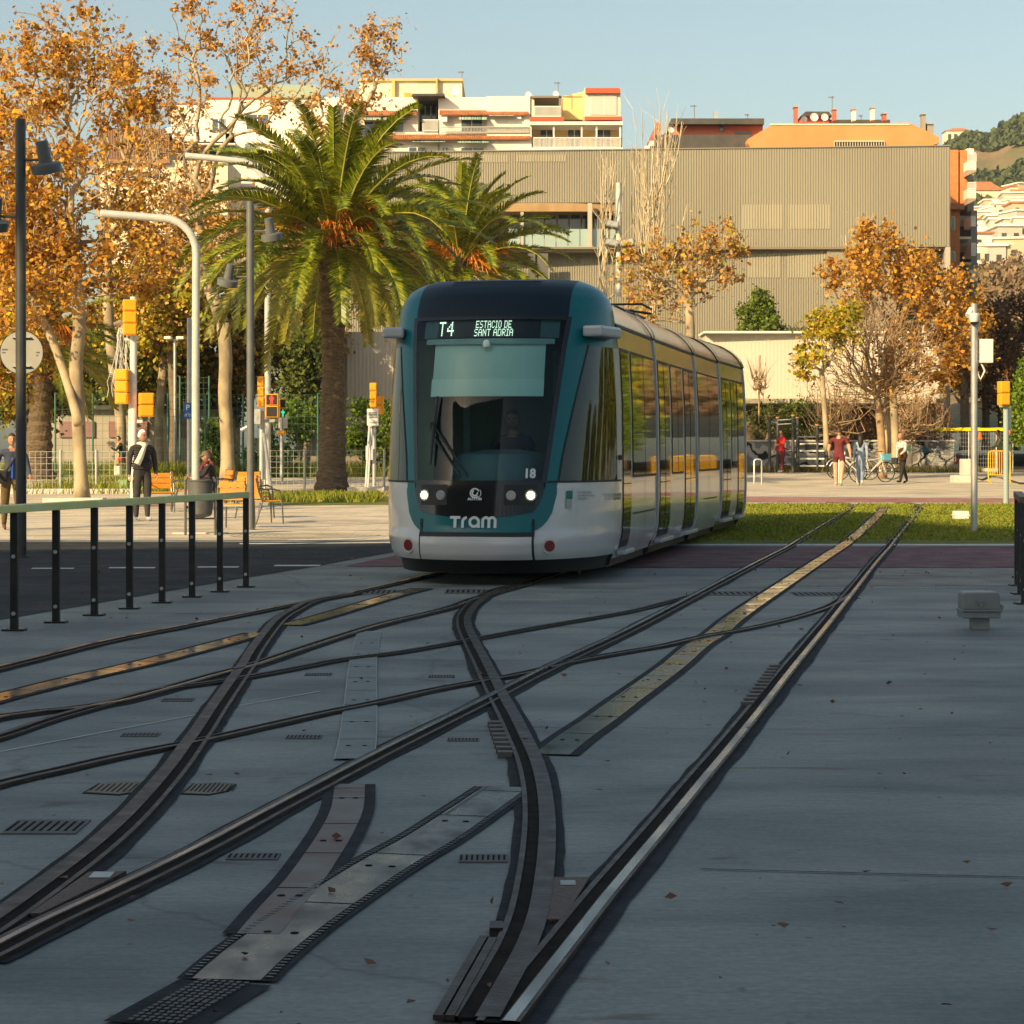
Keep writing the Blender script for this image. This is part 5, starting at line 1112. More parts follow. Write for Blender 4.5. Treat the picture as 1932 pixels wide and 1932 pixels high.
# left white block
Z0 = lambda x, y: (x * .4297, y * .4297)
def z0r(x0, y0, x1, y1, *k): a = Z0(x0, y0); b = Z0(x1, y1); return (a[0], a[1], b[0], b[1], *k)
t = thing("apartment_building", "white terraced block seen through the plane tree branches, left of the palm", "building")
D3 = 128
wbox("wall", whiter, [z0r(752, 455, 905, 700, 2, 8), z0r(905, 432, 1225, 700, 2, 8), z0r(728, 630, 1330, 1000, 0, 9), z0r(1225, 440, 1480, 1000, 1, 9)], D3, 8, t); wbox("parapet", whiter, [z0r(728, 585, 1032, 628, -1.4, .3), z0r(728, 560, 755, 628, -1.4, .3), z0r(990, 555, 1030, 628, -1.4, .3)], D3, .3, t); wbox("balcony_floor", whiter, [z0r(728, 622, 1032, 634, -1.4, 3.5)], D3, 3, t)
wbox("red_coping", redr, [z0r(748, 450, 908, 456, 1.9, 8), z0r(905, 427, 1222, 433, 1.9, 8)], D3, 8, t); window(t, *Z0(930, 520), *Z0(988, 590), D3 + 2, 2); window(t, *Z0(820, 552), *Z0(872, 585), D3 + 2, 2); window(t, *Z0(1080, 500), *Z0(1180, 570), D3 + 2, 2)
wbox("glass_screen", mat("greenish_screen", (.3, .36, .28), rough=.3), [z0r(1020, 372, 1396, 428, 2.2, .1)], D3, .1, t); wbox("penthouse", cream, [z0r(1020, 400, 1400, 440, 2.5, 6)], D3, 6, t)
for r in [(785, 640, 870, 662), (900, 640, 1030, 662)]: wbox("awning", mat("teal_awning", (.05, .2, .17), rough=.8), [z0r(*r, -.8, .6)], D3, .6, t)
for r in [(790, 665, 870, 720), (905, 665, 1020, 720), (800, 760, 880, 830), (920, 760, 1010, 830), (1080, 680, 1180, 740)]: window(t, *Z0(*r[:2]), *Z0(*r[2:]), D3, 2)
# brown roof
t = thing("house", "low building with a brown tiled roof and an orange chimney, far left behind the trees", "building")
a = [P(*Z0(440, 570), 128), P(*Z0(745, 570), 128), P(*Z0(745, 700), 121), P(*Z0(440, 700), 121)]
mb = MB(); mb.add(a + [p - Vector((0, 0, .2)) for p in a], [(0, 1, 2, 3), (7, 6, 5, 4), (0, 3, 7, 4), (1, 5, 6, 2), (3, 2, 6, 7)])
for i in range(44):
    s = (i + .5) / 44; mb.tube([a[3].lerp(a[2], s) + Vector((0, 0, .02)), a[0].lerp(a[1], s) + Vector((0, 0, .02))], .06, 4)
rf = mb.build("roof", mat("brown_tile", (.25, .13, .07), (.32, .18, .1), 3, .85), t)
c = P(*Z0(567, 640), 124); MB().box(c.x - .32, c.x + .32, 123.7, 124.3, c.z - .5, P(0, Z0(0, 562)[1], 124).z).box(c.x - .4, c.x + .4, 123.6, 124.4, P(0, Z0(0, 562)[1], 124).z, P(0, Z0(0, 557)[1], 124).z).build("chimney", orange_r, rf)
wbox("wall", cream, [z0r(440, 704, 1000, 1200)], 121.3, 6, t); 
for r in [(505, 745, 600, 785), (640, 745, 700, 785), (505, 880, 600, 930)]: window(t, *Z0(*r[:2]), *Z0(*r[2:]), 121.3, 2)
wbox("orange_band", orange_r, [z0r(500, 790, 620, 815, -.1, .1)], 121.3, .1, t)

# red and orange roofs right
Z4 = lambda x, y: (x * .41408 + 1132, y * .41408 + 113.2)
def z4r(x0, y0, x1, y1, *k): a = Z4(x0, y0); b = Z4(x1, y1); return (a[0], a[1], b[0], b[1], *k)
D5 = 122
t = thing("apartment_building", "red building with a dark flat roof behind the ribbed facade", "building")
wbox("wall", redbr, [z4r(330, 288, 742, 345), z4r(255, 290, 276, 345)], D5 + 4, 8, t); wbox("roof_slab", darkroof, [z4r(326, 266, 748, 292, -.8, 10)], D5 + 4, 10, t); wbox("lower_roof", darkroof, [z4r(250, 340, 700, 408)], D5 + 1, 3, t)
wbox("gable", whiter, [z4r(205, 392, 256, 420), z4r(228, 368, 256, 420)], D5 + 1.1, 3, t); wbox("window", win, [z4r(545, 295, 562, 325, -.1, .1), z4r(615, 326, 690, 336, -.1, .1)], D5 + 4, .1, t); wbox("chimney", redbr, [z4r(258, 284, 273, 312, -.2, .6)], D5 + 4, .6, t)
wbox("vent", steel, [z4r(518, 235, 537, 266)], D5 + 6, .4, t); dish(t, *Z4(322, 320), 5.5, D5 + 3); antenna(t, *Z4(430, 205), Z4(0, 270)[1], D5 + 6); antenna(t, *Z4(672, 245), Z4(0, 268)[1], D5 + 6, 7)
t = thing("apartment_building", "bright orange mansard roof with satellite dishes and chimneys above the ribbed facade", "building")
pl = [(672, 378), (672, 362), (775, 300), (1410, 285), (1545, 350), (1548, 378), (1500, 392), (1500, 430), (690, 430), (690, 405)]
mb = MB(); mb.ext([(P(*Z4(*q), D5).x, P(*Z4(*q), D5).z) for q in pl], D5, D5 + 9); mb.build("mansard_roof", orange_r, t); wbox("wall", orange_r, [z4r(690, 425, 1500, 1500)], D5 + .3, 8, t); wbox("coping", cream, [z4r(775, 290, 1412, 297)], D5 - .05, .2, t)
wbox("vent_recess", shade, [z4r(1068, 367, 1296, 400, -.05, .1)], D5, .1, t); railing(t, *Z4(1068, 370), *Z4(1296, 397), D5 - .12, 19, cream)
wbox("lift_tower", redbr, [z4r(918, 255, 1048, 300)], D5 + 5, 4, t); mb = MB(); mb.ext([(P(*Z4(*q), D5 + 4.8).x, P(*Z4(*q), D5 + 4.8).z) for q in [(912, 258), (935, 237), (1040, 237), (1056, 258)]], D5 + 4.6, D5 + 9); mb.build("tower_roof", darkroof, t)
wbox("flat_roof", darkroof, [z4r(1045, 272, 1322, 290)], D5 + 5, 4, t)
for x, y, r in [(929, 271, 6), (974, 262, 8), (1022, 262, 7)]: dish(t, *Z4(x, y), r, D5 + 4)
for n_, r, m in [("chimney", (887, 214, 902, 296), redbr), ("chimney", (1063, 225, 1078, 275), redbr), ("chimney", (1152, 225, 1166, 275), whiter), ("chimney", (1238, 218, 1252, 272), whiter), ("chimney", (1291, 245, 1306, 275), redbr), ("chimney", (1468, 248, 1484, 330), mat("grey_chimney", (.3, .27, .22), rough=.9)), ("chimney", (1492, 292, 1520, 345), MATS["grey_chimney"])]:
    o = wbox(n_, m, [z4r(*r)], D5 + 3, .6, t); wbox("chimney_cap", steel, [z4r(r[0] - 3, r[1] - 7, r[2] + 3, r[1])], D5 + 2.9, .8, o)
antenna(t, *Z4(1058, 165), Z4(0, 240)[1], D5 + 6); antenna(t, *Z4(1190, 250), Z4(0, 275)[1], D5 + 6, 6)

# the ribbed facade
def ribmat(name, a, b_):
    return mat(name, a, b_, .22, .7, detail=2, lo=.4, hi=.6, stretch=(1, 1, .5))
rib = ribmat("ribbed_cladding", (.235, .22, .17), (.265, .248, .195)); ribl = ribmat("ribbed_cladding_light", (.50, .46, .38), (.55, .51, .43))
def ribs(name, par, m, u0, u1, va0, va1, vb0, vb1, D0, D1, pitch, depth=.035):
    """corrugated wall from (u0; va0..vb0) to (u1; va1..vb1)"""
    a0 = P(u0, va0, D0); a1_ = P(u1, va1, D1); b0_ = P(u0, vb0, D0); b1 = P(u1, vb1, D1); L = (a1_ - a0).length; n = int(L / pitch); top = []; bot = []
    for i in range(n):
        for s, d in ((0, 0), (.5, 0), (.58, depth), (.92, depth)):
            k = (i + s) / n; p = a0.lerp(a1_, k); q = b0_.lerp(b1, k); p.y += d; q.y += d; top.append(p); bot.append(q)
    return MB().grid([top, bot]).build(name, m, par, fix=False)
t = thing("cultural_building", "large building clad in beige vertical ribs with a glazed balcony", "building")
D7 = 106
fx = lambda u: lerp(108, 106, (u - 560) / 1232)
tv = lambda u: lerp(289.5, 275.5, (u - 560) / 1232)
ribs("cladding", t, rib, 560, 1160, tv(560), tv(1160), 383.5, 382, fx(560), fx(1160), .115); ribs("cladding", t, rib, 1160, 1793, tv(1160), 275.5, 468, 465.5, fx(1160), 106, .12)
ribs("cladding", t, rib, 1160, 1560, 469.5, 467.5, 640, 640, fx(1160) + .15, fx(1560) + .15, .115); ribs("cladding", t, rib, 560, 1160, 476, 475, 640, 640, fx(560) + .15, fx(1160) + .15, .115)
mb = MB(); R3(mb, 560, 283.5 + 6, 1793, 1000, 110, 9); R3(mb, 560, 466, 1793, 470, 106.2, 2); mb.build("core_wall", mat("taupe_wall", (.2, .17, .12), rough=.9), t)
wbox("roof_edge", mat("roof_edge_metal", (.2, .19, .17), rough=.6), [(1790, 275.2, 1793.5, 276.5, 0, 3)], D7, 3, t)
for ua, ub in ((560, 1160), (1160, 1794)): MB().beam(P(ua, tv(ua) - .4, fx(ua) + .05), P(ub, tv(ub) - .4, fx(ub) + .05), .2, .05).build("roof_edge", MATS["roof_edge_metal"], t)
ribl2 = ribmat("cladding_backlit_tint", (.30, .275, .205), (.32, .295, .22))  # lighter tint imitates windows showing backlit through the ribs
for u0, u1, v0, v1 in ((1401, 1478, 386, 432), (1486, 1568, 386, 432), (1412, 1474, 478, 524), (1486, 1560, 478, 524), (820, 960, 292, 306), (975, 1070, 292, 305)): ribs("backlit_patch", t, ribl2, u0, u1, v0, v0 - .3, v1, v1 - .3, fx(u0) - .02 + (.15 if v0 > 466 else 0), fx(u1) - .02 + (.15 if v0 > 466 else 0), .12)
# balcony recess
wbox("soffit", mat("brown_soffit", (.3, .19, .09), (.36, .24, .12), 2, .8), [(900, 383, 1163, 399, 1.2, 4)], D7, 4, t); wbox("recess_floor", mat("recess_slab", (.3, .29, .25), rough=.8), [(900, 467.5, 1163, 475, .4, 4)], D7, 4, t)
for i in range(9):
    u0 = 960 + i * 23; window(t, u0, 400, u0 + 21, 466, D7 + 3, 1)
wbox("glass_balustrade", mat("pale_glass", (.28, .38, .36), rough=.1, spec=.8), [(960 + i * 22.5, 432, 981 + i * 22.5, 467, .9, .05) for i in range(9)], D7, .05, t)
wbox("column", mat("beige_column", (.4, .38, .32), rough=.8), [(1109, 383, 1117, 467, .6, .3), (982, 400, 988, 467, .8, .3)], D7, .3, t)
wbox("slat_window", mat("slat_dark", (.1, .1, .09), rough=.7), [(996, 478, 1010, 540, .05, .1), (1014, 478, 1034, 540, .05, .1)], D7, .1, t)
# right lower part
window(t, 1690, 471, 1778, 496, D7 + 1, 3); wbox("column", MATS["beige_column"], [(1784, 466, 1793, 860, .0, .5), (1740, 470, 1744, 860, .4, .3)], D7, .5, t); wbox("side_panel", rib, [(1560, 469, 1690, 640, .4, .3), (1745, 496, 1786, 760, .9, .3)], D7, .3, t)
t = thing("annex", "low white annex with a flat roof slab behind the outdoor gym", "building")
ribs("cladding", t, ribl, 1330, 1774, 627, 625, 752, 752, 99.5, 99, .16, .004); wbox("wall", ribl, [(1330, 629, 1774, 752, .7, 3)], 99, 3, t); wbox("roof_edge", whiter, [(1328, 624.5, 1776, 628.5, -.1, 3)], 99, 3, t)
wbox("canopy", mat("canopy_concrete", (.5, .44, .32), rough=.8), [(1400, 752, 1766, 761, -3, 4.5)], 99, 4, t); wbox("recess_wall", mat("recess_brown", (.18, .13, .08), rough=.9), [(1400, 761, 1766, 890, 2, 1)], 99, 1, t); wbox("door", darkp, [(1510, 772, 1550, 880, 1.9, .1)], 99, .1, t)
t = thing("annex", "pale sunlit wall block behind the palm trunk and the tram's left side", "building")
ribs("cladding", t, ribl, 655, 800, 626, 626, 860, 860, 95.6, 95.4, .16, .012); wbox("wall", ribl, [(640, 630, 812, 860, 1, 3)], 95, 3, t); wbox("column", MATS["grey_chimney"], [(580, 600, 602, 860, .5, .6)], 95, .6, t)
# wall with graffiti
t = thing("graffiti_wall", "low grey wall covered in black and white graffiti behind the exercise bars", "wall")
gw = bpy.data.materials.new("graffiti"); gw.use_nodes = True; N = gw.node_tree.nodes; L = gw.node_tree.links; b = N["Principled BSDF"]
tc = N.new("ShaderNodeTexCoord"); vo = N.new("ShaderNodeTexVoronoi"); vo.feature = 'DISTANCE_TO_EDGE'; vo.inputs["Scale"].default_value = 1.9; ns = N.new("ShaderNodeTexNoise"); ns.inputs["Scale"].default_value = 1.3
mx = N.new("ShaderNodeMix"); mx.data_type = 'VECTOR'; mx.inputs[0].default_value = .55; L.new(tc.outputs["Object"], ns.inputs["Vector"]); L.new(tc.outputs["Object"], mx.inputs[4]); L.new(ns.outputs["Color"], mx.inputs[5]); L.new(mx.outputs[1], vo.inputs["Vector"])
r_ = N.new("ShaderNodeValToRGB"); e = r_.color_ramp.elements; e[0].position = .03; e[0].color = (.015, .015, .015, 1); e[1].position = .045; e[1].color = (.3, .3, .29, 1); x = r_.color_ramp.elements.new(.2); x.color = (.16, .16, .16, 1); x = r_.color_ramp.elements.new(.13); x.color = (.36, .36, .35, 1)
L.new(vo.outputs["Distance"], r_.inputs[0]); L.new(r_.outputs[0], b.inputs["Base Color"]); b.inputs["Roughness"].default_value = .9
wbox("wall", gw, [(1404, 832, 1800, 897)], 93.6, .3, t); wbox("coping", concw, [(1403, 830, 1801, 833, -.04, .38)], 93.6, .38, t)
for k, (u, v, w_, h_, c_) in enumerate([(1690, 850, 10, 8, (.02, .12, .13)), (1718, 846, 9, 9, (.05, .16, .18)), (1745, 848, 8, 12, (.05, .12, .2)), (1500, 872, 5, 14, (.06, .16, .05))]):
    mb = MB(); mb.ext([(P(u + w_ * math.cos(a) * (1 + .4 * math.sin(3 * a)), 0, 93.5).x, P(0, v + h_ * math.sin(a) * .5 * (1 + .3 * math.cos(4 * a)), 93.5).z) for a in [i * .3927 for i in range(16)]], 93.56, 93.59); mb.build("painted_patch", mat("spray_%d" % k, c_, rough=.9), t)
# orange building on the right
Z6 = lambda x, y: (x * .25394 + 1735.8, y * .25394 + 188.7)
def z6r(x0, y0, x1, y1, *k): a = Z6(x0, y0); b = Z6(x1, y1); return (a[0], a[1], b[0], b[1], *k)
t = thing("apartment_building", "orange brick apartment block with white balconies right of the ribbed building", "building"); D8 = 118
wbox("wall", brick, [z6r(200, 370, 285, 780), z6r(298, 372, 352, 790), z6r(200, 810, 296, 2100, -3, 8)], D8, 14, t); wbox("recess", mat("recess_brick_shade", (.18, .06, .03), rough=.9), [z6r(285, 375, 298, 790, .4, 8)], D8, 8, t)  # recess brick is the wall colour darkened to imitate shade
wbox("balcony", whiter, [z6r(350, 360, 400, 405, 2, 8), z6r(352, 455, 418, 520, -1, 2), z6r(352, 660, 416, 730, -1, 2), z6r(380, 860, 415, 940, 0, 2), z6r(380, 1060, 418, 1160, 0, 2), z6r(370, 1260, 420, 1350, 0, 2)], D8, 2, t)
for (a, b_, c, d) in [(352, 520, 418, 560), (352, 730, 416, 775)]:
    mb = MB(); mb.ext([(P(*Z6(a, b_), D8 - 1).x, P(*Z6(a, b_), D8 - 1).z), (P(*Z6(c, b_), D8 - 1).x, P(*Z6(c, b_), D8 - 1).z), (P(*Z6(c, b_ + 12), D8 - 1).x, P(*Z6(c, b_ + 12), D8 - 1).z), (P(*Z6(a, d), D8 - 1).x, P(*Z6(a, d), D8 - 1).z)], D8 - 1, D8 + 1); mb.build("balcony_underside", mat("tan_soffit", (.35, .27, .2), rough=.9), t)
wbox("wall", mat("grey_side_wall", (.3, .28, .24), rough=.9), [z6r(296, 860, 382, 2100, 2, 10), z6r(352, 400, 400, 2100, 4, 8), z6r(380, 820, 425, 2100, 3, 8)], D8, 8, t)
railing(t, *Z6(355, 395), *Z6(418, 455), D8 - 1, 8); railing(t, *Z6(355, 615), *Z6(416, 660), D8 - 1, 8)
wbox("tiled_eave", tile, [z6r(200, 768, 330, 812, -3.4, 2)], D8, 2, t); window(t, *Z6(232, 865), *Z6(260, 965), D8 - 3, 1); window(t, *Z6(232, 1125), *Z6(262, 1200), D8 - 3, 1)
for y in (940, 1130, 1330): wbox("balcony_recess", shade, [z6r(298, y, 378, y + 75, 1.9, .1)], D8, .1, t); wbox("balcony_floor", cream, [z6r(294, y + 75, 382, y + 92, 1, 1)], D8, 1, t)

# hill, far town
rs = np.random.RandomState(5)
def hill_z(x, y):
    u = U0 + x * F / max(y, 1); b = np.interp(y, [130, 200, 300, 450, 600, 800, 1000, 1300], [2, 8, 19, 38, 60, 104, 143, 135]); k = np.interp(u, [1560, 1700, 1775, 1830, 1870, 1930, 2100, 2600], [.1, .45, .93, .97, .95, 1.02, 1.1, 1.2])
    return .64 + b * k + (3.2 * math.sin(x * .031 + y * .017) + 2 * math.sin(x * .08 - y * .03)) * min(1, y / 700) * (y > 250)
mb = MB(); rows = []
for y in np.linspace(130, 1400, 90): rows.append([(x, y, hill_z(x, y)) for x in np.linspace(y * .11, y * .42 + 40, 60)])
o = mb.grid(rows).build("hill", ground_mat("hill_soil", (.30, .20, .10), (.13, .15, .05), None, .9, .02, .3, bsc=.3), fix=False); o["kind"] = "structure"; o.data.shade_smooth()
Cs = []
for i in range(3200):
    y = rs.uniform(620, 1080); x = y * rs.uniform(.175, .32); z = hill_z(x, y)
    if math.sin(x * .05) + math.sin(y * .021 + x * .02) > 1.35: continue
    if z < 62: continue
    r = rs.uniform(2.2, 5.5); n = 60; d = rs.normal(size=(n, 3)); d /= np.linalg.norm(d, axis=1)[:, None]; d[:, 2] = np.abs(d[:, 2]) * .9 + .1; Cs.append(np.array([x, y, z]) + d * r * rs.uniform(.7, 1, (n, 1)))
for cx, cy, cr in [(1832, 262, 14), (1815, 268, 10), (1850, 272, 8), (1901, 262, 14), (1925, 268, 10), (1880, 275, 10), (1920, 262, 10)]:
    y = 980; c = np.array(P(cx, cy, y)); n = 500; d = rs.normal(size=(n, 3)); d /= np.linalg.norm(d, axis=1)[:, None]; Cs.append(c + d * cr * y / F * np.array([1, 1, .75]) * rs.uniform(.75, 1, (n, 1)))
Cs = np.concatenate(Cs)
o = np_quads("hillside_wood", leaf_quads(Cs, 2.0, rs, ratio=.9), mat("hill_foliage", (.05, .08, .02), island=[(.035, .055, .015), (.06, .085, .02), (.09, .11, .025), (.05, .07, .02)], rough=.8)); tag(o, "dense evergreen wood covering the distant hill", "wood", kind="stuff")
for i in range(90):
    D = 400 + (i * 7 % 23) * 10; u = 1842 + (i * 37 % 104); x = (u - U0) * D / F; z = hill_z(x, D); h = rs.uniform(4, 8); wd = rs.uniform(5, 9)
    m = [whiter, cream, whiter, mat("grey_flats", (.4, .38, .34), (.45, .42, .38), .2), mat("tan_flats", (.5, .38, .26), rough=.9)][i % 5]; side = ["pale", "cream", "white", "grey", "tan"][i % 5]
    t = thing("distant_house", "small distant %s town house on the slope below the hill" % side, "building", (x, D, z), rs.uniform(-.3, .3), "town houses below the hill")
    MB().box(-wd / 2, wd / 2, 0, 9, -12, h).build("wall", m, t); MB().box(-wd / 2 - .4, wd / 2 + .4, -.4, 9.4, h, h + .35).build("roof", tile if i % 6 == 0 else whiter, t)
    for fl in range(int(h // 2.4)):
        for k in range(int(wd // 2.2)): a = -wd / 2 + .7 + k * 2.2; MB().box(a, a + .9, -.05, .1, fl * 2.4 + .6, fl * 2.4 + 1.8).build("window", shade if (k + fl) % 2 else win, t)
for (lab, u, v, D, wd, h, m) in [("cream villa among the trees on the hill crest", 1808, 258, 1000, 11, 5, cream), ("white chapel-like house on the hill", 1901, 266, 980, 9, 6, whiter), ("yellow three-storey house below the hill", 1851, 392, 660, 13, 10, cream)]:
    p = P(u, v, D); t = thing("hill_house", lab, "building", tuple(p)); MB().box(-wd / 2, wd / 2, 0, 8, -14, h * .5).build("wall", m, t); MB().ext([(-wd / 2 - .5, h * .5), (wd / 2 + .5, h * .5), (wd * .2, h * .75), (-wd * .2, h * .75)], -.4, 8.4).build("roof", tile, t)
    for k in range(4): MB().box(-wd / 2 + 1 + k * wd / 4.2, -wd / 2 + 2.4 + k * wd / 4.2, -.06, .1, -1.5, 1.2).build("window", shade, t)
Cb = []
for i in range(420):
    y = rs.uniform(150, 430); x = y * rs.uniform(.195, .30); z = hill_z(x, y); r = rs.uniform(1.2, 2.6); d = rs.normal(size=(50, 3)); d /= np.linalg.norm(d, axis=1)[:, None]; d[:, 2] = np.abs(d[:, 2]) * 1.4; Cb.append(np.array([x, y, z]) + d * r * rs.uniform(.6, 1, (50, 1)))
o = np_quads("avenue_scrub", leaf_quads(np.concatenate(Cb), .8, rs, ratio=.9), mat("scrub_brown", (.2, .12, .06), island=[(.16, .09, .05), (.24, .15, .08), (.12, .10, .04), (.30, .2, .11)], rough=.9), None); tag(o, "brown leafless scrub and treetops on the lower slope", "scrub", kind="stuff")
# the blocks behind the camera that throw the foreground into shade
PBY = -18.0
def back(u, v, dz=0):
    g = GP(u, v); s = (g.y - PBY) / math.cos(SUN_AZ); return g.x - math.sin(SUN_AZ) * s, s * math.tan(SUN_EL) + g.z
def D2(X, Y): s = (Y - PBY) / math.cos(SUN_AZ); return X - math.sin(SUN_AZ) * s, s * math.tan(SUN_EL) + gz(Y)
edge = [(-60, 33.5), (-7.5, 33.3), (-2.2, 35.0), (-1.2, 35.8), (-1.0, 43.0), (2.5, 46.5), (4.6, 47.3), (7.0, 46.2), (7.4, 45.2), (8.4, 41.5), (10.5, 37.8), (14, 35), (40, 34.5)]
q = [D2(*e_) for e_ in edge]; x0 = q[0][0]
pts = q
bm_ = MB(); t = thing("apartment_building", "stepped apartment blocks standing behind the viewer and shading the tracks", "building", (0, 0, 0))
poly = [(pts[0][0], -.2)] + [(a, b) for a, b in pts] + [(pts[-1][0], -.2)]
bm_.ext(poly, PBY - 10.0, PBY); bm_.build("wall", mat("shade_block_wall", (.42, .36, .29), (.5, .43, .35), .3, .9), t)
for fl in range(6):
    mb = MB()
    for k in range(34): a = -90 + k * 4.0; mb.box(a, a + 1.8, PBY - .02, PBY + .05, fl * 3.1 + 1, fl * 3.1 + 2.7)
    mb.build("window_row", mat("block_window", (.05, .06, .07), rough=.15), t)

# the air: faint haze over the far distance
o = MB().box(-720, 720, -120, 1440, -1.5, 215).build("haze", [], None); o["kind"] = "stuff"
hm = bpy.data.materials.new("haze_air"); hm.use_nodes = True; N = hm.node_tree.nodes; N.remove(N["Principled BSDF"]); pv = N.new("ShaderNodeVolumePrincipled")
pv.inputs["Density"].default_value = .00017; pv.inputs["Color"].default_value = (.82, .92, 1, 1); pv.inputs["Anisotropy"].default_value = .3
hm.node_tree.links.new(pv.outputs[0], N["Material Output"].inputs["Volume"]); o.data.materials.append(hm)
tag(o, "thin pale haze in the air towards the distant hill")
# ---------------------------------------------------------------- railings, poles, lamps, lights
def railing_posts(label, pts, htop, m_top, H=.95, group="black posts of the railing"):
    t = thing("railing", label, "railing")
    for i, p in enumerate(pts):
        o = MB().box(p.x - .03, p.x + .03, p.y - .03, p.y + .03, 0, H).build("post", blackm, t, bevel=.004)
        MB().box(p.x - .09, p.x + .09, p.y - .07, p.y + .07, .002, .016).build("base_plate", blackm, o)
        mb = MB()
        for z in (.14, .6): mb.tube([(p.x, p.y - .03, z), (p.x, p.y - .042, z)], .017, 8)
        for s in (-1, 1): mb.tube([(p.x + s * .06, p.y - .03, .016), (p.x + s * .06, p.y - .03, .03)], .011, 6)
        mb.build("bolts", steel, o)
    for a, b in zip(pts[:-1], pts[1:]):
        d = (b - a).normalized() * .006; MB().beam(Vector((a.x, a.y, H + .035)) + d, Vector((b.x, b.y, H + .035)) - d, .09, .065).build("top_rail", m_top, t, bevel=.006)
    return t
bu = [27, 107, 180, 246, 307, 364, 417, 464]; bv = [1190, 1175, 1160, 1148, 1137, 1127, 1117, 1108]
pp = [GP(a, b) for a, b in zip(bu, bv)]
l0, l1 = pp[0], pp[-1]; stp = (l1 - l0) / 7; pp = [l0 + stp * i for i in range(-3, 8)]
brass = mat("gold_metal_green_reflection", (.72, .78, .30), (.8, .84, .45), 2, .35, .35, rvar=.08)  # gold metal with yellow-green reflections put into its colour
railing_posts("black-posted railing with a metal top rail tinted by green reflections between the road and the tracks", pp, .95, brass)
q = [P(1927, 1140, GD(1140)), P(1930, 1120, 23.4), P(1952, 1112, 25)]
for a in q: a.z = 0
railing_posts("dark railing cut by the right edge of the frame", [Vector((q[0].x + .03, q[0].y, 0)), Vector((q[0].x + .33, q[0].y + 1.5, 0)), Vector((q[0].x + .63, q[0].y + 3.0, 0))], .95, mat("brown_rail_top", (.12, .08, .06), rough=.5))
def spot(par, pole, u, v, D, tilt, s, side):
    c = P(u, v, D); M = Matrix.Translation(c) @ Matrix.Rotation(R(tilt), 4, 'Y') @ Matrix.Rotation(R(14), 4, 'X')
    o = MB().lathe([(.001, -.10 * s), (.215 * s, -.10 * s), (.22 * s, -.02 * s), (.215 * s, .03 * s), (.10 * s, .05 * s), (.085 * s, .36 * s), (.001, .365 * s)], 20, M=M).build("spotlight", greym, par, smooth=True)
    MB().tube([Vector((pole.x, pole.y, c.z + .08 * s)), c + Vector((-.08 * side * s, 0, .09 * s)), c + Vector((0, 0, .12 * s))], .022 * s, 6).build("bracket", greym, o)
    MB().lathe([(.001, -.104 * s), (.19 * s, -.104 * s), (.19 * s, -.1005 * s), (.001, -.1005 * s)], 20, M=M).build("lens", lampoff, o)
def lamp_post(label, u, vb, vt, r, spots, group="dark lamp posts with cylindrical spotlights", m=None):
    b = GP(u, vb); D = b.y; tp = P(u, vt, D); t = thing("lamp_post", label, "lamp post", (0, 0, 0), group=group)
    MB().tube([b, Vector((b.x - .01, b.y, tp.z))], r, 20).build("pole", m or greym, t, smooth=True)
    MB().lathe([(r + .03, 0), (r + .03, .02), (r + .005, .03)], 18, tuple(b)).build("base_collar", m or greym, t)
    for (uu, vv, tl) in spots: spot(t, b, uu, vv, D, tl, D * .0255 if False else 1.0 * (.95 if D < 35 else .85), 1 if uu > u else -1)
    return t
lamp_post("tall dark lamp post at the left edge standing in front of the round sign", 40, 1052, 225, .072, [(87, 313, -8), (-12, 420, 10)], m=mat("post_charcoal", (.045, .048, .05), (.06, .062, .064), 4, .42))
lamp_post("dark grey lamp post with two spotlights beside the wooden chairs", 473, 1000, 380, .066, [(512, 444, -9), (430, 530, 12)])
# round sign seen from behind
b = GP(66, 1040); c = P(41, 665, 31.5); t = thing("road_sign", "round road sign seen from its grey back, behind the black lamp post", "road sign")
Mx = Matrix.Translation(c) @ Matrix.Rotation(R(90), 4, 'X')
o = MB().lathe([(.001, -.008), (.295, -.008), (.30, 0), (.295, .01), (.001, .01)], 40, M=Mx).build("disc", mat("sign_back_grey", (.33, .33, .31), (.38, .38, .36), 3, .5, .3), t)
MB().lathe([(.285, -.004), (.302, -.012), (.302, .014), (.285, .006)], 40, M=Mx).build("rim", blackm, t)
mb = MB(); mb.box(c.x - .13, c.x + .13, 31.44, 31.5, c.z + .2, c.z + .213).box(c.x - .13, c.x + .13, 31.44, 31.5, c.z - .2, c.z - .187).build("clamps", steel, t)
for x0, z0, wd in ((-.27, .03, .08), (.2, -.01, .05)): MB().box(c.x + x0, c.x + x0 + wd, 31.486, 31.49, c.z + z0, c.z + z0 + .02).box(c.x + x0, c.x + x0 + wd * .6, 31.486, 31.49, c.z + z0 - .04, c.z + z0 - .025).build("sticker", greym, t)
def curved(label, u, vb, vt, ua, r):
    b = GP(u, vb); D = b.y; t = thing("street_lamp", label, "street lamp", group=None); s = F / D
    pts = [b, P(u, (vb + vt) / 2, D), P(u + 1, vt + 75, D)]; 
    for k in range(1, 8): a = math.pi / 2 * k / 7; pts.append(P(u + 1 - 62 * (1 - math.cos(a)), vt + 75 - 66 * math.sin(a), D))
    pts += [P(lerp(u - 61, ua, .5), vt + 4, D), P(ua + 3, vt, D)]
    MB().tube(pts, r, 18).build("pole", mat("lamp_light_grey", (.42, .43, .42), (.5, .51, .5), 3, .4), t, smooth=True)
    MB().tube([P(ua + 3.5, vt, D), P(ua, vt - .3, D)], r * 1.02, 18).build("end_cap", whitepole, t); return t
curved("light grey street lamp bent into a curved arm, above the white-haired man", 369, 962, 403, 190, .085)
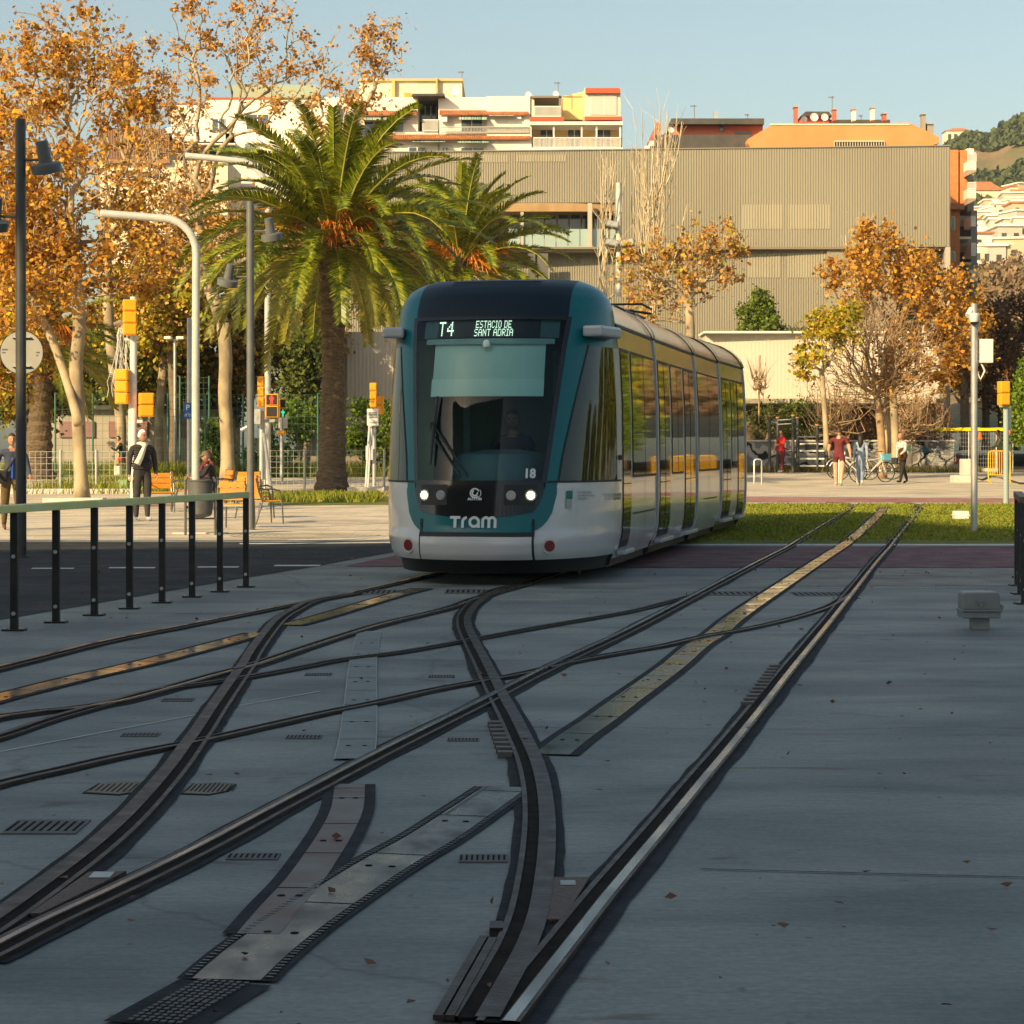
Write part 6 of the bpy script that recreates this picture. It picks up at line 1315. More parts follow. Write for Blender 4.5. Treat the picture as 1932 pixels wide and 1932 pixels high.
curved("second light grey street lamp whose arm ends in the palm fronds", 505, 916, 294, 350, .1)
def pole(label, u, vb, vt, r, m=whitepole, name="pole", cat="pole", D=None):
    b = GP(u, vb) if D is None else P(u, vb, D); t = thing(name, label, cat); MB().tube([b, Vector((b.x, b.y, P(u, vt, b.y).z))], r, 14).build("pole", m, t, smooth=True); return t, b
def signal(t, u0, v0, u1, v1, D, n, yaw=0, lit=None, back=True):
    """a traffic signal body of n stacked boxes"""
    a = P(u0, v1, D); b = P(u1, v0, D); h = (b.z - a.z) / n; cx = (a.x + b.x) / 2; w_ = (b.x - a.x) / 2; M = Matrix.Translation((cx, D, a.z)) @ Matrix.Rotation(R(yaw), 4, 'Z')
    for i in range(n):
        o = MB().box(-w_, w_, -.12, .12, i * h + .006, (i + 1) * h - .006, M).build("signal_box", amber, t, bevel=.02)
        if back:
            MB().box(-w_ * .82, w_ * .82, -.135, -.12, i * h + .03, (i + 1) * h - .03, M).build("back_cover", amber, o, bevel=.012)
        else:
            MB().box(-w_ * .8, w_ * .8, -.128, -.12, i * h + .03, (i + 1) * h - .03, M).build("lens_panel", darkp, o)
            if lit and lit.get(i):
                mm = lit[i]; z = (i + .5) * h; mb = MB(); k = h * .36
                mb.lathe([(.02, -.004), (.02, .004)], 10, M=M @ Matrix.Translation((0, -.135, z + k * .8)) @ Matrix.Rotation(R(90), 4, 'X'))
                mb.box(-.03, .03, -.137, -.130, z - k * .1, z + k * .6, M).box(-.03, -.005, -.137, -.130, z - k, z - k * .1, M).box(.005, .03, -.137, -.130, z - k, z - k * .1, M).box(-.055, -.034, -.137, -.130, z, z + k * .55, M).box(.034, .055, -.137, -.130, z, z + k * .55, M)
                mb.build("lit_figure", mm, o)
    return t
redl = mat("red_figure_light", (1, .05, .03), emit=(1, .01, .01), es=1.3); grnl = mat("green_figure_light", (.05, 1, .5), emit=(.02, .7, .35), es=.6)
t, b = pole("white traffic-light pole behind the white-haired man, three amber signals", 252, 962, 560, .075); t["category"] = "traffic light"; D = b.y
signal(t, 232, 565, 258, 633, D - .2, 3, 12); signal(t, 219, 696, 244, 763, D - .1, 3, -8); signal(t, 262, 741, 290, 787, D - .1, 2, 15)
MB().tube([P(247, 700, D), P(246, 905, D)], .05, 10).build("second_pole", whitepole, t, smooth=True); mb = MB()
for (u, v) in ((255, 795), (245, 640), (245, 570)): mb.beam(P(u - 10, v, D), P(u + 14, v, D), .05, .06)
mb.build("bracket", whitepole, t)
# tangled decoration cord
rr = random.Random(2); mb = MB()
for k in range(16):
    p = P(rr.uniform(224, 238), 618, D); c = [p]
    for i in range(9): p = p + Vector((rr.uniform(-.06, .06), rr.uniform(-.03, .03), -.17)); c.append(p)
    mb.tube(c, .008, 3, cap=False)
o = mb.build("hanging_cord", whitep, None); tag(o, "tangle of pale cord hanging between the amber signals on the white pole", "cord")
mb = MB(); mb.tube([P(215, 612, D), P(228, 608, D), P(240, 614, D), P(250, 622, D)], [.04, .07, .07, .03], 6); o = mb.build("cloth_cover", mat("grey_rag", (.2, .18, .16), rough=.9), None); tag(o, "grey rag caught on top of the amber signal", "rag")
t, b = pole("thin grey pole carrying the blue parking sign", 357, 905, 600, .06, steel, D=60); t["category"] = "road sign"; D = 59.9
a = P(347, 790, D); c = P(362, 760, D); MB().box(a.x, c.x, D - .03, D, a.z, c.z).build("sign_plate", mat("sign_blue", (.01, .09, .42), rough=.4), t, bevel=.01)
me = text_mesh("P", .2, .004, 'CENTER', .004)
for v_ in me.vertices: v_.co = Vector(((a.x + c.x) / 2 + v_.co.x, D - .036 - v_.co.z, a.z + .23 + v_.co.y))
mesh_obj("letter", me, whitep, t); mb = MB(); cx = (a.x + c.x) / 2
for s in (-.05, .05): mb.grid([[(cx + s + r_ * math.cos(q * .524), D - .035, a.z + .09 + r_ * math.sin(q * .524)) for r_ in (.022, .032)] for q in range(13)])
mb.tube([(cx - .05, D - .036, a.z + .09), (cx - .015, D - .036, a.z + .15), (cx + .035, D - .036, a.z + .15), (cx + .05, D - .036, a.z + .09)], .005, 4); mb.build("bicycle_symbol", whitep, t)
t, b = pole("slim park lamp with two flat white heads behind the mesh fence", 330, 882, 640, .06, steel, "park_lamp", "lamp", D=86)
for u0, u1 in ((311, 325), (334, 349)): a = P(u0, 641, 86); c = P(u1, 635, 86); MB().box(a.x, c.x, 85.7, 86.2, a.z, c.z).build("lamp_head", whitep, t, bevel=.04); MB().tube([P(330, 642, 86), P((u0 + u1) / 2, 641, 86)], .03, 6).build("lamp_arm", steel, t)
# crossing signals in the middle
t, b = pole("grey pole with the red pedestrian signal and a side-on amber signal", 494, 905, 775, .075, steel, D=60); t["category"] = "traffic light"
signal(t, 486.5, 710, 499, 768, 59.9, 3, 0); signal(t, 501, 743, 526, 788, 59.6, 2, 0, {1: redl}, False); mb = MB(); mb.beam(P(480, 796, 60), P(525, 793, 60), .1, .08); a = P(477, 800, 59.8); c = P(492, 772, 59.8); mb.box(a.x, c.x, 59.7, 59.95, a.z, c.z); mb.build("bracket", steel, t)
MB().tube([P(498, 818, 60), P(513, 935, 57)], .045, 8).tube([P(455, 812, 60), P(485, 795, 60)], .05, 8).build("stay", steel, t)
a = [P(482, 856, 60.2), P(474, 838, 60.2), P(492, 818, 60.2)]; mb = MB(); mb.add([P(490, 820, 60.2), P(481, 843, 60.2), P(492, 870, 60.2), P(494, 845, 60.25)], [(0, 1, 2, 3)]); mb.build("arrow_sign_back", darkp, t)
t, b = pole("thin pole with the small green pedestrian signal, behind the red one", 531.5, 908, 790, .05, steel, D=66); t["category"] = "traffic light"; signal(t, 523, 752, 536, 789, 65.8, 2, 35, {0: grnl}, False); signal(t, 524, 812, 539, 820, 65.8, 1, 0); a = P(526, 808, 66.2); c = P(543, 782, 66.2); MB().box(a.x, c.x, 66.1, 66.15, a.z, c.z).build("plate", whitep, t)
t, b = pole("crossing pole with an amber signal and white notice board left of the tram", 706, 918, 800, .055, steel, D=62); t["category"] = "traffic light"; signal(t, 698, 722, 711, 770, 61.9, 3, 0); signal(t, 712, 746, 719, 782, 62.2, 2, 60)
for (u0, v0, u1, v1, m_) in ((692.5, 771, 714, 803, whitep), (690, 841, 704, 868, mat("pale_notice", (.5, .5, .55), rough=.7))): a = P(u0, v1, 61.8); c = P(u1, v0, 61.8); MB().box(a.x, c.x, 61.78, 61.82, a.z, c.z).build("notice", m_, t, bevel=.01)
mb = MB(); 
for z_ in (778, 782, 787, 797): a = P(696, z_ + .8, 61.7); c = P(711, z_, 61.7); mb.box(a.x, c.x, 61.76, 61.775, a.z, c.z)
mb.build("printed_lines", greym, t); MB().tube([P(697, 803, 62), P(690, 920, 60)], .03, 6).tube([P(701, 803, 62), P(694, 920, 60.5)], .03, 6).build("stay", whitepole, t)
# right side poles
t, b = pole("white steel pole with two cameras and a junction box on the grass, right side", 1838, 1003, 573, .058, steel); t["category"] = "camera pole"; D = b.y
a = P(1848, 685, D); c = P(1872, 640, D); MB().box(a.x, c.x, D - .1, D + .1, a.z, c.z).build("junction_box", whitep, t, bevel=.01); mb = MB()
mb.tube([P(1833, 583, D), P(1826, 596, D - .1)], .05, 10); mb.build("camera", whitep, t); c = P(1838, 602, D - .1); MB().lathe([(.001, -.09), (.07, -.05), (.085, 0), (.085, .08), (.06, .1), (.001, .1)], 16, (c.x, c.y, c.z)).build("dome_camera", whitep, t, smooth=True); MB().lathe([(.001, -.11), (.055, -.09), (.07, -.055)], 14, (c.x, c.y, c.z)).build("dome_glass", darkp, t)
MB().tube([P(1845, 590, D), P(1849, 605, D), P(1844, 625, D), P(1843, 645, D)], .012, 5).tube([P(1852, 686, D), P(1858, 700, D), P(1850, 716, D), P(1843, 700, D), P(1843, 680, D)], .018, 6).build("cable", whitep, t)
t, b = pole("green-grey pole with a single amber signal at the right", 1898, 952, 763, .065, mat("pole_greenish", (.3, .38, .38), rough=.45)); t["category"] = "traffic light"; signal(t, 1884, 719, 1903, 765, b.y - .1, 2, 10); a = P(1902, 812, b.y + .1); c = P(1908, 770, b.y + .1); MB().box(a.x, c.x, b.y + .08, b.y + .12, a.z, c.z).build("plate", steel, t)
t, b = pole("tall white pole with three floodlights in front of the ribbed facade", 1167, 560, 345, .1, whitepole, "floodlight_pole", "lamp", D=84)
for (u, v, y_) in ((1154, 424, 10), (1153, 459, 10), (1183, 459, -10)):
    c = P(u, v, 83.7); M = Matrix.Translation(c) @ Matrix.Rotation(R(y_), 4, 'Y') @ Matrix.Rotation(R(-25), 4, 'X'); o = MB().box(-.27, .27, -.1, .1, -.14, .14, M).build("floodlight", mat("lamp_housing", (.2, .19, .17), rough=.5), t, bevel=.03); MB().box(-.22, .22, -.11, -.1, -.1, .1, M).build("lens", lampoff, o); MB().tube([c, P(1167, v + 2, 84)], .03, 5).build("bracket", steel, o)
t, b = pole("galvanised pole with a slanted arm beside the tram's tail", 1442, 886, 782, .075, steel); t["category"] = "pole"; MB().tube([P(1442, 783, b.y), P(1440, 777, b.y), P(1405, 765, b.y)], .07, 8).build("arm", steel, t)
MB().beam(P(1442, 800, b.y), P(1434, 780, b.y), .02, .25).build("gusset", steel, t)
# grey mushroom box on the concrete
b = GP(1848, 1187); t = thing("signal_box", "grey metal box on a short pedestal standing on the concrete at the right", "equipment box", tuple(b)); gb = mat("box_grey", (.17, .19, .2), (.2, .22, .23), 6, .42); s = b.y / F
MB().box(-16 * s, 16 * s, -.07, .07, 0, 24 * s).build("pedestal", gb, t, bevel=.004)
o = MB().ext([(-37 * s, 22 * s), (34 * s, 22 * s), (36 * s, 36 * s), (-38 * s, 36 * s)], -.12, .12).build("lower_case", gb, t, bevel=.008); MB().box(-39 * s, 37 * s, -.135, .135, 35 * s, 38.5 * s).build("flange", gb, t, bevel=.004)
MB().ext([(-36 * s, 38 * s), (34 * s, 38 * s), (33 * s, 66 * s), (29 * s, 71 * s), (-32 * s, 71 * s), (-35 * s, 66 * s)], -.12, .12).build("lid", gb, t, bevel=.01)
MB().tube([(-3 * s, -.12, 54 * s), (-3 * s, -.128, 54 * s)], 8.5 * s, 18).build("lock_plate", gb, t); MB().tube([(-3 * s, -.128, 54 * s), (-3 * s, -.15, 54 * s)], 3 * s, 12).tube([(-3 * s, -.14, 54 * s), (-3 * s, -.14, 44 * s)], 3 * s, 10).build("lock", gb, t)
MB().tube([(37 * s, -.02, 40 * s), (42 * s, -.02, 38 * s)], 8 * s, 12).build("side_knob", gb, t); MB().box(-8 * s, 8 * s, -.03, .03, 71 * s, 72.2 * s).build("top_label", steel, t)
b = GP(1836, 986); s = b.y / F; t = thing("cabinet", "small white box on the grass behind the camera pole", "equipment box", (b.x, b.y + 1.2, b.z)); MB().box(-14 * s, 14 * s, -.15, .15, 3 * s, 19 * s).build("case", whitep, t, bevel=.02); MB().box(-9 * s, 9 * s, -.1, .1, 0, 4 * s).build("foot", whitep, t); MB().box(-15 * s, 15 * s, -.16, .16, 10 * s, 12 * s).build("flange", whitep, t)
# kerbs
def kerb(label, u0, u1, v, h, dp=.5, D=None):
    a = GP(u0, v); b = GP(u1, v); t = MB().box(a.x, b.x, a.y, a.y + dp, a.z - .02, a.z + h).build("kerb", concw, None, bevel=.015); return tag(t, label, "kerb")
kerb("long low white kerb behind the standing men", -200, 262, 932, .14); kerb("short white kerb block at the foot of the left plane tree", 80, 194, 949, .12); kerb("white kerb between the palm and the tram", 655, 725, 930, .16); kerb("thin kerb edging the grass before the palm", 440, 665, 945, .05, .2); kerb("white slab edge under the litter bin", 325, 430, 1008, .03, .15)
b = GP(575, 1010); mb = MB()
for r_ in [.25 + .12 * k for k in range(9)]: mb.grid([[(b.x + (r_ + e_) * math.cos(a), b.y + (r_ + e_) * math.sin(a), b.z + .012) for e_ in (0, .06)] for a in [k * math.pi / 24 for k in range(49)]])
o = mb.build("paving_rosette", mat("rosette_stone", (.5, .46, .38), rough=.85), None, fix=False); tag(o, "round rosette of concentric paving rings beside the wooden chairs", "paving")
# litter bin
b = GP(378, 1010); s = b.y / F; t = thing("litter_bin", "dark grey cylindrical litter bin hung between two posts in front of the seated man", "litter bin", tuple(b)); bg_ = mat("bin_grey", (.07, .075, .078), (.1, .105, .11), 5, .5)
for x in (-.25, .25): MB().tube([(x, 0, 0), (x, 0, .93), (x * .85, 0, .98)], .022, 8).build("post", bg_, t)
MB().lathe([(.001, .28), (.16, .32), (.2, .36), (.205, .5), (.205, .9), (.22, .905), (.22, .93), (.195, .93), (.19, .88), (.001, .85)], 28).build("drum", bg_, t, smooth=True); MB().tube([(-.25, 0, .88), (.25, 0, .88)], .015, 6).tube([(-.25, 0, .28), (.25, 0, .28)], .015, 6).build("hinge_bar", bg_, t)
# wooden chairs
chm = mat("chair_metal", (.12, .12, .12), rough=.4, metal=.4)
def chair():
    t = thing("chair", "wooden slatted armchair with steel legs, turned towards the viewer beside the white-haired man", "chair", group="wooden armchairs on the plaza")
    mb = MB()
    for i in range(5): y = -.2 + i * .095; mb.box(-.25, .25, y - .04, y + .04, .42, .445)
    mb.build("seat", wood, t, bevel=.006); mb = MB()
    for i in range(3): z = .56 + i * .115; y = .24 + i * .035; mb.box(-.26, .26, y - .012, y + .012, z - .05, z + .05)
    mb.build("backrest", wood, t, bevel=.006)
    for sx in (-1, 1):
        MB().tube([(sx * .27, -.22, 0), (sx * .26, -.2, .42), (sx * .26, -.16, .62), (sx * .26, .0, .66), (sx * .26, .26, .64)], .016, 6).build("leg", chm, t); MB().tube([(sx * .28, .34, 0), (sx * .26, .2, .42), (sx * .25, .27, .6), (sx * .25, .33, .86)], .016, 6).build("leg", chm, t)
    MB().tube([(-.26, -.18, .41), (.26, -.18, .41)], .012, 5).tube([(-.26, .2, .41), (.26, .2, .41)], .012, 5).build("seat_frame", steel, t)
    return t
ch = chair(); spots = [(303, 967, 15, None), (410, 958, -60, "wooden armchair beside the seated man, half hidden by him"), (352, 962, 100, "wooden armchair behind the litter bin"), (447, 997, 170, "wooden armchair seen from behind, left of the dark lamp post"), (484, 978, 150, "wooden armchair just right of the dark lamp post, seen from behind"), (503, 988, 120, "rightmost wooden armchair, turned sideways"), (470, 962, 185, "wooden armchair behind the dark lamp post")]
for i, (u, v, a, lab) in enumerate(spots):
    c = ch if i == 0 else copy_tree(ch); g = GP(u, v); c.location = g; c.rotation_euler = (0, 0, R(a))
    if lab: c["label"] = lab
# fences on the left
def mesh_fence(label, u0, u1, vt, vb, D, np_, m, sp=.22, pm=None, r=.0045):
    t = thing("mesh_fence", label, "fence"); a = P(u0, vb, D); b = P(u1, vb, D); top = P(u0, vt, D).z; mb = MB(); n = int((b.x - a.x) / sp)
    for i in range(n + 1): x = a.x + (b.x - a.x) * i / n; mb.box(x - r, x + r, D - r, D + r, a.z, top)
    k = int((top - a.z) / sp)
    for i in range(k + 1): z = a.z + (top - a.z) * i / k; mb.box(a.x, b.x, D - r * 3.2, D - r * 1.2, z - r, z + r)
    mb.build("mesh", m, t)
    for i in range(np_ + 1): x = a.x + (b.x - a.x) * i / np_; MB().tube([(x, D - .06, a.z - .1), (x, D - .06, top + .05)], .035, 8).build("post", pm or m, t)
    return t
gmesh = mat("green_fence", (.03, .12, .09), rough=.5)
mesh_fence("tall green mesh fence of the sports ground behind the plaza", 105, 600, 745, 895, 82, 7, gmesh, .24); mesh_fence("taller green mesh fence panel between the curved lamp and the plane trunk", 340, 395, 712, 890, 84, 1, gmesh, .2)
mesh_fence("low galvanised site fence in front of the left palm trunk", -20, 250, 852, 921, 64, 4, steel, .16, r=.005); mesh_fence("low galvanised site fence behind the big palm", 500, 725, 850, 925, 66.8, 3, steel, .16, r=.005)
t = thing("sports_building", "low grey building with pinkish barred windows behind the green fence", "building"); wbox("wall", mat("grey_weathered", (.3, .28, .24), (.38, .35, .3), .6, .9), [(95, 770, 420, 895)], 93, 6, t)
for u in (112, 150, 205, 250, 330): f = wbox("window", mat("pink_bars", (.25, .14, .14), rough=.8), [(u, 795, u + 28, 825)], 92.9, .1, t)
wbox("roof", darkroof, [(90, 765, 425, 772, -.4, 7)], 93, 7, t)
t = thing("green_kiosk", "small green painted utility pillar near the white kerb", "box"); a = P(222, 925, 63); wbox("case", mat("kiosk_green", (.12, .25, .08), (.3, .4, .2), 8, .8), [(222, 905, 240, 927)], 63, .4, t)
t = thing("stone_block", "small pale concrete block by the jogger's feet", "block"); wbox("block", concw, [(215, 879, 226, 897)], 76, .4, t, bevel=.02)

# ---------------------------------------------------------------- right side furniture
tan = mat("post_cap_orange", (.6, .25, .08), rough=.6); gp_ = mat("gym_post", (.06, .065, .07), rough=.5)
t = thing("exercise_frame", "outdoor exercise bars of dark posts with orange caps and white rungs", "exercise frame"); Dg = GP(1496, 892).y
P_ = [(1452, 786, 890, 0), (1467.5, 789, 890, 1.2), (1496, 785, 893, -.2), (1505, 789, 893, .5), (1542, 803, 893, 0), (1559, 833, 893, .4)]
for u, vt, vb, dd in P_:
    D = Dg + dd; o = MB().tube([P(u, vb, D), P(u, vt, D)], .065, 10).build("post", gp_, t, smooth=True); MB().tube([P(u, vt, D), P(u, vt - 2.4, D)], .085, 10).build("cap", tan, o)
mb = MB()
for a, b in (((1452, 795), (1467, 798)), ((1467, 793), (1496, 791)), ((1467, 801), (1496, 799)), ((1505, 824), (1542, 824)), ((1475, 850), (1496, 850)), ((1475, 862), (1496, 862)), ((1475, 876), (1496, 876))): mb.tube([P(*a, Dg), P(*b, Dg)], .028, 6)
mb.build("bar", steel, t); mb = MB()
for v in (837.5, 850.5, 865.5, 879): a = P(1509, v + 1.4, Dg); b = P(1555, v - 1.4, Dg); mb.box(a.x, b.x, Dg - .04, Dg + .02, a.z, b.z)
mb.build("white_rungs", whitep, t); wbox("black_board", darkp, [(1518, 838, 1540, 848.5)], Dg - .06, .05, t)
def park_bench(label, u, v, rz=0):
    t = thing("park_bench", label, "bench", tuple(GP(u, v)), rz, "brown benches behind the exercise bars"); mb = MB()
    for i in range(4): mb.box(-.75, .75, -.2 + i * .12, -.1 + i * .12, .42, .45)
    mb.build("seat", wood, t); mb = MB()
    for i in range(4): mb.box(-.75, .75, .26 + i * .02, .285 + i * .02, .52 + i * .1, .6 + i * .1)
    mb.build("backrest", wood, t)
    for s in (-.6, .6): MB().tube([(s, -.2, 0), (s, -.18, .62)], .025, 6).build("leg", blackm, t); MB().tube([(s, .3, 0), (s, .25, .5), (s, .34, .9)], .025, 6).build("leg", blackm, t)
    return t
park_bench("brown wooden bench left of the exercise bars", 1424, 888); park_bench("brown wooden bench behind the man in the red jacket", 1480, 887)
def hoop(label, u, v, w_=.12, h=.8):
    b = GP(u, v); t = MB().tube([(-w_, 0, 0), (-w_, 0, h - .05), (-w_ + .05, 0, h), (w_ - .05, 0, h), (w_, 0, h - .05), (w_, 0, 0)], .028, 8).build("bike_stand", steel, None, smooth=True, loc=b); return tag(t, label, "bike stand")
hoop("narrow steel bicycle hoop alone on the paving near the tram's tail", 1430, 914)
tyre = mat("tyre", (.02, .02, .02), rough=.8)
def bike(label, u, v, rz, col, basket=None, s=1.0):
    t = thing("bicycle", label, "bicycle", tuple(GP(u, v)), R(rz), "bicycles parked by the bare tree"); fr = mat("bike_%s" % col[0], col[1], rough=.35, coat=.4)
    for x in (-.52, .52):
        mb = MB(); c = [(x + .33 * math.cos(a), 0, .34 + .33 * math.sin(a)) for a in [i * math.pi / 12 for i in range(25)]]; mb.tube(c, .017, 6, cap=False); o = mb.build("wheel", tyre, t)
        mb = MB()
        for i in range(10): a = i * .628; mb.beam((x, 0, .34), (x + .32 * math.cos(a), 0, .34 + .32 * math.sin(a)), .004, .004)
        mb.tube([(x, -.04, .34), (x, .04, .34)], .025, 8); mb.build("spokes", steel, o)
    mb = MB(); mb.tube([(-.52, 0, .34), (-.1, 0, .3), (-.2, 0, .78)], .018, 6).tube([(-.52, 0, .34), (-.18, 0, .72), (.34, 0, .8)], .018, 6).tube([(-.1, 0, .3), (.36, 0, .74)], .024, 6).tube([(.52, 0, .34), (.4, 0, .62), (.33, 0, .98)], .018, 6); mb.build("frame", fr, t)
    MB().box(-.34, -.08, -.06, .06, .84, .89).build("saddle", darkp, t, bevel=.02); MB().tube([(.2, -.26, 1.0), (.34, -.1, 1.03), (.34, .1, 1.03), (.2, .26, 1.0)], .013, 6).build("handlebar", darkp, t)
    mb = MB(); mb.tube([(-.1, -.05, .3), (-.1, .05, .3)], .06, 10).beam((-.1, .07, .3), (-.02, .07, .15), .02, .02).beam((-.1, -.07, .3), (-.18, -.07, .45), .02, .02); mb.build("crank", steel, t)
    for x in (-.52, .52): MB().tube([(x + .37 * math.cos(a), 0, .34 + .37 * math.sin(a)) for a in [.4 + i * .22 for i in range(11)]], .02, 5).build("mudguard", fr if basket else steel, t)
    if basket: MB().box(.36, .66, -.16, .16, .72, .95).build("basket", mat("basket_%s" % basket[0], basket[1], rough=.6), t, bevel=.02)
    return t
bike("white bicycle between the walking man and the woman in blue", 1612, 906, 185, ("white", (.6, .6, .58)))
bike("white bicycle with a light blue front box, right of the woman in blue", 1645, 910, 20, ("cream", (.6, .58, .5)), ("sky", (.12, .35, .5)))
bike("dark bicycle leaning behind the white bicycles", 1655, 905, 160, ("dark", (.05, .05, .06)))
bike("grey bicycle nearest the maroon man", 1600, 903, 200, ("grey", (.3, .3, .3)))
hoop("steel bicycle hoop beside the parked white bicycle", 1600, 911, .3)
# site fence with yellow tape
def site_fence():
    t = thing("site_fence", "wire mesh site fence with yellow tape along its top and bottom", "fence"); Df = GP(1760, 890).y; a = P(1751, 889, Df); b = P(1912, 889, Df); top = P(0, 811, Df).z; mb = MB(); n = 34
    for i in range(n + 1): x = lerp(a.x, b.x, i / n); mb.box(x - .006, x + .006, Df - .006, Df + .006, a.z, top)
    for i in range(11): z = lerp(a.z, top, i / 10); mb.box(a.x, b.x, Df - .02, Df - .01, z - .006, z + .006)
    mb.build("mesh", steel, t); yt = mat("yellow_tape", (.75, .6, .01), rough=.5)
    for z0, z1, x1 in ((807, 813, 1912), (885, 890, 1840)):
        mb = MB(); N_ = 24; rr = random.Random(4); mb.grid([[(lerp(a.x, P(x1, 0, Df).x, i / N_), Df - .05, P(0, z0 + rr.uniform(-.6, .6), Df).z) for i in range(N_ + 1)], [(lerp(a.x, P(x1, 0, Df).x, i / N_), Df - .05, P(0, z1 + rr.uniform(-.6, .6), Df).z) for i in range(N_ + 1)]]); o = mb.build("tape", yt, t); m_ = o.modifiers.new("s", 'SOLIDIFY'); m_.thickness = .01
    for u in (1751, 1773, 1828, 1880, 1911): x = P(u, 0, Df).x; MB().tube([(x, Df, a.z - .05), (x, Df, top)], .03, 6).build("post", steel, t)
    for u in (1756, 1832, 1868): MB().box(P(u, 0, Df).x - .35, P(u, 0, Df).x + .35, Df - .15, Df + .15, a.z - .02, a.z + .12).build("foot", concw, t, bevel=.02)
    return Df
Df = site_fence()
# yellow crowd barrier
g = GP(1885, 912); s = g.y / F; t = thing("crowd_barrier", "yellow steel crowd barrier beside the amber traffic light on the right", "barrier", tuple(g)); yb = mat("barrier_yellow", (.75, .42, .01), rough=.45)
mb = MB(); mb.tube([(-20 * s, 0, 4 * s), (-20 * s, 0, 58 * s), (-16 * s, 0, 61 * s), (18 * s, 0, 61 * s), (21 * s, 0, 58 * s), (21 * s, 0, 4 * s)], .022, 6).tube([(-20 * s, 0, 16 * s), (21 * s, 0, 16 * s)], .02, 6); mb.build("frame", yb, t)
mb = MB()
for i in range(9): x = (-16 + i * 4.2) * s; mb.tube([(x, 0, 16 * s), (x, 0, 61 * s)], .012, 5)
mb.build("bars", yb, t)
for x in (-18, 19): MB().tube([(x * s, -.3, 0), (x * s, 0, 5 * s), (x * s, .3, 0)], .02, 6).build("foot", yb, t)
g = GP(1817, 911); s = g.y / F; t = thing("concrete_block", "L-shaped pale concrete block in front of the site fence", "concrete block", tuple(g)); MB().box(-16 * s, 16 * s, 0, .8, 0, 14 * s).build("base", concw, t, bevel=.02); MB().box(1 * s, 16 * s, .1, .7, 14 * s, 45 * s).build("upright", concw, t, bevel=.02)
# belongings by the fence
for nm, lab, cat, u, v, wd, h, c in [("bag", "bright orange-red bag heaped in front of the site fence", "bag", 1796, 884, .3, .75, (.7, .08, .01)), ("bundle", "dark blue bundle at the left end of the site fence", "bundle", 1768, 886, .5, .75, (.02, .035, .08)), ("sack", "large whitish plastic sack on the ground before the site fence", "sack", 1800, 889, .65, .38, (.5, .5, .52)), ("bundle", "red and white striped bundle on the cart", "bundle", 1790, 888, .32, .5, (.4, .03, .03)), ("sack", "small white sack beside the cart wheels", "sack", 1779, 890, .28, .3, (.6, .6, .58))]:
    g = GP(u, v); bm = bmesh.new(); bmesh.ops.create_icosphere(bm, subdivisions=4, radius=1); rr = random.Random(u)
    k = [Vector((rr.gauss(0, 1), rr.gauss(0, 1), rr.gauss(0, 1))) * 2 for _ in range(6)]
    for q_ in bm.verts: n_ = 1 + .12 * sum(math.sin(q_.co.dot(w_) * 1.6) for w_ in k) / 2; q_.co = Vector((q_.co.x * wd * n_, q_.co.y * wd * .7 * n_, max(-.5, q_.co.z) * h * n_ * .55 + h * .28))
    me = bpy.data.meshes.new(nm); bm.to_mesh(me); bm.free(); me.shade_smooth(); o = mesh_obj(nm, me, mat("bundle_%d" % u, c, tuple(x * .6 for x in c), 6, .6, bump=.4, bsc=8)); o.location = g + Vector((0, -.5, 0)); tag(o, lab, cat)
g = GP(1782, 891); t = thing("shopping_cart", "wire shopping cart loaded with bundles in front of the fence", "cart", tuple(g)); mb = MB()
for i in range(9): x = -.4 + i * .1; mb.tube([(x, -.3, .45), (x, -.28, .85)], .008, 4)
for z in (.45, .6, .72, .85): mb.tube([(-.42, -.3, z), (.42, -.3, z)], .008, 4).tube([(-.42, .2, z), (.42, .2, z)], .008, 4)
mb.build("basket", steel, t)
for x in (-.35, .35): MB().tube([(x, -.32, .08), (x, -.28, .08)], .08, 12).build("wheel", tyre, t)
MB().tube([(-.55, -.1, .95), (-.42, -.1, .85), (-.3, -.1, .2), (.35, -.1, .15)], .015, 6).build("frame", steel, t)
for lab, u, v in (("small orange and white traffic cone lamp hung on the site fence", 1849, 828), ("orange marker hung at the right end of the site fence", 1905, 822), ("small orange marker below the others at the right end of the fence", 1912, 826)):
    c = P(u, v, Df - .2); o = MB().lathe([(.001, .28), (.05, .27), (.06, .1), (.13, .02), (.13, -.02), (.001, -.02)], 12, tuple(c)).build("marker_lamp", mat("marker_orange", (.75, .14, .01), rough=.5), None, smooth=True); tag(o, lab, "marker")
mb = MB(); mb.tube([GP(1828, 893, .05), GP(1838, 903, .05), GP(1853, 907, .03), GP(1870, 900, .05), GP(1895, 905, .04), GP(1925, 914, .03), GP(1990, 916, .03)], .03, 6); tag(mb.build("hose", blackm, None, smooth=True), "black hose lying on the paving by the yellow barrier", "hose")

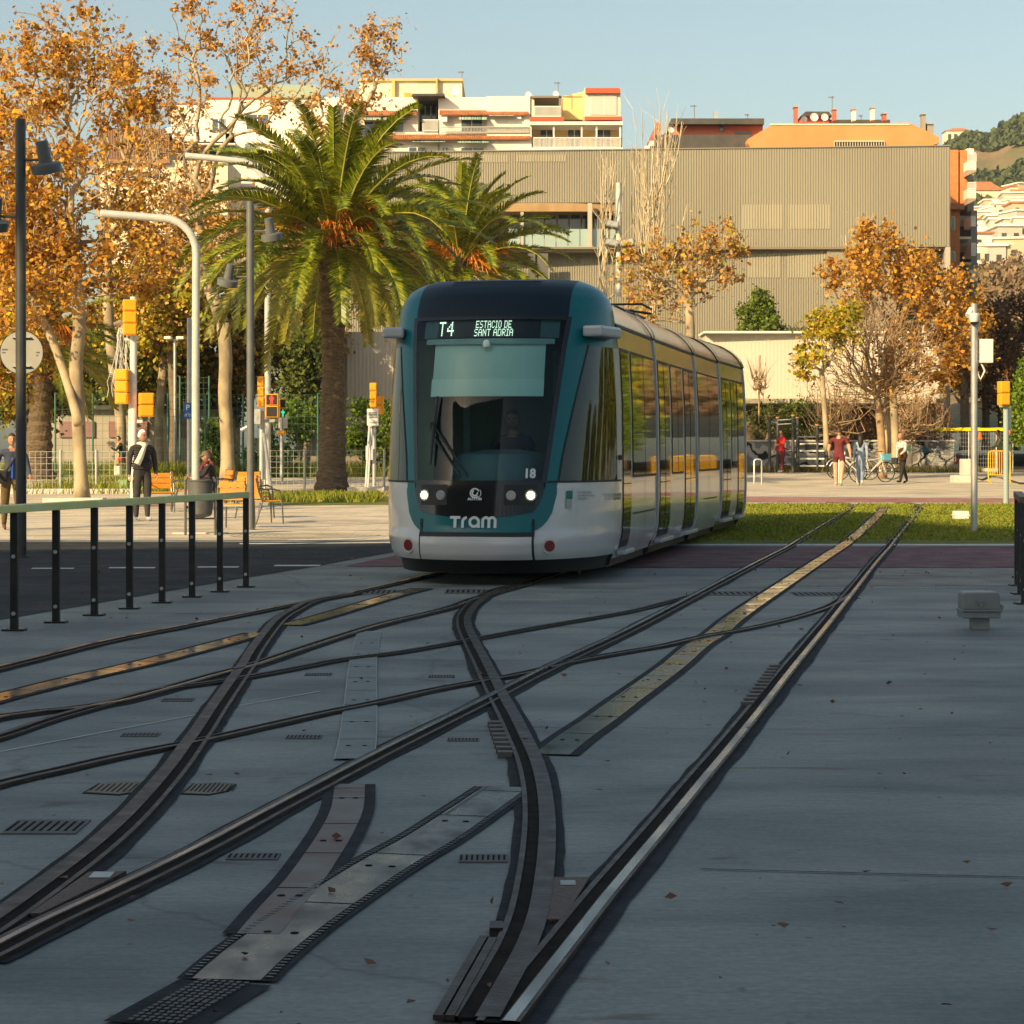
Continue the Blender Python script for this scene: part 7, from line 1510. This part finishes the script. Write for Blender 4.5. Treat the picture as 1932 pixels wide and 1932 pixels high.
# ---------------------------------------------------------------- the people
hb = mat("hair_black", (.015, .012, .01), rough=.6); hbr = mat("hair_brown", (.05, .03, .02), rough=.6); hw_ = mat("hair_white", (.75, .73, .7), rough=.7); hbl = mat("hair_blonde", (.35, .22, .1), rough=.6)
white_sh = cloth("white_shoe", (.65, .64, .6)); black_c = cloth("black", (.018, .018, .022), (.03, .03, .035)); puffer = cloth("black_puffer", (.022, .02, .022), (.035, .032, .035))
def scarf(t, jt, k, up, hands):
    m = cloth("cream_scarf", (.7, .66, .58)); mb = MB(); mb.tube([jt(1.47, .09, -.02), jt(1.47, 0, -.11), jt(1.47, -.09, -.02), jt(1.49, 0, .08), jt(1.47, .09, -.02)], .04, 8); mb.tube([jt(1.46, .03, -.1), jt(1.36, -.03, -.15), jt(1.2, -.1, -.17), jt(1.08, -.16, -.16)], [.045, .05, .06, .065], 8); mb.build("scarf", m, t, smooth=True)
    mb = MB()
    for i in range(10): z = 1.0 + i * .045; r = .15 + .02 * math.sin(i); mb.tube([jt(z, r * 1.18 * math.cos(a), r * .92 * math.sin(a)) for a in [q * .5236 for q in range(13)]], .022, 5, cap=False)
    mb.build("jacket_quilting", puffer, t, smooth=True)
    mb = MB()
    for s in (-.036, .036): mb.tube([up @ Vector((s * k + .02 * math.cos(a), -.13, 1.645 * k + .016 * math.sin(a))) for a in [q * .785 for q in range(9)]], .003, 4)
    mb.build("glasses", darkp, t)
person("white-haired man in a black quilted jacket with a cream scarf, standing with one arm down", GP(268, 983), R(30), 1.74, puffer, cloth("charcoal_trousers", (.04, .04, .042)), shoe=cloth("trainer", (.06, .06, .06), (.5, .5, .5)), arms=((4, 10), (-4, 8)), legs=((3, 2), (-3, 2)), hair=hw_, extra=scarf, head=(25, 0), wide=1.12)
def bagstrap(t, jt, k, up, hands):
    mb = MB(); mb.tube([jt(1.44, .1, .02), jt(1.3, .04, -.15), jt(1.1, -.1, -.16), jt(.98, -.17, -.1)], .022, 6); mb.build("strap", black_c, t); MB().box(-.1, .1, -.05, .05, -.12, .12, Matrix.Translation(jt(.95, -.2, -.12))).build("shoulder_bag", black_c, t, bevel=.03)
    mb = MB(); mb.tube([jt(1.3, 0, -.135), jt(1.1, 0, -.135), jt(.93, 0, -.12)], .03, 6); mb.build("shirt_front", cloth("bright_blue", (.02, .08, .45)), t)
person("man at the left edge in a dark blue padded jacket with a shoulder bag", GP(22, 1000), R(20), 1.68, cloth("navy_puffer", (.05, .065, .11)), cloth("olive_trousers", (.12, .085, .03)), shoe=cloth("brown_shoe", (.1, .05, .03)), arms=((12, 40), (5, 50)), legs=((12, 8), (-10, 12)), hair=hbr, extra=bagstrap, wide=1.2, splay=(10, 6))
def cane(t, jt, k, up, hands):
    mb = MB(); mb.tube([Vector((-.28, -.5, .0)), Vector((-.22, -.48, .75)), Vector((.1, -.48, .75)), Vector((.16, -.5, 0))], .014, 6); mb.build("walking_aid", steel, t)
person("elderly man in a dark coat and grey flat cap sitting sideways behind the litter bin", GP(404, 960), R(-75), 1.7, cloth("dark_coat", (.02, .022, .03)), cloth("dark_trousers", (.03, .03, .035)), arms=((45, 35), (40, 45)), legs=((85, 85), (88, 80)), sit=True, hair=cloth("grey_cap", (.16, .14, .12)), hairstyle='cap', lean=14, head=(0, 10), extra=cane)
person("person with dark red hair mostly hidden behind the seated man", GP(393, 938), R(-40), 1.6, cloth("maroon_coat", (.12, .02, .03)), black_c, arms=((20, 60), (20, 60)), legs=((85, 85), (88, 80)), sit=True, hair=mat("hair_red", (.12, .02, .02), rough=.6))
person("jogger in a black top and red shorts running left behind the green fence", GP(230, 900), R(-80), 1.62, black_c, cloth("red_shorts", (.6, .03, .02)), arms=((40, 80), (-40, 80)), legs=((35, 15), (-20, 55)), lean=8, hair=hb, shoe=white_sh, shorts=True)
person("man in a bright red jacket and maroon tracksuit trousers standing by the exercise bars", GP(1475, 892), R(-60), 1.72, cloth("bright_red", (.6, .02, .02)), cloth("maroon_track", (.16, .02, .035)), shoe=white_sh, arms=((25, 60), (5, 12)), legs=((6, 2), (-6, 4)), hair=hb, splay=(10, 18))
def shirtless(t, jt, k, up, hands): pass
person("broad man in a maroon T-shirt and shorts walking away from the viewer", GP(1583, 917), R(160), 1.79, cloth("maroon_tee", (.14, .018, .022)), cloth("maroon_shorts", (.11, .015, .018)), shoe=cloth("pale_trainer", (.55, .55, .42)), arms=((8, 30), (-6, 14)), legs=((10, 4), (-14, 10)), hair=hbr, sleeve='short', shorts=True, wide=1.28, splay=(14, 16), skin=mat("skin_light", (.55, .3, .2), (.6, .34, .23), 12, .55))
def handbag(t, jt, k, up, hands): MB().box(-.03, .03, -.15, .15, -.12, .1, Matrix.Translation(jt(.95, .24, .0))).build("bag", black_c, t, bevel=.03)
person("woman in pale blue jacket and blue trousers with long dark hair, walking away", GP(1624, 916), R(165), 1.66, cloth("pale_blue", (.28, .36, .5)), cloth("denim_blue", (.2, .28, .42)), shoe=white_sh, arms=((5, 10), (-18, 10)), legs=((12, 3), (-18, 16)), hair=hb, hairstyle='long', wide=.9)
def fur(t, jt, k, up, hands):
    rs = np.random.RandomState(3); c = np.array(jt(1.0, .12, -.12)); d = rs.normal(size=(2600, 3)); d /= np.linalg.norm(d, axis=1)[:, None]; C = c + d * np.array([.17, .14, .22]) * rs.uniform(.7, 1, (2600, 1)); np_quads("fur_coat", leaf_quads(C, .05, rs, ratio=.5), mat("fur", (.1, .05, .03), island=[(.07, .035, .02), (.16, .09, .05), (.1, .05, .03)], rough=.9), t)
    MB().box(-.13, .13, -.05, .05, -.12, .1, Matrix.Translation(jt(.78, -.28, -.12))).build("handbag", black_c, t, bevel=.03)
person("blonde woman in a white top and black flared trousers carrying a brown fur coat", GP(1703, 912), R(-55), 1.63, cloth("white_top", (.66, .58, .56)), cloth("black_flares", (.015, .015, .018)), arms=((20, 40), (-10, 20)), legs=((16, 4), (-16, 10)), hair=hbl, lean=6, extra=fur, wide=1.05)
person("worker in an olive top and orange trousers behind the yellow barrier", GP(1888, 896), R(-90), 1.7, cloth("olive_top", (.25, .26, .12)), cloth("orange_hi_vis", (.75, .2, .01)), arms=((30, 40), (20, 30)), legs=((8, 4), (-10, 8)), hair=hb, lean=6)
person("person in grey half hidden behind the exercise posts", GP(1447, 890), R(70), 1.6, cloth("grey_top", (.3, .3, .3)), cloth("dark_grey_trousers", (.1, .1, .1)), arms=((20, 60), (10, 60)), legs=((5, 3), (-5, 3)), hair=hbr)
# the driver, seated in the cab
dv = person("driver", Vector((0, 0, 0)), 0, 1.7, cloth("driver_blue", (.04, .06, .1)), black_c, arms=((35, 45), (35, 45)), legs=((85, 80), (85, 80)), sit=True, hair=hb)
dv.name = "person"; dv["label"] = "tram driver with dark hair seated behind the windscreen"
dv.rotation_euler = (0, 0, -R(10.6)); dv.location = TRM @ Vector((.16, 1.5, .62))
